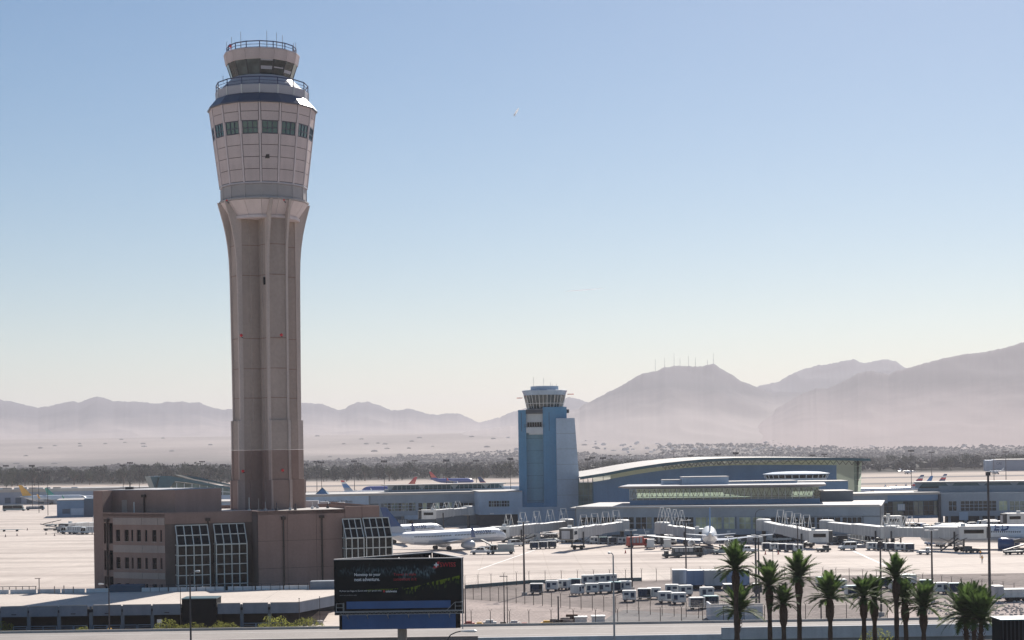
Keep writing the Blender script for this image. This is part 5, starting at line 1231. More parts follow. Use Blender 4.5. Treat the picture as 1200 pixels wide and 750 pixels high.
for (px, py, lb, h_) in ((1149,653,'person in dark clothes and bright vest standing below the aircraft engine',1.78),(1151,659.5,'small standing worker in front of the shadow below the aircraft',1.7)):
    p = G(px, py); t = thing('person', lb, 'person', (p.x, p.y, 0.04)); s = h_/1.78
    bm_v = [(0.10,0,.04),(0.11,.01,.48),(0.09,0,.92),(0,0,.98),(0,0,1.22),(0,0,1.42),(0,0,1.52),(0,0,1.64),(0,0,1.74),(-.10,.02,.04),(-.11,0,.48),(-.09,0,.92),(.20,0,1.40),(.27,.03,1.12),(.25,-.08,.88),(-.20,0,1.40),(-.28,.02,1.12),(-.26,-.05,.86),(.10,-.14,.03),(-.10,-.12,.03)]
    ed = [(0,1),(1,2),(2,3),(3,4),(4,5),(5,6),(6,7),(7,8),(9,10),(10,11),(11,3),(5,12),(12,13),(13,14),(5,15),(15,16),(16,17),(0,18),(9,19)]
    rr = [.055,.075,.10,.14,.13,.13,.06,.10,.07,.055,.075,.10,.065,.045,.035,.065,.045,.035,.045,.045]
    me = bpy.data.meshes.new('body'); me.from_pydata([(a*s,b_*s,c*s) for a,b_,c in bm_v], ed, []); me.update(); me.materials.append(M['cloth_dark']); o = link('body', me, t); md = o.modifiers.new('skin','SKIN')
    for v, r_ in zip(me.skin_vertices[0].data, rr): v.radius = (r_*s, r_*s*.8)
    me.skin_vertices[0].data[3].use_root = True
    md2 = o.modifiers.new('sub','SUBSURF'); md2.levels = 1; md2.render_levels = 1
    b = MB(); b.lathe([(.13*s,1.0*s),(.19*s,1.1*s),(.2*s,1.38*s),(.1*s,1.46*s)], 10); b.build('vest', M['vest'], t, world=False)
    b = MB(); b.lathe([(.02,1.54*s),(.085*s,1.58*s),(.10*s,1.68*s),(.08*s,1.77*s),(.02,1.8*s)], 10); b.build('head', M['skin'], t, world=False)
# ================================================================ palms
def frond_mesh(seed, L, droop):
    r_ = random.Random(seed); b = MB(); n = 15; pts = []
    for i in range(n+1):
        t = i/n; pts.append(Vector((L*(t-.12*droop*t*t), 0, L*(.10*t-droop*.55*t*t))))
    for i in range(n):
        b.bar(pts[i], pts[i+1], .035*(1-i/n)+.008, 3)
    for i in range(1, n+1):
        for s in (-1, 1):
            for h_ in (0, .5):
                t = min(1, (i-h_)/n); c = pts[i] if h_ == 0 else (pts[i]+pts[i-1])/2
                ll = L*(.05+.24*sin(pi*min(1,(t*.88+.1))))*r_.uniform(.85,1.1)
                tang = (pts[i]-pts[i-1]).normalized(); dirn = (tang*.75+Vector((0,s,.28+r_.uniform(-.12,.12)))*.75).normalized()
                tip = c+dirn*ll+Vector((0,0,-ll*.12)); wv_ = tang*.075
                b.add([c-wv_, c+wv_, tip], [(0,1,2)])
    return b.mesh('frond', M['palm'])
FR = [frond_mesh(i, 2.75, d) for i, d in enumerate((.35,.6,.85,1.15))]
pr = random.Random(11)
def palm(cx, cy, Y, scale, label, base=0.0, skirt=True, lean=0.0):
    c = A(cx, cy, Y); t = thing('palm_tree', label, 'palm tree', (c.x+lean, Y, base), 0, 'date palms in front of the elevated road')
    b = MB(); H = c.z-base; n = 14; rings = []; r0 = .30
    for i in range(n+1):
        z = H*i/n; rr = r0*(1-.25*i/n); zt_ = H-z
        if skirt and zt_ < 2.6: rr = r0*.75+.26*sin(min(1,(2.6-zt_)/2.6)*pi)*1.0
        rr *= 1+.06*((i*7) % 3-1); ox = -lean*(i/n)**1.5
        rings.append([(ox+rr*cos(a)*pr.uniform(.93,1.07), rr*sin(a)*pr.uniform(.93,1.07), z) for a in [2*pi*k/10 for k in range(10)]])
    b.loft(rings); b.build('trunk', M['trunk'], t, world=False)
    b = MB()   # old leaf bases
    for i in range(70):
        z = H-2.5+2.4*i/70; a = i*2.399; zt_ = H-z; rr = r0*.75+.26*sin(min(1,(2.6-zt_)/2.6)*pi)
        d = Vector((cos(a), sin(a), 0)); s_ = Vector((-sin(a), cos(a), 0)); p = d*rr*.9+Vector((-lean*(z/H)**1.5,0,z))
        b.add([p-s_*.09, p+s_*.09, p+d*.2+Vector((0,0,.28))], [(0,1,2)])
    b.build('leaf_bases', M['boots'], t, world=False)
    nf = 44
    for i in range(nf):
        az = i*2.39996+pr.uniform(-.2,.2); f = i/nf; el = radians(84-84*f**.95+pr.uniform(-9,9)); k = 0 if el > .9 else 1 if el > .45 else 2 if el > .05 else 3
        o = link('frond', FR[k], t, (-lean, 0, H-.15+.25*(1-f)), (0, -el, az)); s_ = scale*pr.uniform(.9,1.27); o.scale = (s_, s_, s_)
palm(862, 667, 190, 1.02, 'tallest palm left of the group, its crown against the long trailers')
palm(866, 716, 196, 1.05, 'low broad palm crown beneath the tallest left palm', skirt=False, lean=-.4)
palm(901.5, 686, 188, .95, 'second tall palm from the left, dense dark crown')
palm(918, 707, 186, .72, 'small thin palm between the second and third tall palms')
palm(936, 677, 192, .95, 'palm with an open spiky crown left of the middle')
palm(972.5, 701, 190, 1.0, 'thick trunked palm in the middle of the row')
palm(1012, 699, 192, .82, 'left palm of the twin pair')
palm(1024.5, 702, 196, .85, 'right palm of the twin pair')
palm(1050, 677, 190, .85, 'tall slim palm rising above the right group')
palm(1060, 704, 194, .85, 'palm tucked behind the tall slim one', lean=.2)
palm(1082, 712, 190, 1.0, 'rounded palm right of the slim one')
palm(1131, 722, 180, 1.15, 'left trunk of the big bushy palm pair', lean=.3, skirt=False)
palm(1150, 727, 177, 1.15, 'right trunk of the big bushy palm pair', lean=-.3, skirt=False)
palm(1141, 716, 184, 1.0, 'hind palm of the big bushy cluster', skirt=False)
# dark cabin at the bottom right corner
p = A(1173.5, 726, 150); q = A(1216, 728, 150); t = thing('equipment_cabin', 'dark corrugated cabin roof at the bottom right corner', 'cabin', (p.x,150,0))
b = MB(); b.box(p.x, q.x, 150, 153, 0, p.z-.1); b.build('body', M['sign_black'], t); b = MB(); b.box(p.x-.1, q.x+.1, 149.9, 153.1, p.z-.099, p.z); b.build('roof', M['teal_roof'], t); b = MB()
for i in range(9): xx = p.x+.1+i*.35; b.box(xx, xx+.05, 149.95, 149.999, 0, p.z-.12)
b.build('rib', M['under'], t)
t = thing('bush', 'small bright green shrub at the bottom between the palms', 'bush', (A(1027,745,200).x, 200, 0)); b = MB(); leafcloud(b, 500, t.location.x, 200, 3.4, 2.2, .9, 1.4, .12, .3, rnd); b.build('foliage', M['bush'], t); b = MB(); b.bar((t.location.x,200,0),(t.location.x,200,3.2),.09,5,.04); b.build('stem', M['trunk'], t)
# ================================================================ older blue control tower
OY = 600.0
def oz(py, px=640): return A(px, py, OY).z
def ox(px, py=550, Y=OY): return A(px, py, Y).x
ot = thing('old_control_tower', 'smaller blue grey control tower with stepped slabs and a white mullioned cab', 'control tower', (ox(640), OY+8, 0))
xL0, xL1 = ox(608.2), ox(617.3); xM1 = ox(637); xR1 = ox(665)
zt_ = oz(480)
b = MB(); b.box(xL0, xL1, OY, OY+14, 0, zt_); b.build('left_slab', M['blue_tower'], ot)
b = MB(); b.box(xM1, xR1, OY, OY+14, 0, oz(477)); b.build('right_slab', M['blue_tower'], ot)
b = MB(); b.box(xL1+.01, xM1-.01, OY+3.2, OY+14, 0, oz(484)); b.build('recessed_shaft', M['blue_tower_light'], ot)
for i in range(1,9):
    b = MB(); z_ = oz(484)*i/9; b.box(xL1+.02, xM1-.02, OY+3.17, OY+3.199, z_-.04, z_+.04); b.build('joint', M['navy'], ot)
b = MB(); b.box(xL1+.01, xM1-.01, OY-.4, OY+3.1, oz(507), oz(500.5)); b.box(xL1+1.0, xM1-.01, OY-.1, OY+3.1, oz(509), oz(507.01)); b.build('balcony', M['pale_panel'], ot)
b = MB(); b.box(xL1+.02, xM1-.02, OY+1.2, OY+3.15, oz(500.4), oz(484.5)); b.build('balcony_room', M['pale_panel'], ot)
for i in range(6):
    b = MB(); w_ = (xM1-xL1-.8)/6; x_ = xL1+.4+i*w_; b.box(x_+.06, x_+w_-.06, OY+1.14, OY+1.19, oz(500), oz(494.5)); b.build('balcony_window', M['glass_dark'], ot)
b = MB()
for i in range(9): x_ = xL1-.6+(xM1-xL1+1.0)*i/8; b.bar((x_,OY-.5,oz(501)),(x_,OY-.5,oz(497)),.06,4)
for py in (497,499): b.bar((xL1-.6,OY-.5,oz(py)),(xM1+.4,OY-.5,oz(py)),.06,4)
b.build('balcony_railing', M['dark_metal'], ot)
b = MB(); b.box(xL1+.01, xM1-.01, OY-.3, OY+2, oz(484.3), oz(479.5)); b.build('link_beam', M['under'], ot)
xs0, xs1 = ox(652.3), ox(673.8); xs2 = ox(682.5,605)
b = MB(); z_ = oz(490.5)
b.loft([[(xs0, OY-3.2, 0), (xs2, OY-3.2, 0), (xs2, OY+9, 0), (xs0, OY+9, 0)], [(xs0, OY-3.2, z_), (xs1, OY-3.2, z_), (xs1, OY+9, z_), (xs0, OY+9, z_)]]); b.build('tapered_slab', M['slab_grey'], ot)
for i in range(1,7):
    b = MB(); zz_ = z_*i/7; xe = xs2+(xs1-xs2)*i/7; b.box(xs0+.05, xe-.05, OY-3.23, OY-3.201, zz_-.04, zz_+.04); b.build('joint', M['conc_wall_dark'], ot)
b = MB(); b.box(ox(665.2), ox(668), OY+1, OY+8, oz(484), oz(480)); b.build('side_box', M['under'], ot)
# small vertical reveals in the blue slabs
for px in (611.5, 644.0):
    b = MB(); b.box(ox(px), ox(px)+.18, OY-.03, OY-.001, oz(505), oz(483)); b.build('reveal', M['navy'], ot)
cc = (ox(640), OY+7.5); zc0, zc1 = oz(478.5), oz(462.5)
def oring(r_, z, n=16, cx=cc): return [(cx[0]+r_*sin(2*pi*k/n+.1), cx[1]-r_*cos(2*pi*k/n+.1), z) for k in range(n)]
b = MB(); b.loft([oring(6.0, zc0-.6), oring(6.4, zc0)]); b.build('cab_base', M['pale_panel'], ot)
for k in range(16):
    r0_, r1_ = oring(6.35, zc0+.05), oring(7.45, zc1); j = (k+1) % 16
    def lp(a_, c_, t): return tuple(a_[i]*(1-t)+c_[i]*t for i in range(3))
    b = MB(); b.quad(r0_[k], r0_[j], r1_[j], r1_[k]); o = b.build('cab_pane', M['glass_cab'], ot)
    b = MB(); b.bar(r0_[k], r1_[k], .13, 4); b.bar(lp(r0_[k],r0_[j],.5), lp(r1_[k],r1_[j],.5), .09, 4); b.bar(lp(r0_[k],r1_[k],.38), lp(r0_[j],r1_[j],.38), .10, 4); b.build('mullion', M['white_metal'], ot)
b = MB(); b.loft([oring(5.2, zc0+.1), oring(5.6, zc1-.1)]); b.build('cab_core', M['dark_metal'], ot)
b = MB(); b.loft([oring(7.5, zc1+.01), oring(7.8, zc1+.9), oring(8.15, oz(457.2)), oring(7.9, oz(456.6))]); b.build('cab_roof', M['slab_grey'], ot)
b = MB(); b.loft([oring(5.0, oz(456.5)), oring(5.0, oz(451.8))]); b.build('roof_drum', M['slab_grey'], ot)
b = MB(); b.box(ox(606.8), ox(613.6), OY+5, OY+9, oz(465.6), oz(465.0)); b.build('fin_blade', M['plane_orange'], ot)
b = MB(); b.box(ox(667), ox(674.5), OY+5, OY+9, oz(461.9), oz(461.3)); b.build('fin_blade', M['plane_orange'], ot)
for px, top in ((627,441),(639,442),(647,447),(649,449),(654,449)):
    b = MB(); b.bar((ox(px),OY+6,oz(451.8)),(ox(px),OY+6,oz(top)),.07,4); b.build('antenna', M['galv'], ot)
b = MB(); b.box(ox(606), ox(653), OY-2.5, OY-.02, 0, oz(594)); b.box(ox(606)-.3, ox(653)+.3, OY-2.8, OY-2.55, oz(594)-.6, oz(594)+.1); b.build('podium', M['slab_grey'], ot)
b = MB(); b.box(xL1, xM1, OY-.01, OY+3.1, oz(594)+.01, oz(589)); b.build('sill', M['blue_tower'], ot)
# ================================================================ helpers for terminal fronts
def front(root, fr, px0, px1, yt, yb, m, o=0.0, depth=0.4, name='wall', zbot=None):
    u0, z1 = fr.uz(px0, yt, o); u1 = fr.uz(px1, yt, o)[0]; z0 = fr.uz((px0+px1)/2, yb, o)[1] if zbot is None else zbot
    b = MB(); b.fbox(fr, u0, u1, o-depth, o, z0, z1); return b.build(name, M[m], root)
def glazing(root, fr, px0, px1, yt, yb, n, m='glass_conc', o=0.02, rows=1, bar='slab_grey', bw=.12, name='window', rnd_=None):
    """a window strip: each pane a sub-part of its window, bars as real geometry"""
    u0, z1 = fr.uz(px0, yt, o); u1 = fr.uz(px1, yt, o)[0]; z0 = fr.uz((px0+px1)/2, yb, o)[1]
    b = MB()
    for i in range(n+1): u = u0+(u1-u0)*i/n; b.fbox(fr, u-bw/2, u+bw/2, o, o+.16, z0, z1)
    for j in range(rows+1): z = z0+(z1-z0)*j/rows; b.fbox(fr, u0, u1, o+.161, o+.20, z-bw/2, z+bw/2)
    w_ = b.build(name, M[bar], root)
    for i in range(n):
        q = MB(); a0 = u0+(u1-u0)*i/n; a1 = u0+(u1-u0)*(i+1)/n
        q.quad(fr.pt(a0,o+.05,z0), fr.pt(a1,o+.05,z0), fr.pt(a1,o+.05,z1), fr.pt(a0,o+.05,z1)); mm = m if not isinstance(m, (list,tuple)) else m[(i*7+i*i) % len(m)]
        q.build('pane', M[mm], w_)
    return w_
M['glass_lit'] = glass('glass_lit', (0.46,0.50,0.34), 0.3, 0.3)  # pale base colour stands in for lit interiors and bright reflections
M['glass_conc2'] = glass('glass_conc2', (0.09,0.14,0.13), 0.12, 0.7)
M['glass_conc3'] = glass('glass_conc3', (0.012,0.022,0.026), 0.1, 0.25)
# ---------------------------------------------------------------- central concourse, front band
CFL = (X(673.5, 492, 600), 492.0); CFR = (X(1032, 472, 600), 472.0)
cf = Frame(CFL, CFR)
ct = thing('concourse', 'long two tiered airport concourse with green glass clerestory', 'terminal', ((CFL[0]+CFR[0])/2, 490, 0))
bk = 46
z_r = cf.uz(850, 593.5)[1]; 
b = MB(); b.fbox(cf, 0, cf.L, -bk, -.45, cf.uz(850,621)[1], z_r-.3); b.build('body', M['conc_wall_dark'], ct)
b = MB(); b.fbox(cf, -1.2, cf.L+.3, -bk, .6, z_r-.29, z_r+.02); b.build('roof', M['roof_white'], ct)
front(ct, cf, 675, 1031, 593.8, 605.5, 'conc_wall')
front(ct, cf, 675, 1012, 620.5, 626.5, 'conc_wall')
front(ct, cf, 1012, 1031, 605.51, 626.5, 'conc_wall')
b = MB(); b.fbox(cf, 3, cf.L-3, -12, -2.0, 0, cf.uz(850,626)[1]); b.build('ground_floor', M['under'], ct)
for px in range(690, 1030, 24):
    u = cf.uz(px, 630)[0]; b = MB(); b.fbox(cf, u-.5, u+.5, -1.4, -.42, 0, cf.uz(px,627)[1]); b.build('column', M['conc_blue'], ct)
segs = [(730,743,2),(745,764,3),(766,786,3),(815,828,2),(829,846,3),(848,861,2),(866,880,2),(882,893,2),(930,955,4),(957,985,4),(987,1010,4)]
for i, (a_, c_, n) in enumerate(segs):
    glazing(ct, cf, a_, c_, 606, 620, n, ['glass_conc3','glass_conc','glass_conc2','glass_conc'] if a_ < 815 else (['glass_lit','glass_conc3','glass_lit','glass_conc'] if a_ < 893 else ['glass_conc3','glass_conc']), o=-.25, rows=2)
for px in (744, 765, 787.5, 814, 847, 864.5, 881, 894, 956, 986, 677):
    u = cf.uz(px, 612)[0]; b = MB(); b.fbox(cf, u-.32, u+.32, -.44, .02, cf.uz(px,620.4)[1], cf.uz(px,605.6)[1]); b.build('pier', M['conc_wall'], ct)
front(ct, cf, 675, 1012, 605.6, 620.4, 'conc_wall_dark', -.3, .1)
for a_, c_, n in ((680,701,3),(704,728,4),(790,813,4),(896,928,5)): glazing(ct, cf, a_, c_, 606, 620, n, ['glass_conc3','glass_conc','glass_conc3'], o=-.25, rows=2)
for px in (699, 757, 766, 832, 852, 914): # small gate number plates
    pl = front(ct, cf, px, px+4, 621.8, 624.2, 'white_metal', .05, .04, 'gate_plate')
for a_, c_ in ((720,735),(742,760),(776,800),(838,852),(868,884)): front(ct, cf, a_, c_, 628, 637, 'slab_grey', -1.95, .1, 'roller_door')
# upper tier
cu = Frame((X(738, 507, 590), 507.0), (X(961, 498, 590), 498.0))
ut = thing('concourse_upper_hall', 'upper hall with wide overhanging roof and a green glass window band', 'terminal', ((X(850,505)), 505, z_r))
zw0, zw1 = z_r+.03, cu.uz(850,585.2)[1]; zg1 = cu.uz(850,572)[1]
b = MB(); b.fbox(cu, 0, cu.L, -.5, 0, zw0, zw1); b.build('wall', M['conc_blue'], ut)
b = MB(); b.fbox(cu, 0, cu.L, -24, -23.6, zw0, zw1); b.fbox(cu, 0, .4, -23.5, -.6, zw0, zw1); b.fbox(cu, cu.L-.4, cu.L, -23.5, -.6, zw0, zw1); b.build('hall_body', M['conc_blue'], ut)
b = MB(); b.fbox(cu, .5, cu.L-.5, -23.5, -.6, zw0+.1, zw0+.3); b.build('floor', M['roof_grey'], ut)
n = 28
for i in range(n):
    a0, a1 = cu.L*i/n, cu.L*(i+1)/n
    q = MB(); q.quad(cu.pt(a0,-.1,zw1), cu.pt(a1,-.1,zw1), cu.pt(a1,-.1,zg1), cu.pt(a0,-.1,zg1)); q.build('window_pane', M['glass_green'], ut)
    q = MB(); q.fbox(cu, a0-.07, a0+.07, -.09, .05, zw1, zg1); q.build('mullion', M['pale_panel'], ut)
q = MB(); q.quad(cu.pt(0,-23.7,zw1), cu.pt(cu.L,-23.7,zw1), cu.pt(cu.L,-23.7,zg1), cu.pt(0,-23.7,zg1)); q.build('rear_glazing', M['back_green'], ut)
b = MB()   # trusses inside the hall, seen through the glass
for i in range(36):
    a0 = cu.L*i/36; a1 = cu.L*(i+1)/36; am = (a0+a1)/2
    b.bar(cu.pt(a0,-6,zw1+.8), cu.pt(am,-6,zg1-.3), .10, 4); b.bar(cu.pt(am,-6,zg1-.3), cu.pt(a1,-6,zw1+.8), .10, 4)
b.bar(cu.pt(0,-6,zw1+.8), cu.pt(cu.L,-6,zw1+.8), .12, 4); b.build('truss', M['dark_metal'], ut)
b = MB(); ua, ub = cu.uz(726, 571)[0], cu.uz(968,571)[0]; zo = zg1+.02
P0 = [cu.pt(ua,3.2,zo+.5), cu.pt(ub,3.2,zo+.5), cu.pt(ub,-27,zo+.5), cu.pt(ua,-27,zo+.5)]; P1 = [p+Vector((0,0,.35)) for p in P0]; P2 = [cu.pt(.5,.2,zo), cu.pt(cu.L-.5,.2,zo), cu.pt(cu.L-.5,-24,zo), cu.pt(.5,-24,zo)]
b.loft([P2, P0, P1]); b.build('roof', M['roof_grey'], ut)
b = MB(); b.fbox(cu, ua, ub, 3.21, 3.27, zo+.48, zo+.88); b.build('fascia', M['boots'] if False else M['brown_band'], ut)
def rbox(name, label, px0, px1, yt, yb, Y, dep, m, roofm='roof_white', cat='roof box'):
    x0_, x1_ = X(px0, Y, yb), X(px1, Y, yb); z1_ = A((px0+px1)/2, yt, Y).z; z0_ = A((px0+px1)/2, yb, Y).z
    t = thing(name, label, cat, ((x0_+x1_)/2, Y, z0_)); b = MB(); b.box(x0_, x1_, Y, Y+dep, z0_, z1_-.25); b.build('body', M[m], t)
    b = MB(); b.box(x0_-.15, x1_+.15, Y-.15, Y+dep+.15, z1_-.249, z1_); b.build('roof', M[roofm], t)
    return t
zroof = zo+.86
rbox('plant_room', 'low white plant room on the left of the concourse roof', 777, 802, 562, 570.2, 520, 6, 'slab_grey')
rbox('plant_room', 'taller white plant room on the concourse roof', 800.3, 854, 558.4, 570.2, 516, 8, 'slab_grey')
rbox('plant_room', 'long low white roof storey right of the tall plant room', 854.5, 934, 563.5, 570.4, 519, 10, 'slab_grey')
rbox('plant_room', 'blue grey roof storey below the oval canopy', 935, 994, 563.5, 576, 540, 12, 'conc_blue')
rbox('plant_room', 'wide low grey roof block right of the green clerestory', 962, 1000, 575, 592, 512, 14, 'conc_wall_dark')
# oval canopy building
t = thing('oval_pavilion', 'oval roofed pavilion with a dark window band above the concourse', 'pavilion', (X(939,552), 560, 0)); ex, ey = X(939,560), 566.0
rx_ = (X(979,560)-X(899,560))/2; Lz = lambda py: A(939,py,560).z
def ell(r_, z, n=28): return [(ex+rx_*r_*cos(2*pi*i/n), ey+rx_*.55*r_*sin(2*pi*i/n), z) for i in range(n)]
b = MB(); b.loft([ell(.9, Lz(568)), ell(.9, Lz(560.5))]); b.build('base', M['pale_panel'], t)
b = MB(); b.loft([ell(.88, Lz(560.4)), ell(.92, Lz(556.8))]); b.build('window_band', M['glass_dark'], t)
for i in range(28):
    a = 2*pi*i/28; 
    if sin(a) < .2:
        b = MB(); b.bar((ex+rx_*.92*cos(a), ey+rx_*.55*.92*sin(a), Lz(560.4)), (ex+rx_*.95*cos(a), ey+rx_*.55*.95*sin(a), Lz(556.6)), .16, 4); b.build('post', M['white_metal'], t)
b = MB(); b.loft([ell(.93, Lz(556.7)), ell(1.0, Lz(555.9)), ell(1.0, Lz(555.3)), ell(.7, Lz(553.2)), ell(.3, Lz(552.6))]); b.build('roof', M['slab_grey'], t)
# ---------------------------------------------------------------- great arched hall
AY = 585.0
ah = thing('arched_terminal', 'large terminal hall under a long shallow arched roof with green glass end', 'terminal', (X(850,AY), AY+40, 0))
arc = [(679,558.7),(694,556.3),(710,553.8),(727,550.5),(743,547.6),(760,545),(777,542.6),(803,539.8),(827,537.9),(858,536.6),(892,536.2),(944,536.2),(980,536.4),(1016,537.3)]
AP = [A(px, py, AY) for px, py in arc]
def roofslab(o0, o1, th, dz, name, m, y0, y1):
    b = MB(); rings = []
    for p in AP: rings.append([(p.x, y0, p.z+dz-th), (p.x, y0, p.z+dz), (p.x, y1, p.z+dz), (p.x, y1, p.z+dz-th)])
    b.loft(rings); return b.build(name, M[m], ah)
roofslab(0,0,.9,0,'roof_edge','teal_roof',AY-6,AY-5.2); 
roofslab(0,0,.5,.05,'roof','roof_white',AY-5.19,AY+105)
# truss under the eave
b = MB()
for k in range(len(AP)-1):
    p, q = AP[k], AP[k+1]; m_ = 5
    for i in range(m_):
        a_ = p.lerp(q, i/m_); c_ = p.lerp(q, (i+1)/m_); mid = (a_+c_)/2
        if p.x > AP[5].x: b.bar((a_.x,AY-.4,a_.z-1), (mid.x,AY-.4,mid.z-2.3), .11, 4); b.bar((mid.x,AY-.4,mid.z-2.3), (c_.x,AY-.4,c_.z-1), .11, 4)
b.build('eave_truss', M['dark_metal'], ah)
gp_ = MB()
for k in range(len(AP)-1):
    p, q = AP[k], AP[k+1]
    if p.x >= X(693,AY) and q.x <= X(1001,AY):
        b = MB(); b.quad((p.x,AY,0),(q.x,AY,0),(q.x,AY,q.z-2.5),(p.x,AY,p.z-2.5)); b.build('wall_panel', M['conc_blue'], ah)
        b = MB(); b.quad((p.x,AY,p.z-2.49),(q.x,AY,q.z-2.49),(q.x,AY,q.z-.6),(p.x,AY,p.z-.6)); b.build('clerestory_pane', M['glass_green'], ah)
b = MB(); b.quad((AP[3].x, AY+60, 2), (X(1005,AY+60), AY+60, 2), (X(1005,AY+60), AY+60, AP[-2].z-.7), (AP[3].x, AY+60, AP[3].z-.7)); b.build('rear_glazing', M['back_green'], ah)
# left glazed end and right slanting green end
xa0, xa1 = X(680,AY), X(697,AY)
for i in range(3):
    for j in range(6):
        u0_, u1_ = xa0+(xa1-xa0)*i/3, xa0+(xa1-xa0)*(i+1)/3; zz0, zz1 = 2.2*j+2, 2.2*(j+1)+2
        if zz1 < AP[0].z: b = MB(); b.quad((u0_+.08,AY+.1,zz0+.08),(u1_-.08,AY+.1,zz0+.08),(u1_-.08,AY+.1,zz1-.08),(u0_+.08,AY+.1,zz1-.08)); b.build('end_pane', M['glass_conc'], ah)
b = MB()
for i in range(4): u = xa0+(xa1-xa0)*i/3; b.box(u-.1,u+.1,AY-.1,AY+.09,0,AP[0].z-.9)
for j in range(7): b.box(xa0,xa1,AY-.05,AY+.08,1.92+2.2*j,2.08+2.2*j) if 2.08+2.2*j < AP[0].z else 0
b.build('end_mullions', M['teal_roof'], ah)
xr0 = X(1003,AY,560); zt2 = AP[-2].z-.9; nz_ = 7
for j in range(nz_):
    z0_, z1_ = 6+(zt2-6)*j/nz_, 6+(zt2-6)*(j+1)/nz_; s0, s1 = 1.9*j/nz_, 1.9*(j+1)/nz_
    for i in range(2):
        b = MB(); b.quad((xr0+i*1.05-.6, AY, z0_+.06), (xr0+(i+1)*1.05-.7+s0*.4, AY, z0_+.06), (xr0+(i+1)*1.05-.7+s1*.4, AY, z1_-.06), (xr0+i*1.05-.6, AY, z1_-.06)); b.build('end_pane', M['back_green'], ah)
b = MB(); b.quad((xr0-.7,AY+.2,0),(xr0+2.2,AY+60,0),(xr0+2.6,AY+60,zt2),(xr0+1.6,AY+.2,zt2)); b.build('end_wall', M['back_green'], ah)
# ---------------------------------------------------------------- right concourse
RFL = (X(1101.5, 552, 590), 552.0); RFR = (X(1230, 545, 590), 545.0)
rf = Frame(RFL, RFR)
rc_ = thing('right_concourse', 'grey concourse wing with ribbon windows at the right edge', 'terminal', (RFL[0]+20, 570, 0))
zR1 = rf.uz(1150,579)[1]
b = MB(); b.fbox(rf, 0, rf.L, -34, -.4, rf.uz(1150,604)[1], zR1); b.build('body', M['conc_wall_dark'], rc_)
front(rc_, rf, 1101.5, 1230, 577.8, 587, 'conc_wall'); front(rc_, rf, 1101.5, 1230, 598.8, 604.5, 'conc_wall')
for a_, c_ in ((1101.5,1111.5),(1121,1125.5),(1167.5,1170.5),(1180.5,1183)): front(rc_, rf, a_, c_, 587.01, 598.79, 'conc_wall')
glazing(rc_, rf, 1111.5, 1121, 587, 598.8, 2, 'glass_conc3', o=-.25, rows=2); glazing(rc_, rf, 1125.5, 1167.5, 587, 598.8, 8, ['glass_conc3','glass_lit','glass_conc3','glass_conc2'], o=-.25, rows=3)
glazing(rc_, rf, 1170.5, 1180.5, 587, 598.8, 2, 'glass_lit', o=-.25, rows=2); glazing(rc_, rf, 1183, 1230, 587, 598.8, 8, ['glass_conc2','glass_conc'], o=-.25, rows=2)
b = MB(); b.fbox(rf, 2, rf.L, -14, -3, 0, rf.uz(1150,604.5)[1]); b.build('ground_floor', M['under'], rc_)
for px in (1104,1113,1132,1150,1168,1186): u = rf.uz(px,610)[0]; b = MB(); b.fbox(rf, u-.45, u+.45, -2.5, -1.4, 0, rf.uz(px,604.6)[1]); b.build('column', M['conc_wall'], rc_)
front(rc_, rf, 1124, 1134.5, 600, 609.5, 'slab_grey', .6, .5, 'stair_box')
b = MB(); b.fbox(rf, .0, rf.L, -9, -8.0, zR1+.01, rf.uz(1150,569.5)[1]); b.build('upper_wall', M['conc_wall'], rc_)
fu = Frame(rf.pt(rf.uz(1077,570)[0], -8, 0)[:2], rf.pt(rf.L, -8, 0)[:2])
rm = thing('people_mover_station', 'raised glazed walkway roof with white top and teal arched bays, right wing', 'terminal', (RFL[0], 561, 10))
za = fu.uz(1150,563.8)[1]; zb2 = fu.uz(1150,568.5)[1]; zc_ = fu.uz(1150,571)[1]
b = MB(); b.fbox(fu, -1.2, fu.L, -9, .8, za-.35, za); b.build('roof', M['roof_white'], rm)
b = MB(); b.fbox(fu, 0, fu.L, -8, -.3, zR1+.02, zc_-.01); b.build('base', M['conc_wall'], rm)
nb = 4
for i in range(nb):
    a0, a1 = fu.L*i/nb+.3, fu.L*(i+1)/nb-.3; b = MB(); P = [fu.pt(a0,-.2,zc_+.3)]
    P += [fu.pt(a0+1.2,-.2,za-.5), fu.pt(a1-1.2,-.2,za-.5), fu.pt(a1,-.2,zc_+.3)]; b.poly(P); b.build('teal_screen', M['teal_roof'], rm)
    b = MB(); b.quad(fu.pt(a0,-.1,zc_), fu.pt(a1,-.1,zc_), fu.pt(a1,-.1,zc_+.29), fu.pt(a0,-.1,zc_+.29)); b.build('window_strip', M['glass_dark'], rm)
b = MB(); b.fbox(fu, -1, fu.L, -1.2, -.21, zc_, za-.36); b.build('rear_screen', M['conc_wall'], rm)
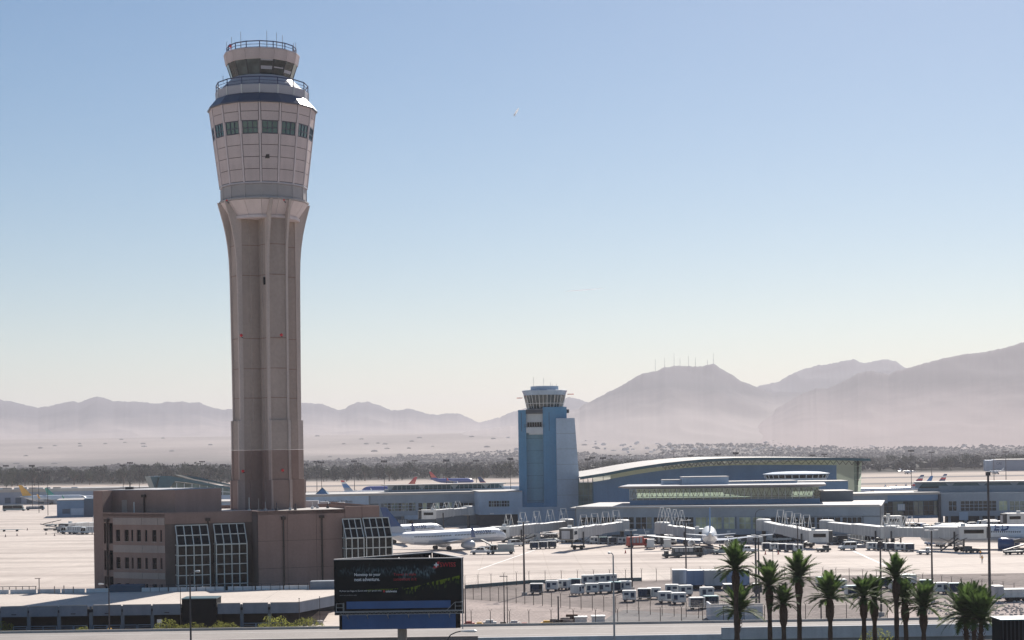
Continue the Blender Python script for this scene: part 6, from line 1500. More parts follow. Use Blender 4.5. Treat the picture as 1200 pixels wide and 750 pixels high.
# blue glazed link between arched hall and right wing
lf = Frame((X(1000, 548, 600), 548.0), (X(1101, 552, 600), 552.0))
lk = thing('glazed_link', 'dark blue glazed link building between the hall and the right wing', 'terminal', (X(1050,548), 550, 0))
front(lk, lf, 1000, 1100.8, 579.5, 608, 'conc_blue', -.6, 20, 'body'); front(lk, lf, 1000, 1102, 578.4, 580.2, 'roof_white', .1, 21, 'roof')
front(lk, lf, 1000, 1040, 580.3, 590, 'conc_wall', -.1, .4); front(lk, lf, 1040, 1101, 580.3, 586, 'conc_blue', -.1, .4)
glazing(lk, lf, 1034, 1100, 588, 604, 11, ['glass_conc3','navy','glass_conc','glass_conc3'], o=-.5, rows=3, bar='navy')
glazing(lk, lf, 1052, 1060, 591, 598, 3, 'pale_panel', o=-.2, rows=1)
b = MB(); p = lf.pt(lf.uz(1101,600)[0], 0, 0); b.box(p.x-.4, p.x+.4, p.y-.5, p.y+.5, 0, lf.uz(1101,579)[1]); b.build('edge_fin', M['under'], lk)
# ---------------------------------------------------------------- left concourse behind the brown building
LFL = (X(352, 600, 590), 600.0); LFR = (X(562, 612, 590), 612.0)
lf2 = Frame(LFL, LFR); lc = thing('left_concourse', 'blue grey concourse with glass ribbon between the two control towers', 'terminal', (X(480,606), 610, 0))
zl = lf2.uz(480,580.5)[1]
front(lc, lf2, 352, 562, 580.5, 612, 'conc_wall_dark', -.4, 30, 'body', 0.0)
front(lc, lf2, 352, 562, 579.8, 580.4, 'roof_white', .2, 32, 'roof')
front(lc, lf2, 352, 432, 580.5, 592, 'slab_grey', 0, .39); front(lc, lf2, 434, 562, 580.5, 589, 'conc_wall', 0, .39); front(lc, lf2, 434, 562, 599.5, 604.5, 'conc_wall', 0, .39)
front(lc, lf2, 432, 434, 581.5, 592, 'conc_wall_dark', .02, .3, 'pier')
glazing(lc, lf2, 450, 487, 589.3, 599.3, 9, ['glass_conc','glass_conc2','glass_conc3'], o=-.3, rows=3); glazing(lc, lf2, 490, 530, 589.3, 599.3, 8, ['glass_conc3','glass_conc','glass_lit'], o=-.3, rows=2); glazing(lc, lf2, 532, 560, 589.3, 599.3, 5, ['glass_conc3','glass_conc2'], o=-.3, rows=2)
for px in (445, 488.5, 531): u = lf2.uz(px,595)[0]; b = MB(); b.fbox(lf2, u-.4, u+.4, -.38, .05, lf2.uz(px,599.4)[1], lf2.uz(px,589.1)[1]); b.build('pier', M['conc_wall'], lc)
front(lc, lf2, 474, 490, 604, 609, 'slab_grey', .1, .4, 'gate_box')
front(lc, lf2, 455, 470, 600, 611, 'navy', -.3, .05, 'gate_door')
lsf = Frame(LFL, LFR)
def sign_on(fr, txt, px0, px1, yt, yb, m, root, o=.05, name='sign_lettering', bold=0.01):
    me = text_mesh(txt, 1.0, bold); xs_ = [v.co.x for v in me.vertices]; ys_ = [v.co.y for v in me.vertices]
    u0, z1 = fr.uz(px0, yt, o); u1 = fr.uz(px1, yt, o)[0]; z0 = fr.uz(px0, yb, o)[1]
    sx, sy = (u1-u0)/(max(xs_)-min(xs_)), (z1-z0)/(max(ys_)-min(ys_)); b = MB()
    b.add([fr.pt(u0+(v.co.x-min(xs_))*sx, o, z0+(v.co.y-min(ys_))*sy) for v in me.vertices], [tuple(f.vertices) for f in me.polygons]); return b.build(name, M[m], root)
b = sign_on(lf2, 'American Airlines', 380, 413, 586.4, 589.6, 'dark_metal', lc)
# raised people mover roof
mv = Frame((X(455, 618, 570), 618.0), (X(590, 628, 570), 628.0)); pm = thing('people_mover_station', 'raised glazed walkway roof with white top and teal bays between the towers', 'terminal', (X(520,620), 622, 10))
zt3 = mv.uz(520,567)[1]; zb3 = mv.uz(520,573.8)[1]
b = MB(); b.fbox(mv, -1.2, mv.L+.8, -8, 1.0, zt3-.35, zt3); b.build('roof', M['roof_white'], pm)
front(pm, mv, 455, 590, 574, 590, 'conc_wall', 0, 9, 'base')
for (a_, c_) in ((459,493),(496,531),(534,568),(571,588)):
    u0, u1 = mv.uz(a_,570)[0], mv.uz(c_,570)[0]; b = MB(); b.poly([mv.pt(u0,-.2,zb3+.6), mv.pt(u0+1,-.2,zt3-.45), mv.pt(u1-1,-.2,zt3-.45), mv.pt(u1,-.2,zb3+.6)]); b.build('teal_screen', M['teal_roof'], pm)
    b = MB(); b.quad(mv.pt(u0,-.1,zb3+.05), mv.pt(u1,-.1,zb3+.05), mv.pt(u1,-.1,zb3+.6), mv.pt(u0,-.1,zb3+.6)); b.build('window_strip', M['glass_dark'], pm)
b = MB(); b.fbox(mv, 0, mv.L, -1.4, -.6, zb3, zt3-.36); b.build('rear_screen', M['pale_panel'], pm)
b = MB()
for i in range(27): u = mv.L*i/26; b.fbox(mv, u-.06, u+.06, -.05, .02, zb3, zt3-.36)
b.build('mullions', M['pale_panel'], pm)
# block beside the old tower
bf = Frame((X(561.5, 596, 590), 596.0), (X(612, 598, 590), 598.0)); bl = thing('gate_block', 'plain blue grey gate block left of the old tower', 'building', (X(585,597), 600, 0))
front(bl, bf, 561.5, 612, 576.8, 603, 'slab_grey', 0, 26, 'body'); front(bl, bf, 561, 612, 576, 576.7, 'roof_white', .2, 27, 'roof')
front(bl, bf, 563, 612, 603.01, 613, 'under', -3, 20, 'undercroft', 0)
glazing(bl, bf, 572.5, 597, 587, 593.8, 8, ['glass_conc3','glass_conc','glass_conc2'], o=.02, rows=2)
front(bl, bf, 574, 579, 601.2, 602.6, 'white_metal', .06, .05, 'gate_plate')
# pyramid skylight
p = A(379, 580.2, 604); x0_, x1_ = X(369,604), X(388.5,604); zt4 = A(379,571.5,608).z; t = thing('pyramid_skylight', 'teal and blue glass pyramid skylight on the left concourse roof', 'skylight', ((x0_+x1_)/2, 608, zl))
c_ = ((x0_+x1_)/2, 607); hw = (x1_-x0_)/2
base_ = [(c_[0]-hw, c_[1]-hw), (c_[0]+hw, c_[1]-hw), (c_[0]+hw, c_[1]+hw), (c_[0]-hw, c_[1]+hw)]
for i in range(4):
    a_, d_ = base_[i], base_[(i+1) % 4]; b = MB(); b.add([(a_[0],a_[1],zl+.1),(d_[0],d_[1],zl+.1),(c_[0],c_[1],zt4)], [(0,1,2)]); b.build('glass_face', M['pyramid'], t)
    b = MB(); b.bar((a_[0],a_[1],zl+.1),(c_[0],c_[1],zt4),.14,4); b.bar((a_[0],a_[1],zl+.12),(d_[0],d_[1],zl+.12),.14,4); b.build('frame_bar', M['teal_roof'], t)
# ---------------------------------------------------------------- wedge roofed hall far left
WY = 760.0
wh_ = thing('wedge_hall', 'distant hall with dark sloping wedge roofs and green glass front', 'terminal', (X(220,WY), WY, 0))
wf = Frame((X(168, WY, 580), WY), (X(300, WY+20, 580), WY+20.0))
def wp(px, py, o=0.0): u, z = wf.uz(px, py, o); return wf.pt(u, o, z)
def slab(pts, o0, o1, name, m):
    b = MB(); R0 = [wp(px, py, o1) for px, py in pts]; off = wf.n*(o0-o1); R1 = [p+Vector((off.x, off.y, 0)) for p in R0]; b.loft([R0, R1]); b.build(name, M[m], wh_)
slab([(176,558.5),(186,558.6),(181.5,573)], -14, -1.5, 'roof_wedge', 'teal_roof')
slab([(188,557.5),(201,558),(272,571.5),(272,573.5),(222,565.5),(205,563.8),(199,571.5),(184,572)], -14, 0, 'roof_wedge', 'teal_roof')
slab([(212,556.5),(230,558.8),(272,568),(272,569.2),(228,561.5)], -30, -16, 'roof_wedge', 'teal_roof')
slab([(201,564.5),(222,566.5),(285,575),(285,580),(203,580)], -9, -1, 'glass_front', 'glass_conc2')
for i in range(9):
    px = 207+i*9; a_, c_ = wp(px, 566.5+max(0,(px-222))*.135, -.9), wp(px, 580, -.9); b = MB(); b.bar(a_, c_, .22, 4); b.build('mullion', M['pale_panel'], wh_)
a_, c_ = wp(203,573,-.85), wp(285,577.5,-.85); b = MB(); b.bar(a_, c_, .18, 4); b.build('transom', M['pale_panel'], wh_)
slab([(196,580.1),(285,580.1),(285,588),(196,588)], -16, -.2, 'lower_wall', 'slab_grey'); slab([(190,588.1),(290,588.1),(290,604),(190,604)], -14, 1, 'podium', 'conc_wall')
# long cargo building far left
cf2 = Frame((X(-30, 985, 585), 985.0), (X(275, 1015, 585), 1015.0)); cb = thing('cargo_building', 'long low blue grey cargo building across the far left', 'building', (X(100,1000), 1010, 0))
front(cb, cf2, -30, 275, 575, 590.5, 'far_building', 0, 40, 'body', 0.0); front(cb, cf2, -30, 275, 574.3, 574.9, 'roof_white', .5, 41, 'roof')
rr_ = random.Random(3)
for i in range(30):
    px = -20+i*9.6+rr_.uniform(-2,2); u, z = cf2.uz(px, 574.3); b = MB(); s_ = rr_.uniform(1.2,2.6); b.fbox(cf2, u-s_, u+s_, -8, -4, z+.01, z+rr_.uniform(.9,1.8)); b.build('roof_unit', M['pale_panel'] if i % 3 else M['roof_white'], cb)
for px in (9,21.5,34.5,48,96,130,150): front(cb, cf2, px-3.4, px+3.4, 583.3, 590, 'navy', .06, .05, 'dock_door')
# blue building in front of it
nf_ = Frame((X(66.5, 760, 600), 760.0), (X(130, 765, 600), 765.0)); nb_ = thing('blue_gate_building', 'blue flat building with a dark right half behind the far left jet bridge', 'building', (X(85,760), 765, 0))
front(nb_, nf_, 66.5, 98.4, 586.5, 608, 'conc_blue', 0, 25, 'body', 0); front(nb_, nf_, 98.4, 130, 584.5, 608, 'navy', .5, 25, 'dark_wing', 0); front(nb_, nf_, 66.3, 98.4, 585.9, 586.4, 'roof_white', .2, 26, 'roof')
front(nb_, nf_, 73, 82, 596.5, 602, 'navy', .06, .05, 'door'); front(nb_, nf_, 83, 98, 596, 603.5, 'slab_grey', .4, .4, 'annex')
# low roofs between the wedge hall and brown building
lw = thing('low_gate_building', 'low pale building behind the left concourse roof', 'building', (X(300,700), 705, 0)); b = MB(); b.box(X(236,700), X(470,700), 700, 730, 0, 7.4); b.build('body', M['slab_grey'], lw); b = MB(); b.box(X(235,700), X(471,700), 699, 731, 7.401, 7.7); b.build('roof', M['roof_white'], lw)
# far right building with letters
ff = Frame((X(1155, 1720, 545), 1720.0), (X(1260, 1700, 545), 1700.0)); fb = thing('far_office_building', 'pale blue building with dark lettering beyond the runways at the right', 'building', (X(1180,1700), 1730, 0))
front(fb, ff, 1155, 1163.5, 539.6, 556, 'slab_grey', 0, 60, 'left_wing', 0); front(fb, ff, 1163.6, 1260, 539, 556, 'far_building', 2, 60, 'body', 0); front(fb, ff, 1167, 1260, 538.5, 539, 'roof_white', 2.2, 60, 'roof')
sign_on(ff, 'CAE', 1167.6, 1174, 541.3, 544.6, 'plane_blue', fb, 2.3)
# ================================================================ jet bridges
def jet_bridge(label, P, Q, w_=2.9, h=2.7, cab_face=None, cab_len=4.5, fr_n=4, legs=((.72),), stair=False, rot=None, col='bridge_grey', frames_at=(0.15,0.9), frame_h=3.0):
    """P = terminal end, Q = cab end; floor points in metres"""
    t = thing('jet_bridge', label, 'jet bridge', (P.x, P.y, 0)); d = Q-P; L = d.length; e = d.normalized(); hx = Vector((e.x, e.y, 0)).normalized(); n_ = Vector((-hx.y, hx.x, 0)); up = Vector((0,0,1))
    def tun(a, c, ww, hh, name, zoff=0.0):
        p, q = P+e*a, P+e*c; b = MB(); rings = []
        for r_ in (p, q): rings.append([r_-n_*ww/2+up*zoff, r_+n_*ww/2+up*zoff, r_+n_*ww/2+up*(hh+zoff), r_+n_*ww*.3+up*(hh+.12+zoff), r_-n_*ww*.3+up*(hh+.12+zoff), r_-n_*ww/2+up*(hh+zoff)])
        b.loft(rings); o = b.build(name, M[col], t)
        b = MB(); k = max(3, int((c-a)/1.6))
        for i in range(k+1):
            r_ = p.lerp(q, i/k)
            for s in (-1, 1): b.add([r_+n_*s*(ww/2+.04)-e*.06+up*zoff, r_+n_*s*(ww/2+.04)+e*.06+up*zoff, r_+n_*s*(ww/2+.04)+e*.06+up*(hh+zoff), r_+n_*s*(ww/2+.04)-e*.06+up*(hh+zoff)], [(0,1,2,3)])
        b.build('side_rib', M['bridge_light'], o)
    tun(0, L*.54, w_-.45, h-.35, 'inner_tunnel', .12); tun(L*.5, L, w_, h, 'outer_tunnel')
    b = MB(); b.lathe([(2.1, P.z-.2), (2.1, P.z+h+.1), (1.6, P.z+h+.35)], 14, (P.x, P.y)); b.build('rotunda', M[col], t)
    b = MB(); b.bar((P.x,P.y,0),(P.x,P.y,P.z),.55,8); b.build('rotunda_column', M['bridge_dark'], t)
    # cab
    ca_ = cab_face if cab_face is not None else atan2(hx.y, hx.x); ce = Vector((cos(ca_), sin(ca_), 0)); cn = Vector((-ce.y, ce.x, 0)); c = Q+e*.3
    def cbx(b, a0, a1, s0, s1, z0, z1):
        R = [[c+ce*a+cn*s+up*z for a, s in ((a0,s0),(a1,s0),(a1,s1),(a0,s1))] for z in (z0, z1)]; b.loft([[v for v in r_] for r_ in R])
    b = MB(); cbx(b, -1.6, cab_len-1.2, -1.9, 1.9, -.15, h+.25); b.build('cab', M['bridge_light'], t)
    b = MB(); cbx(b, cab_len-1.19, cab_len-.2, -1.75, 1.75, .05, h+.1); b.build('canopy', M['bridge_dark'], t)
    b = MB(); cbx(b, cab_len-.19, cab_len-.1, -1.1, 1.1, .2, h-.35); b.build('cab_door', M['trailer_grey'], t)
    for s in (-1.95, 1.91): b = MB(); cbx(b, -.6, cab_len-1.9, s, s+.04, 1.2, 2.1); b.build('cab_window', M['glass_dark'], t)
    b = MB(); cbx(b, -1.0, .0, -.5, .5, h+.26, h+.9); b.build('roof_unit', M['bridge_light'], t)
    for f in legs:
        p = P+e*L*f
        for s in (-1, 1): b = MB(); b.bar(p+n_*s*1.7+up*h*.6, Vector((p.x+n_.x*s*1.7, p.y+n_.y*s*1.7, .9)), .2, 6); b.build('leg', M['bridge_dark'], t)
        b = MB(); b.bar(Vector((p.x-n_.x*2,p.y-n_.y*2,.8)), Vector((p.x+n_.x*2,p.y+n_.y*2,.8)), .28, 6); b.build('axle', M['bridge_dark'], t)
        for s in (-1, 1): 
            b = MB(); q = Vector((p.x+n_.x*s*1.0, p.y+n_.y*s*1.0, .62)); b.bar(q-n_*.3, q+n_*.3, .6, 12); b.build('wheel', M['tyre'], t)
        b = MB(); b.bar(p+n_*1.6-e*5+up*.1, p+n_*1.6+up*-1.2, .07, 4); b.bar(p-n_*1.6-e*5+up*.1, p-n_*1.6+up*-1.2, .07, 4); b.bar(p-n_*1.6+e*4+up*.1, p-n_*1.6+up*-1.2, .07, 4); b.build('brace', M['bridge_dark'], t)
    for i in range(fr_n):
        f = frames_at[0]+(frames_at[1]-frames_at[0])*(i/max(1,fr_n-1)); p = P+e*L*f+up*(h+.1); b = MB()
        apex_ = p+up*frame_h; b.bar(p-e*1.1-n_*.9, apex_-n_*.9, .10, 4); b.bar(p+e*1.1-n_*.9, apex_-n_*.9, .10, 4); b.bar(p-e*1.1+n_*.9, apex_+n_*.9, .10, 4); b.bar(p+e*1.1+n_*.9, apex_+n_*.9, .10, 4); b.bar(apex_-n_*.9, apex_+n_*.9, .06, 4); b.bar(p-e*.75-n_*.45+up*frame_h*.5, p+e*.75-n_*.45+up*frame_h*.5, .05, 4)
        b.build('roof_frame', M['white_metal'], t)
    if stair:
        p = Q-n_*2.2 if n_.y > 0 else Q+n_*2.2; q = p-hx*5.5; q.z = .1; b = MB()
        for s in (-.45, .45): b.bar(p+Vector((0,s,0)), q+Vector((0,s,0)), .10, 4); b.bar(p+Vector((0,s,1)), q+Vector((0,s,1)), .05, 4)
        for i in range(13): r_ = p.lerp(q, i/12); b.box(r_.x-.15, r_.x+.15, r_.y-.45, r_.y+.45, r_.z-.04, r_.z)
        b.build('stair', M['bridge_dark'], t)
    return t
def JP(px, py, Y): return A(px, py, Y)      # floor point of the tunnel
jet_bridge('long pale jet bridge right of the front airliner nose, cab turned towards the camera', JP(729,621.5,478), JP(668,631.5,447), cab_face=radians(255), frames_at=(.12,.75), fr_n=4, legs=(.86,))
jet_bridge('long pale jet bridge reaching left to the nose of the front airliner', JP(664,620,505), JP(590,629,478), cab_face=radians(190), fr_n=5, frames_at=(.05,.92), legs=(.8,), frame_h=3.4)
jet_bridge('pale jet bridge behind the airliners with its cab to the left', JP(549,603,592), JP(506,607.5,575), cab_face=radians(185), fr_n=3, legs=(.8,), frames_at=(.3,.9), frame_h=2.2)
jet_bridge('pale jet bridge left of the white jet, coming towards its nose', JP(776,624.5,468), JP(818,632,462), cab_face=radians(10), fr_n=4, legs=(.7,), frames_at=(.0,.55), frame_h=4.2)
jet_bridge('jet bridge sloping down to the right above a baggage train', JP(895,621,470), JP(955,634.5,440), cab_face=radians(-8), fr_n=4, legs=(.86,), frames_at=(.35,.85), frame_h=3.6)
jet_bridge('long jet bridge sloping down from the concourse to the right link', JP(969,622,468), JP(1040,630,440), cab_face=radians(-20), fr_n=1, legs=(.9,), frames_at=(.98,.99), cab_len=2.4, frame_h=2.4)
jet_bridge('long grey jet bridge with stair serving the airliner at the right edge', JP(1046,629.5,438), JP(1130,630.5,418), cab_face=radians(-5), cab_len=6.0, fr_n=3, legs=(.93,.05), stair=True, frames_at=(.05,.25), frame_h=2.6)
jet_bridge('short pale jet bridge behind the long sloping one', JP(1003,613.5,520), JP(1042,616,508), cab_face=radians(0), fr_n=1, legs=(.8,), frame_h=2.2)
jet_bridge('short jet bridge above the right edge airliner', JP(1215,611,505), JP(1192,613,495), cab_face=radians(180), fr_n=1, legs=(.8,), frame_h=2.4)
jet_bridge('jet bridge at the far left with its square cab facing the camera', JP(118,619,640), JP(82,622.5,615), cab_face=radians(250), fr_n=1, legs=(.85,), frame_h=2.4)
# ================================================================ airliners
def airliner(name, label, L, fusR, mats, wing=True, text=None, winglet='plane_blue', fin=None, eng='plane_grey', group=None, detail=True, txt_at=(.30,.14)):
    t = thing(name, label, 'airliner', (0,0,0), 0, group); R_ = fusR; zc = R_+1.45; h = L/2; k = L/39.5
    st = [(h,.03,-.45),(h-.35,.32,-.40),(h-.9,.55,-.33),(h-1.8,.78,-.20),(h-3.2,.93,-.08),(h-5.2,1,0),(-h+13.5,1,0),(-h+9,.90,.10),(-h+5.5,.66,.30),(-h+2.6,.36,.55),(-h+.7,.14,.72),(-h,.06,.78)]
    n = 20; rings = [[(x, r_*R_*sin(2*pi*i/n), zc+dz*R_+r_*R_*cos(2*pi*i/n)) for i in range(n)] for x, r_, dz in st]
    b = MB(); b.loft(rings); nn = len(rings)
    for fi in range(len(b.f)):
        if len(b.f[fi]) == 4: zz_ = sum(b.v[i][2] for i in b.f[fi])/4; b.m[fi] = 1 if zz_ < zc-R_*.42 else 0
    b.build('fuselage', [M[mats[0]], M[mats[1]]], t, world=False, smooth=True)
    span = 17.0*k
    if wing:
        for s in (-1, 1):
            b = MB(); secs = [(1.0, 6.5*k, 4.4, .62, zc-R_*.62), (4.9*k, 4.7*k+.0, 2.4, .42, zc-R_*.5), (span, 1.5*k, -4.6*k, .16, zc-R_*.5+span*.09)]; rr_2 = []
            for yy, ch, xle, th, z in secs: rr_2.append([(xle, s*yy, z), (xle-ch*.25, s*yy, z+th*.6), (xle-ch*.65, s*yy, z+th*.4), (xle-ch, s*yy, z), (xle-ch*.6, s*yy, z-th*.3), (xle-ch*.25, s*yy, z-th*.4)])
            if s < 0: rr_2 = [list(reversed(r_)) for r_ in rr_2]
            b.loft(rr_2); wo = b.build('wing', M['plane_grey'], t, world=False, smooth=False)
            b = MB(); z = secs[2][4]; x = secs[2][2]; yy = s*span
            b.loft([[(x-.1,yy,z),(x-1.4*k,yy,z),(x-1.4*k,yy+s*.12,z),(x-.1,yy+s*.12,z)], [(x-1.5*k,yy+s*.9,z+2.5*k),(x-2.1*k,yy+s*.9,z+2.5*k),(x-2.1*k,yy+s*.96,z+2.5*k),(x-1.5*k,yy+s*.96,z+2.5*k)]]); b.build('winglet', M[winglet], wo, world=False)
            # engine
            ex_, ey_, ez_ = 4.6*k, s*5.0*k, zc-R_*.5-1.15; rN = 1.0*k*(R_/1.9)
            prof_ = [(rN*.80,0),(rN*.97,.15),(rN*1.02,.9),(rN*.98,2.2),(rN*.72,3.4),(rN*.5,3.9)]
            b = MB(); b.loft([[(ex_-dx, ey_+r_*cos(2*pi*i/16)*s, ez_+r_*sin(2*pi*i/16)) for i in range(16)] for r_, dx in prof_]); eo = b.build('engine', M[eng], t, world=False, smooth=True)
            b = MB(); b.loft([[(ex_+.01-dx, ey_+r_*cos(2*pi*i/16)*s, ez_+r_*sin(2*pi*i/16)) for i in range(16)] for r_, dx in ((rN*.74,0),(rN*.2,-.0))]); b.build('fan', M['bridge_dark'], eo, world=False)
            b = MB(); b.box(ex_-4, ex_-.6, ey_-.14, ey_+.14, ez_+rN*.8, zc-R_*.5+.35); b.build('pylon', M['plane_grey'], t, world=False)
            b = MB(); b.loft([[(-h+5.2,s*.5,zc+R_*.35),(-h+1.6,s*.5,zc+R_*.35),(-h+1.6,s*.5,zc+R_*.35+.2),(-h+5.2,s*.5,zc+R_*.35+.2)], [(-h+.6,s*6.6*k,zc+R_*.35+.7),(-h-.8,s*6.6*k,zc+R_*.35+.7),(-h-.8,s*6.6*k,zc+R_*.35+.8),(-h+.6,s*6.6*k,zc+R_*.35+.8)]] if s > 0 else [[(-h+1.6,s*.5,zc+R_*.35),(-h+5.2,s*.5,zc+R_*.35),(-h+5.2,s*.5,zc+R_*.35+.2),(-h+1.6,s*.5,zc+R_*.35+.2)], [(-h-.8,s*6.6*k,zc+R_*.35+.7),(-h+.6,s*6.6*k,zc+R_*.35+.7),(-h+.6,s*6.6*k,zc+R_*.35+.8),(-h-.8,s*6.6*k,zc+R_*.35+.8)]]); b.build('tailplane', M['plane_grey'], t, world=False)
    # fin in horizontal slices carrying the livery colours
    fm = fin or ['plane_blue']*6; m_ = len(fm); zb_, zt_ = zc+R_*.75, zc+R_+6.3*k
    x0b, x0t, x1b, x1t = -h+7.4*k, -h+.9*k, -h+1.5*k, -h-1.0*k; b = MB()
    for i in range(m_):
        f0, f1 = i/m_, (i+1)/m_; R0 = []; 
        for f in (f0, f1):
            xa_ = x0b+(x0t-x0b)*f; xc_ = x1b+(x1t-x1b)*f; th = .26*(1-.5*f); z = zb_+(zt_-zb_)*f; R0.append([(xa_,0,z),(xa_*.7+xc_*.3,th,z),(xc_,0,z),(xa_*.7+xc_*.3,-th,z)])
        b.loft(R0, i, cap=(i in (0, m_-1)))
    b.build('fin', [M[x] for x in fm], t, world=False)
    b = MB(); xs_ = h-1.75
    for s in (-1, 1): b.quad((xs_+.15, s*.12, zc+R_*.44), (xs_-.85, s*R_*.66, zc+R_*.30), (xs_-1.15, s*R_*.62, zc+R_*.62), (xs_-.35, s*.12, zc+R_*.70)) if False else None
    def surf(x, ang, off=.03):    # point on the fuselage surface
        for i in range(len(st)-1):
            if st[i+1][0] <= x <= st[i][0]:
                f = (x-st[i+1][0])/(st[i][0]-st[i+1][0]); r_ = (st[i+1][1]*(1-f)+st[i][1]*f)*R_+off; dz = (st[i+1][2]*(1-f)+st[i][2]*f)*R_; return (x, -r_*cos(ang), zc+dz+r_*sin(ang))
        return (x, -R_*cos(ang), zc+R_*sin(ang))
    for sgn in (1, -1):
        for (xa_, xb2) in ((h-1.5,h-1.95),(h-2.05,h-2.6),(h-2.7,h-3.15)):
            pa = [surf(xa_,radians(38)), surf(xb2,radians(30)), surf(xb2,radians(52)), surf(xa_-.1,radians(60))]; pa = [(x,y*sgn,z) for x,y,z in pa]; b.add(pa, [(0,1,2,3)])
    b.build('cockpit_windows', M['glass_dark'], t, world=False)
    if detail:
        b = MB(); xx = h-5.6
        while xx > -h+8.5:
            for sgn in (1,-1):
                if abs(xx-0.5) > .4: b.add([(x,y*sgn,z) for x,y,z in (surf(xx,radians(9),.025), surf(xx+.24,radians(9),.025), surf(xx+.24,radians(19),.025), surf(xx,radians(19),.025))], [(0,1,2,3)])
            xx -= .52
        o = b.build('cabin_windows', M['glass_dark'], t, world=False); o['kind'] = 'stuff'
        for sgn in (1,-1):
            for xx in (h-4.6, -h+7.6):
                b = MB(); c = [surf(xx,radians(-12),.02), surf(xx+.85,radians(-12),.02), surf(xx+.85,radians(40),.02), surf(xx,radians(40),.02)]; b.add([(x,y*sgn,z) for x,y,z in c], [(0,1,2,3)]); b.build('cabin_door', M['plane_grey'], t, world=False)
    if text:
        me = text_mesh(text, 1.0, .03, 0.0, 1.2); xs2 = [v.co.x for v in me.vertices]; wid = max(xs2)-min(xs2); hgt = max(v.co.y for v in me.vertices)
        S = (L*txt_at[1])/wid; x0_ = h-L*txt_at[0]
        for sgn in (1, -1):
            # on the right side (y<0) text runs towards -x ... +x reading left to right from that side
            vs = []
            for v in me.vertices:
                tx = (v.co.x-min(xs2))*S; ang = radians(22)+(v.co.y*S*.95)/R_
                x = x0_+tx if sgn > 0 else x0_+wid*S-tx
                p = surf(x, ang, .10); vs.append((p[0], p[1]*sgn, p[2]))
            b = MB(); b.add(vs, [tuple(f.vertices) for f in me.polygons]); b.build('airline_lettering', M['plane_blue'], t, world=False)
    # gear
    for (gx, gy, r_) in ((h-5.2, .25, .38), (h-5.2, -.25, .38), (-1.6, 2.6, .56), (-1.6, -2.6, .56), (-1.6, 3.3, .56), (-1.6, -3.3, .56)):
        b = MB(); b.bar((gx, gy-.16, r_), (gx, gy+.16, r_), r_, 12); b.build('wheel', M['tyre'], t, world=False)
    for gx, gy in ((h-5.2, 0), (-1.6, 2.95), (-1.6, -2.95)):
        b = MB(); b.bar((gx, gy, .4), (gx, gy*.8, zc-R_*.8), .12, 6); b.build('gear_leg', M['galv'], t, world=False)
    return t
def place(o, nose_px, nose_py, heading, Lh, z=.05):
    """put the nose wheel on the ground at a photo pixel; heading in degrees, 0 = +X, 90 = away"""
    p = G(nose_px, nose_py); a = radians(heading); d = Vector((cos(a), sin(a)))
    o.location = (p.x-d.x*Lh, p.y-d.y*Lh, z); o.rotation_euler = (0,0,a); return o
unf = ['plane_grey','plane_grey','plane_blue','plane_blue','plane_blue','plane_blue','plane_blue']
a1 = airliner('airliner', 'nearer white and grey airliner with UNITED titles, nose to the right', 42, 1.95, ('plane_white','plane_grey'), text='UNITED', fin=unf, eng='plane_grey', group='UNITED airliners at the gates')
place(a1, 576, 641, 41, 21-5.2)
a2 = airliner('airliner', 'second UNITED airliner half hidden behind the nearer one', 39, 1.95, ('plane_white','plane_grey'), text='UNITED', fin=unf, eng='plane_grey', group='UNITED airliners at the gates', txt_at=(.36,.15))
place(a2, 505, 634, 41, 19.5-5.2)
a3 = airliner('airliner', 'white jet seen from behind with a blue fin, wings spread wide', 37.5, 1.98, ('plane_white','plane_grey'), fin=['plane_white','plane_light_blue','plane_light_blue','plane_light_blue','plane_light_blue'], winglet='plane_grey', eng='plane_white')
place(a3, 831, 640, 84, 18.7-5.2)
a4 = airliner('airliner', 'airliner cut by the right edge with large blue letters and dark blue engine', 52, 2.3, ('plane_white','plane_grey'), text='UNITED', fin=unf, eng='plane_blue', group='UNITED airliners at the gates', txt_at=(.425,.22))
place(a4, 1103, 642.5, 158, 26-5.2)
sw = ['plane_mid_blue','plane_orange','plane_orange','plane_red','plane_red']
a5 = airliner('airliner', 'blue airliner with red and orange tail taxiing beyond the left concourse', 36, 1.9, ('plane_mid_blue','plane_orange'), fin=sw, eng='plane_mid_blue', winglet='plane_red', detail=False); place(a5, 433, 579.5, 172, 18-5.2)
a6 = airliner('airliner', 'far blue airliner with red tail on the runway left of the old tower', 36, 1.9, ('plane_mid_blue','plane_mid_blue'), fin=sw, eng='plane_mid_blue', winglet='plane_red', detail=False); place(a6, 548, 567.8, 8, 18-5.2)
am = ['plane_grey','plane_red','plane_white','plane_blue','plane_red','plane_white','plane_blue']
a7 = airliner('airliner', 'grey airliner with red white and blue striped tail behind the arched hall end', 38, 1.9, ('plane_white','plane_grey'), fin=am, detail=False, winglet='plane_grey'); place(a7, 1010, 584, 190, 19-5.2)
a8 = airliner('airliner', 'second airliner with a striped red white and blue tail farther right', 38, 1.9, ('plane_white','plane_grey'), fin=am, detail=False, winglet='plane_grey'); place(a8, 1045, 582.5, 200, 19-5.2)
a9 = airliner('airliner', 'airliner with plain blue tail between the two striped tails', 34, 1.8, ('plane_white','plane_grey'), fin=['plane_light_blue']*3, detail=False, winglet='plane_light_blue'); place(a9, 1036, 583, 200, 17-5.2)
a10 = airliner('airliner', 'white airliner with blue green tail near the glass pyramid', 37, 1.9, ('plane_white','plane_grey'), fin=['plane_white','plane_grey','plane_light_blue','plane_light_blue','plane_white','plane_red'], detail=False, winglet='plane_white'); place(a10, 464, 585, -10, 18.5-5.2)
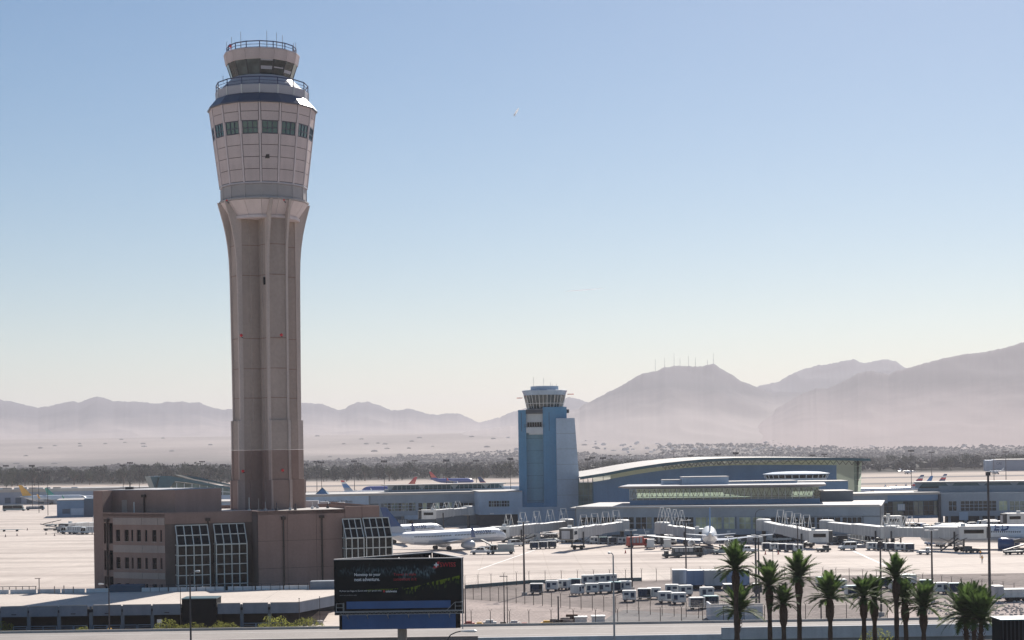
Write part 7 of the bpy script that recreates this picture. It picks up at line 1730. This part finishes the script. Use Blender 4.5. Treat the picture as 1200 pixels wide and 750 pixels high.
a11 = airliner('airliner', 'far left airliner with a tall yellow tail', 38, 1.9, ('plane_white','plane_grey'), fin=['plane_yellow']*4, detail=False, winglet='plane_yellow'); place(a11, 92, 590.5, 5, 19-5.2)
a12 = airliner('airliner', 'far left airliner with a small green tail', 30, 1.6, ('plane_white','plane_grey'), fin=['plane_green']*4, detail=False, winglet='plane_green'); place(a12, 106, 590, 10, 15-5.2)
a13 = airliner('airliner', 'airliner with dark striped tail just left of the old tower', 37, 1.9, ('plane_white','plane_grey'), fin=['plane_grey','plane_red','plane_blue','plane_blue'], detail=False, winglet='plane_blue'); place(a13, 622, 579, 5, 18.5-5.2)
for i, (px, py, lb) in enumerate([(675,549.5,'small white jet far off above the arched roof left'),(1002,551.5,'tiny white plane on the runway beyond the arched hall'),(1070,555.5,'tiny white aircraft on the far runway right of the middle'),(1160,556,'tiny white plane by the far right building')]):
    a_ = airliner('small_jet', lb, 16, .9, ('plane_white','plane_white'), fin=['plane_white']*2, detail=False, winglet='plane_white', eng='plane_white'); a_['category'] = 'small plane'; place(a_, px, py, 180*(i % 2)+8, 5)
# airliner in flight
# distant aircraft; a white streak stands in for its sun glint and short trail
translucent('vapour', (0.95,0.96,0.98))
def streak(name, label, cat, x0, y0, x1, y1, Y, r_):
    p, q = A(x0, y0, Y), A(x1, y1, Y); m = (p+q)/2; b = MB(); d = (q-p); n = 9
    ax = d.normalized(); u_ = ax.orthogonal().normalized(); v_ = ax.cross(u_); R = []
    for k in range(n+1):
        f = k/n; rr = r_*max(.06, sin(pi*f)**.6)*(1.15-.5*f); R.append([tuple(p+d*f+(u_*cos(a)+v_*sin(a))*rr) for a in [2*pi*i/8 for i in range(8)]])
    b.loft(R); t = thing(name, label, cat, m); b.build('trail', MATS['vapour'], t, smooth=True); return t
t = streak('flying_aircraft', 'tiny bright aircraft with a short vapour trail high in the sky', 'airplane', 603.2, 134.5, 608, 126.3, 6000, 4.2)
p, q = A(603.2,134.5,6000), A(608,126.3,6000); b = MB(); b.bar(p+(p-q)*.25, p+(q-p)*.1, 1.4, 6, 1.8); b.add([p+Vector((-7,0,3)), p+Vector((0,3,-1)), p+Vector((7,0,-4)), p+Vector((0,-3,1))], [(0,1,2,3)]); b.build('airframe', M['paint_white'], t)
streak('contrail', 'faint thin contrail low in the sky right of centre', 'contrail', 661, 341.6, 711, 337.6, 14000, 3.6)
# ================================================================ light masts
def mast(px, ytop, ybase, label, heads=4, w_=.34, hw=2.4, Yo=None, m='pole_metal', grp=None):
    Y = Yo or G(px, ybase).y; p = A(px, ytop, Y); t = thing('light_mast', label, 'light mast', (p.x, Y, 0), 0, grp)
    b = MB(); b.bar((p.x,Y,0),(p.x,Y,p.z),w_,6,w_*.55); b.build('pole', M[m], t)
    b = MB(); b.box(p.x-hw, p.x+hw, Y-.15, Y+.15, p.z-.1, p.z+.1)
    if heads > 4: b.box(p.x-hw, p.x+hw, Y-.15, Y+.15, p.z-1.5, p.z-1.3)
    b.build('crossarm', M[m], t)
    for i in range(heads):
        j = i % 4; k = i//4; xx = p.x-hw+hw*2*(j+.5)/4; b = MB(); b.box(xx-hw*.2, xx+hw*.2, Y-.6, Y-.16, p.z-.15-1.4*k, p.z+.75-1.4*k); b.build('floodlight', M['dark_metal'], t)
    return t
ms = [(7,546.5,591,'leftmost far mast at the edge'),(37.5,546.5,597,'second far mast from the left with a broad dark head'),(45,551.5,601,'third far mast close to the second'),(55.5,554.5,604,'fourth far mast above the belt loaders'),(144,546,592,'slim far mast left of the brown building roof device'),(152.5,543,591,'far mast with dark head just above the brown penthouse'),(163,547,590,'far mast right of the penthouse device'),
 (223.5,546,592,'mast over the wedge hall roofs'),(237,541.5,580,'tall faint mast above the wedge hall'),(262,545.5,590,'mast just left of the main tower'),(267,547,592,'second mast just left of the main tower'),
 (358,545,584,'mast hard right of the main tower'),(371,541.5,583,'first mast of the pair right of the main tower'),(376.5,542.5,596,'second mast of the pair right of the main tower'),(415,541,581,'faint mast above the glass pyramid'),(450,541.5,605,'dark mast in front of the left concourse'),(486,540.5,577,'faint mast behind the blue and orange airliner'),(523,540.5,605,'mast in front of the people mover roof'),(558,540.5,577,'small mast behind the people mover roof'),(598,538.5,606,'mast left of the old tower'),
 (688.5,539,592,'mast just right of the old tower'),(706.5,537.5,592,'second mast right of the old tower'),(715,534,556,'first small mast over the arched roof'),(724,533.5,556,'second small mast over the arched roof'),(738,533,555,'third small mast over the arched roof'),(758,531.5,554,'fourth small mast over the arched roof'),(776,531,553,'fifth small mast over the arched roof'),(789,530,552,'sixth small mast over the arched roof'),(792.5,536.5,574,'light pole on the arched roof slope'),(809,534.5,573,'pole before the arched hall left'),(821,534,560,'pole before the arched hall centre'),(841,533,573,'pole before the arched hall middle'),(862,532,600,'slender pole crossing the arched roof'),(905,528,552,'faint mast beyond the arched hall'),(952,534,570,'thin pole on the hall roof right'),(966,533,570,'second thin pole on the hall roof right'),
 (1067.5,529,580,'tall mast behind the right wing'),(1091.5,530.5,562,'twin headed mast beyond the right wing'),(1164.5,533,563,'mast before the lettered far building'),(1178.5,530,562,'tallest mast before the lettered far building'),(989,590,612,'lamp pole on the concourse right part'),(1003,575,600,'thin pole over the right link roof'),(1022,577,602,'second thin pole over the right link roof'),(1076,589,612,'small pole in front of the dark glazed link'),
 (694,537,592,'thin lattice pole close to the old tower')]
for px, yt, yb, lb in ms:
    Y = G(px, yb).y; s_ = max(.7, Y/900); small = (yb-yt) < 26
    mast(px, yt, yb, lb, 4, .20*s_, 1.6*s_ if not small else 1.0*s_, Yo=Y)
# lamps standing along the concourse: curved arm
q = A(885, 597, 460); t = thing('street_lamp', 'dark curved arm lamp in front of the concourse windows', 'street lamp', (q.x, 460, 0)); b = MB(); b.bar((q.x,460,0),(q.x,460,q.z-1.6),.12,6,.08); pts = [Vector((q.x,460,q.z-1.6)),Vector((q.x+.25,460,q.z-.7)),Vector((q.x+.9,460,q.z-.15)),Vector((q.x+1.8,460,q.z))]
for i in range(3): b.bar(pts[i],pts[i+1],.08,5)
b.build('pole', M['dark_metal'], t); b = MB(); b.box(q.x+1.6,q.x+2.5,459.8,460.2,q.z-.12,q.z+.08); b.build('lamp_head', M['dark_metal'], t)
# ================================================================ trees beyond the runways
def tree_mesh(seed):
    r_ = random.Random(seed); cr = MB(); nl = 9
    for i in range(nl):
        a = r_.uniform(0,6.28); rr = r_.uniform(.0,.55); z = r_.uniform(.22,.82); leafcloud(cr, 46, rr*cos(a), rr*sin(a), z, r_.uniform(.26,.42), r_.uniform(.26,.42), r_.uniform(.16,.26), .10, .22, r_, .5, .6)
    tr = MB(); tr.bar((0,0,0),(0,0,.4),.05,6,.035)
    for i in range(4): a = i*1.6+r_.random(); tr.bar((0,0,.3),(.35*cos(a),.35*sin(a),.62),.03,4,.012)
    return cr, tr
TM = []
for i in range(6):
    cr, tr = tree_mesh(i); TM.append((cr.mesh('crown', M['tree'] if i % 3 else M['tree_pale']), tr.mesh('trunk', M['trunk'])))
rt = random.Random(21)
def ftree(px, Y, hgt, wd, k, label):
    p = A(px, 545, Y); t = thing('tree', label, 'tree', (p.x, Y, terrain_z(0,Y)-.2), 0, 'trees beyond the runways')
    for me, nm in ((TM[k][0],'crown'),(TM[k][1],'trunk')):
        o = link(nm, me, t, (0,0,0), (0,0,rt.uniform(0,6.28))); o.scale = (wd, wd, hgt)
placed = 0
lbs = ['dark rounded tree in the belt beyond the runways','broad dark tree in the tree belt beyond the airfield','pale green tree in the belt beyond the runways']
for i in range(118):          # left belt, nearer and bigger
    px = -10+i*5.4+rt.uniform(-2.5,2.5); Y = rt.uniform(1640,1950) if px < 640 else 1900
    if px > 270 and px < 358: continue
    if 604 < px < 684: continue
    hgt = rt.uniform(13,21) if px < 260 else rt.uniform(9,19); kk = rt.choice([0,1,2,3,4,5])
    ftree(px, Y, hgt, hgt*rt.uniform(.55,.8), kk, lbs[2] if kk % 3 == 0 else lbs[kk % 2])
for i in range(120):
    px = 690+i*4.4+rt.uniform(-2,2); Y = rt.uniform(1760,2300); hgt = rt.uniform(8,17); kk = rt.choice([0,1,2,3,4,5])
    ftree(px, Y, hgt, hgt*rt.uniform(.55,.85), kk, lbs[2] if kk % 3 == 0 else lbs[kk % 2])
# houses on the lower slopes; their white colour stands in for sun glints
b = MB()
for i in range(420):
    px = 560+660*rt.random()**.6; Y = rt.uniform(5200,6900); x = (px-600)*Y/F; z = terrain_z(0,Y)-1; s_ = rt.uniform(3,9); h_ = rt.uniform(3,8)
    if noise.noise(Vector((px*.02, Y*.002, 3))) < -.05: continue
    b.box(x-s_, x+s_, Y, Y+s_*1.2, z, z+h_); b.box(x-s_*.6, x+s_*.6, Y+s_*.1, Y+s_, z+h_+.01, z+h_*1.3)
tag(b.build('slope_houses', M['far_house_glint']), 'sprinkle of bright little houses at the foot of the mountains', kind='stuff')
# countless far trees as one mass
b = MB(); N_ = 26000
for i in range(N_):
    px = rt.uniform(-30,1230); Y = 1850+rt.random()**1.25*(2500+1500*min(1,max(0,(px-200)/500))); x = (px-600)*Y/F; z = terrain_z(0,Y); h_ = rt.uniform(3.5,7)*(1+.8*max(0,noise.noise(Vector((x*.006,Y*.004,2)))*2)); w_ = h_*rt.uniform(1.0,2.1)
    dens = noise.noise(Vector((x*.0016, Y*.0012, 4)))
    if dens < -.30-(.2 if Y < 3500 else 0): continue
    c = [Vector((x+w_*.6*cos(a+i)*rt.uniform(.6,1.1), Y+w_*.6*sin(a+i)*rt.uniform(.6,1.1), z+h_*rt.uniform(.25,.5))) for a in (0,1.25,2.5,3.8,5.0)]
    top = [Vector((x+w_*.2*cos(a+i+.6)*rt.uniform(.5,1.2), Y+w_*.2*sin(a+i+.6), z+h_*rt.uniform(.75,1.05))) for a in (0,1.25,2.5,3.8,5.0)]
    n0 = len(b.v); b.v += [tuple(p) for p in c+top]
    for k in range(5): j = (k+1) % 5; b.f.append((n0+k,n0+j,n0+5+j,n0+5+k)); b.m.append(0)
    b.f.append((n0+5,n0+6,n0+7,n0+8,n0+9)); b.m.append(0)
tag(b.build('far_trees', M['wood_far']), 'endless suburb trees fading towards the mountains', kind='stuff')
b = MB()
for i in range(330):
    Y = 1900+rt.random()**1.1*5600; px = rt.uniform(-30,1230); x = (px-600)*Y/F; z = terrain_z(0,Y)-1; s_ = rt.uniform(4,8)*(1.4 if Y > 5000 else 1); h_ = rt.uniform(3.5,6.5)*(1 if Y < 5000 else .7)
    if px < 600 and rt.random() < .5: continue
    a = rt.uniform(-.3,.3); q = [(x+s_*(u*cos(a)-v*.7*sin(a)), Y+s_*(u*sin(a)+v*.7*cos(a))) for u,v in ((-1,-1),(1,-1),(1,1),(-1,1))]
    b.prism(q, z, z+h_); b.loft([[(*p,z+h_+.01) for p in q], [(x+(p[0]-x)*.15, Y+(p[1]-Y)*.15, z+h_+s_*.3) for p in q]])
tag(b.build('far_houses', M['far_house']), 'countless small pale houses across the valley floor', kind='stuff')

# ================================================================ ground equipment parked under the concourses
rq = random.Random(77)
def dolly(label):
    t = thing('dolly', label, 'dolly'); b = MB(); b.box(-1.7,1.7,-1.1,1.1,.45,.58); b.bar((1.7,0,.45),(2.7,0,.35),.04,4); b.build('bed', M['grey_metal'], t, world=False)
    for xx in (-1.2,1.2):
        for s in (-1,1): wheel(t, xx, s*1.0, .22, .14)
    return t
def uld(label, m):
    t = thing('cargo_container', label, 'container'); b = MB(); extr(b, [(-1.0,.6),(1.0,.6),(1.5,1.1),(1.5,2.2),(-1.5,2.2),(-1.5,1.1)], -.75, .75); b.build('shell', M[m], t, world=False)
    b = MB(); b.box(-1.1,1.1,-.8,.8,.42,.59); b.build('base', M['grey_metal'], t, world=False)
    b = MB(); b.box(-1.2,1.2,-.78,-.751,1.15,2.1); b.build('door', M['curtain'] if m != 'tug_dark' else M['grey_metal'], t, world=False)
    for xx in (-.8,.8):
        for s in (-1,1): wheel(t, xx, s*.7, .22, .14)
    return t
def loader(label, m):
    t = thing('cargo_loader', label, 'loader'); b = MB(); b.box(-3.2,3.2,-1.4,1.4,.5,1.1); b.build('chassis', M[m], t, world=False)
    b = MB(); b.box(-3.0,1.6,-1.35,1.35,2.3,2.5); b.build('platform', M['grey_metal'], t, world=False)
    b = MB(); b.bar((-2.6,-1.2,1.1),(1.2,-1.2,2.3),.08,4); b.bar((1.2,-1.2,1.1),(-2.6,-1.2,2.3),.08,4); b.bar((-2.6,1.2,1.1),(1.2,1.2,2.3),.08,4); b.bar((1.2,1.2,1.1),(-2.6,1.2,2.3),.08,4); b.build('scissor_arm', M['dark_metal'], t, world=False)
    b = MB(); b.box(1.8,3.1,-1.3,-.1,1.1,2.7); b.build('cab', M['van_paint'], t, world=False)
    for xx in (-2.3,2.3):
        for s in (-1,1): wheel(t, xx, s*1.4, .42)
    return t
protos = [Once(dolly('x')), Once(uld('x','trailer_grey')), Once(uld('x','tug_dark')), Once(loader('x','tug_dark')), Once(loader('x','cart_white')), cart_shut, cart_open,
          Once(make_car('baggage_tug','x','tug',3.2,1.7,1.5,'tug',M['van_paint'])), Once(make_car('service_truck','x','truck',6.2,2.3,2.6,'truck',M['van_paint'])), Once(make_car('crew_van','x','van',4.8,2.0,2.1,'van',M['trailer_blue'])),Once(make_car('pickup_truck','x','pickup',5.1,1.9,1.8,'pickup',M['tug_dark']))]
pn = ['empty grey dolly','pale cargo container','dark cargo container','dark cargo loader','white cargo loader','closed white baggage cart','open white baggage cart','pale baggage tug','white service truck','blue grey van','dark pickup']
spots = [('in the shade by the old tower',612,690,634.5,3),('under the turned cab jet bridge',682,742,635.5,3),('below the concourse windows beside the red truck',745,800,637,2),('under the concourse right of the white jet',842,892,636.5,3),
 ('behind the sloping jet bridge',900,950,634,2),('under the long sloping jet bridge',972,1040,638,3),('beneath the right wing of the concourse',1050,1130,622,4),('behind the right edge airliner',1135,1200,619,3),('on the gate area behind the two airliners',470,560,611.5,4),
 ('between the airliner nose and the left jet bridge',596,660,635,3),('beside the blue building on the far left apron',68,110,625.5,2),('behind the gate block undercroft',565,610,616,3),('near the wing tip of the right edge airliner',1090,1130,640,2)]
for where, xa_, xb_, yy, ncl in spots:
    n = int((xb_-xa_)/7.5); used = {}
    for i in range(n):
        px = xa_+(xb_-xa_)*(i+.5)/n+rq.uniform(-1.5,1.5); py = yy+rq.uniform(-1.2,1.2); k = rq.randrange(len(protos)); used[k] = used.get(k,0)+1
        o_ = ['first','second','third','fourth','fifth','sixth','seventh','eighth','ninth','tenth','eleventh','twelfth','last'][min(i,12)]+' from left'
        p = G(px, py); protos[k].put((p.x, p.y, .04), radians(rq.choice([0,180,90])+rq.uniform(-15,15)), (pn[k]+', '+o_+' '+where), 'ground equipment '+where)
# ================================================================ haze
hz = bpy.data.materials.new('haze_air'); hz.use_nodes = True; N = hz.node_tree.nodes; N.remove(N['Principled BSDF'])
pv = N.new('ShaderNodeVolumePrincipled'); pv.inputs['Color'].default_value = (0.84,0.82,0.89,1); pv.inputs['Density'].default_value = 0.00008
pv.inputs['Anisotropy'].default_value = 0.2
hz.node_tree.links.new(pv.outputs[0], N['Material Output'].inputs['Volume'])
b = MB(); b.box(-26500, 30500, -400, 18500, -40, 600)
tag(b.build('haze', hz), 'thin pale valley haze', kind='stuff')
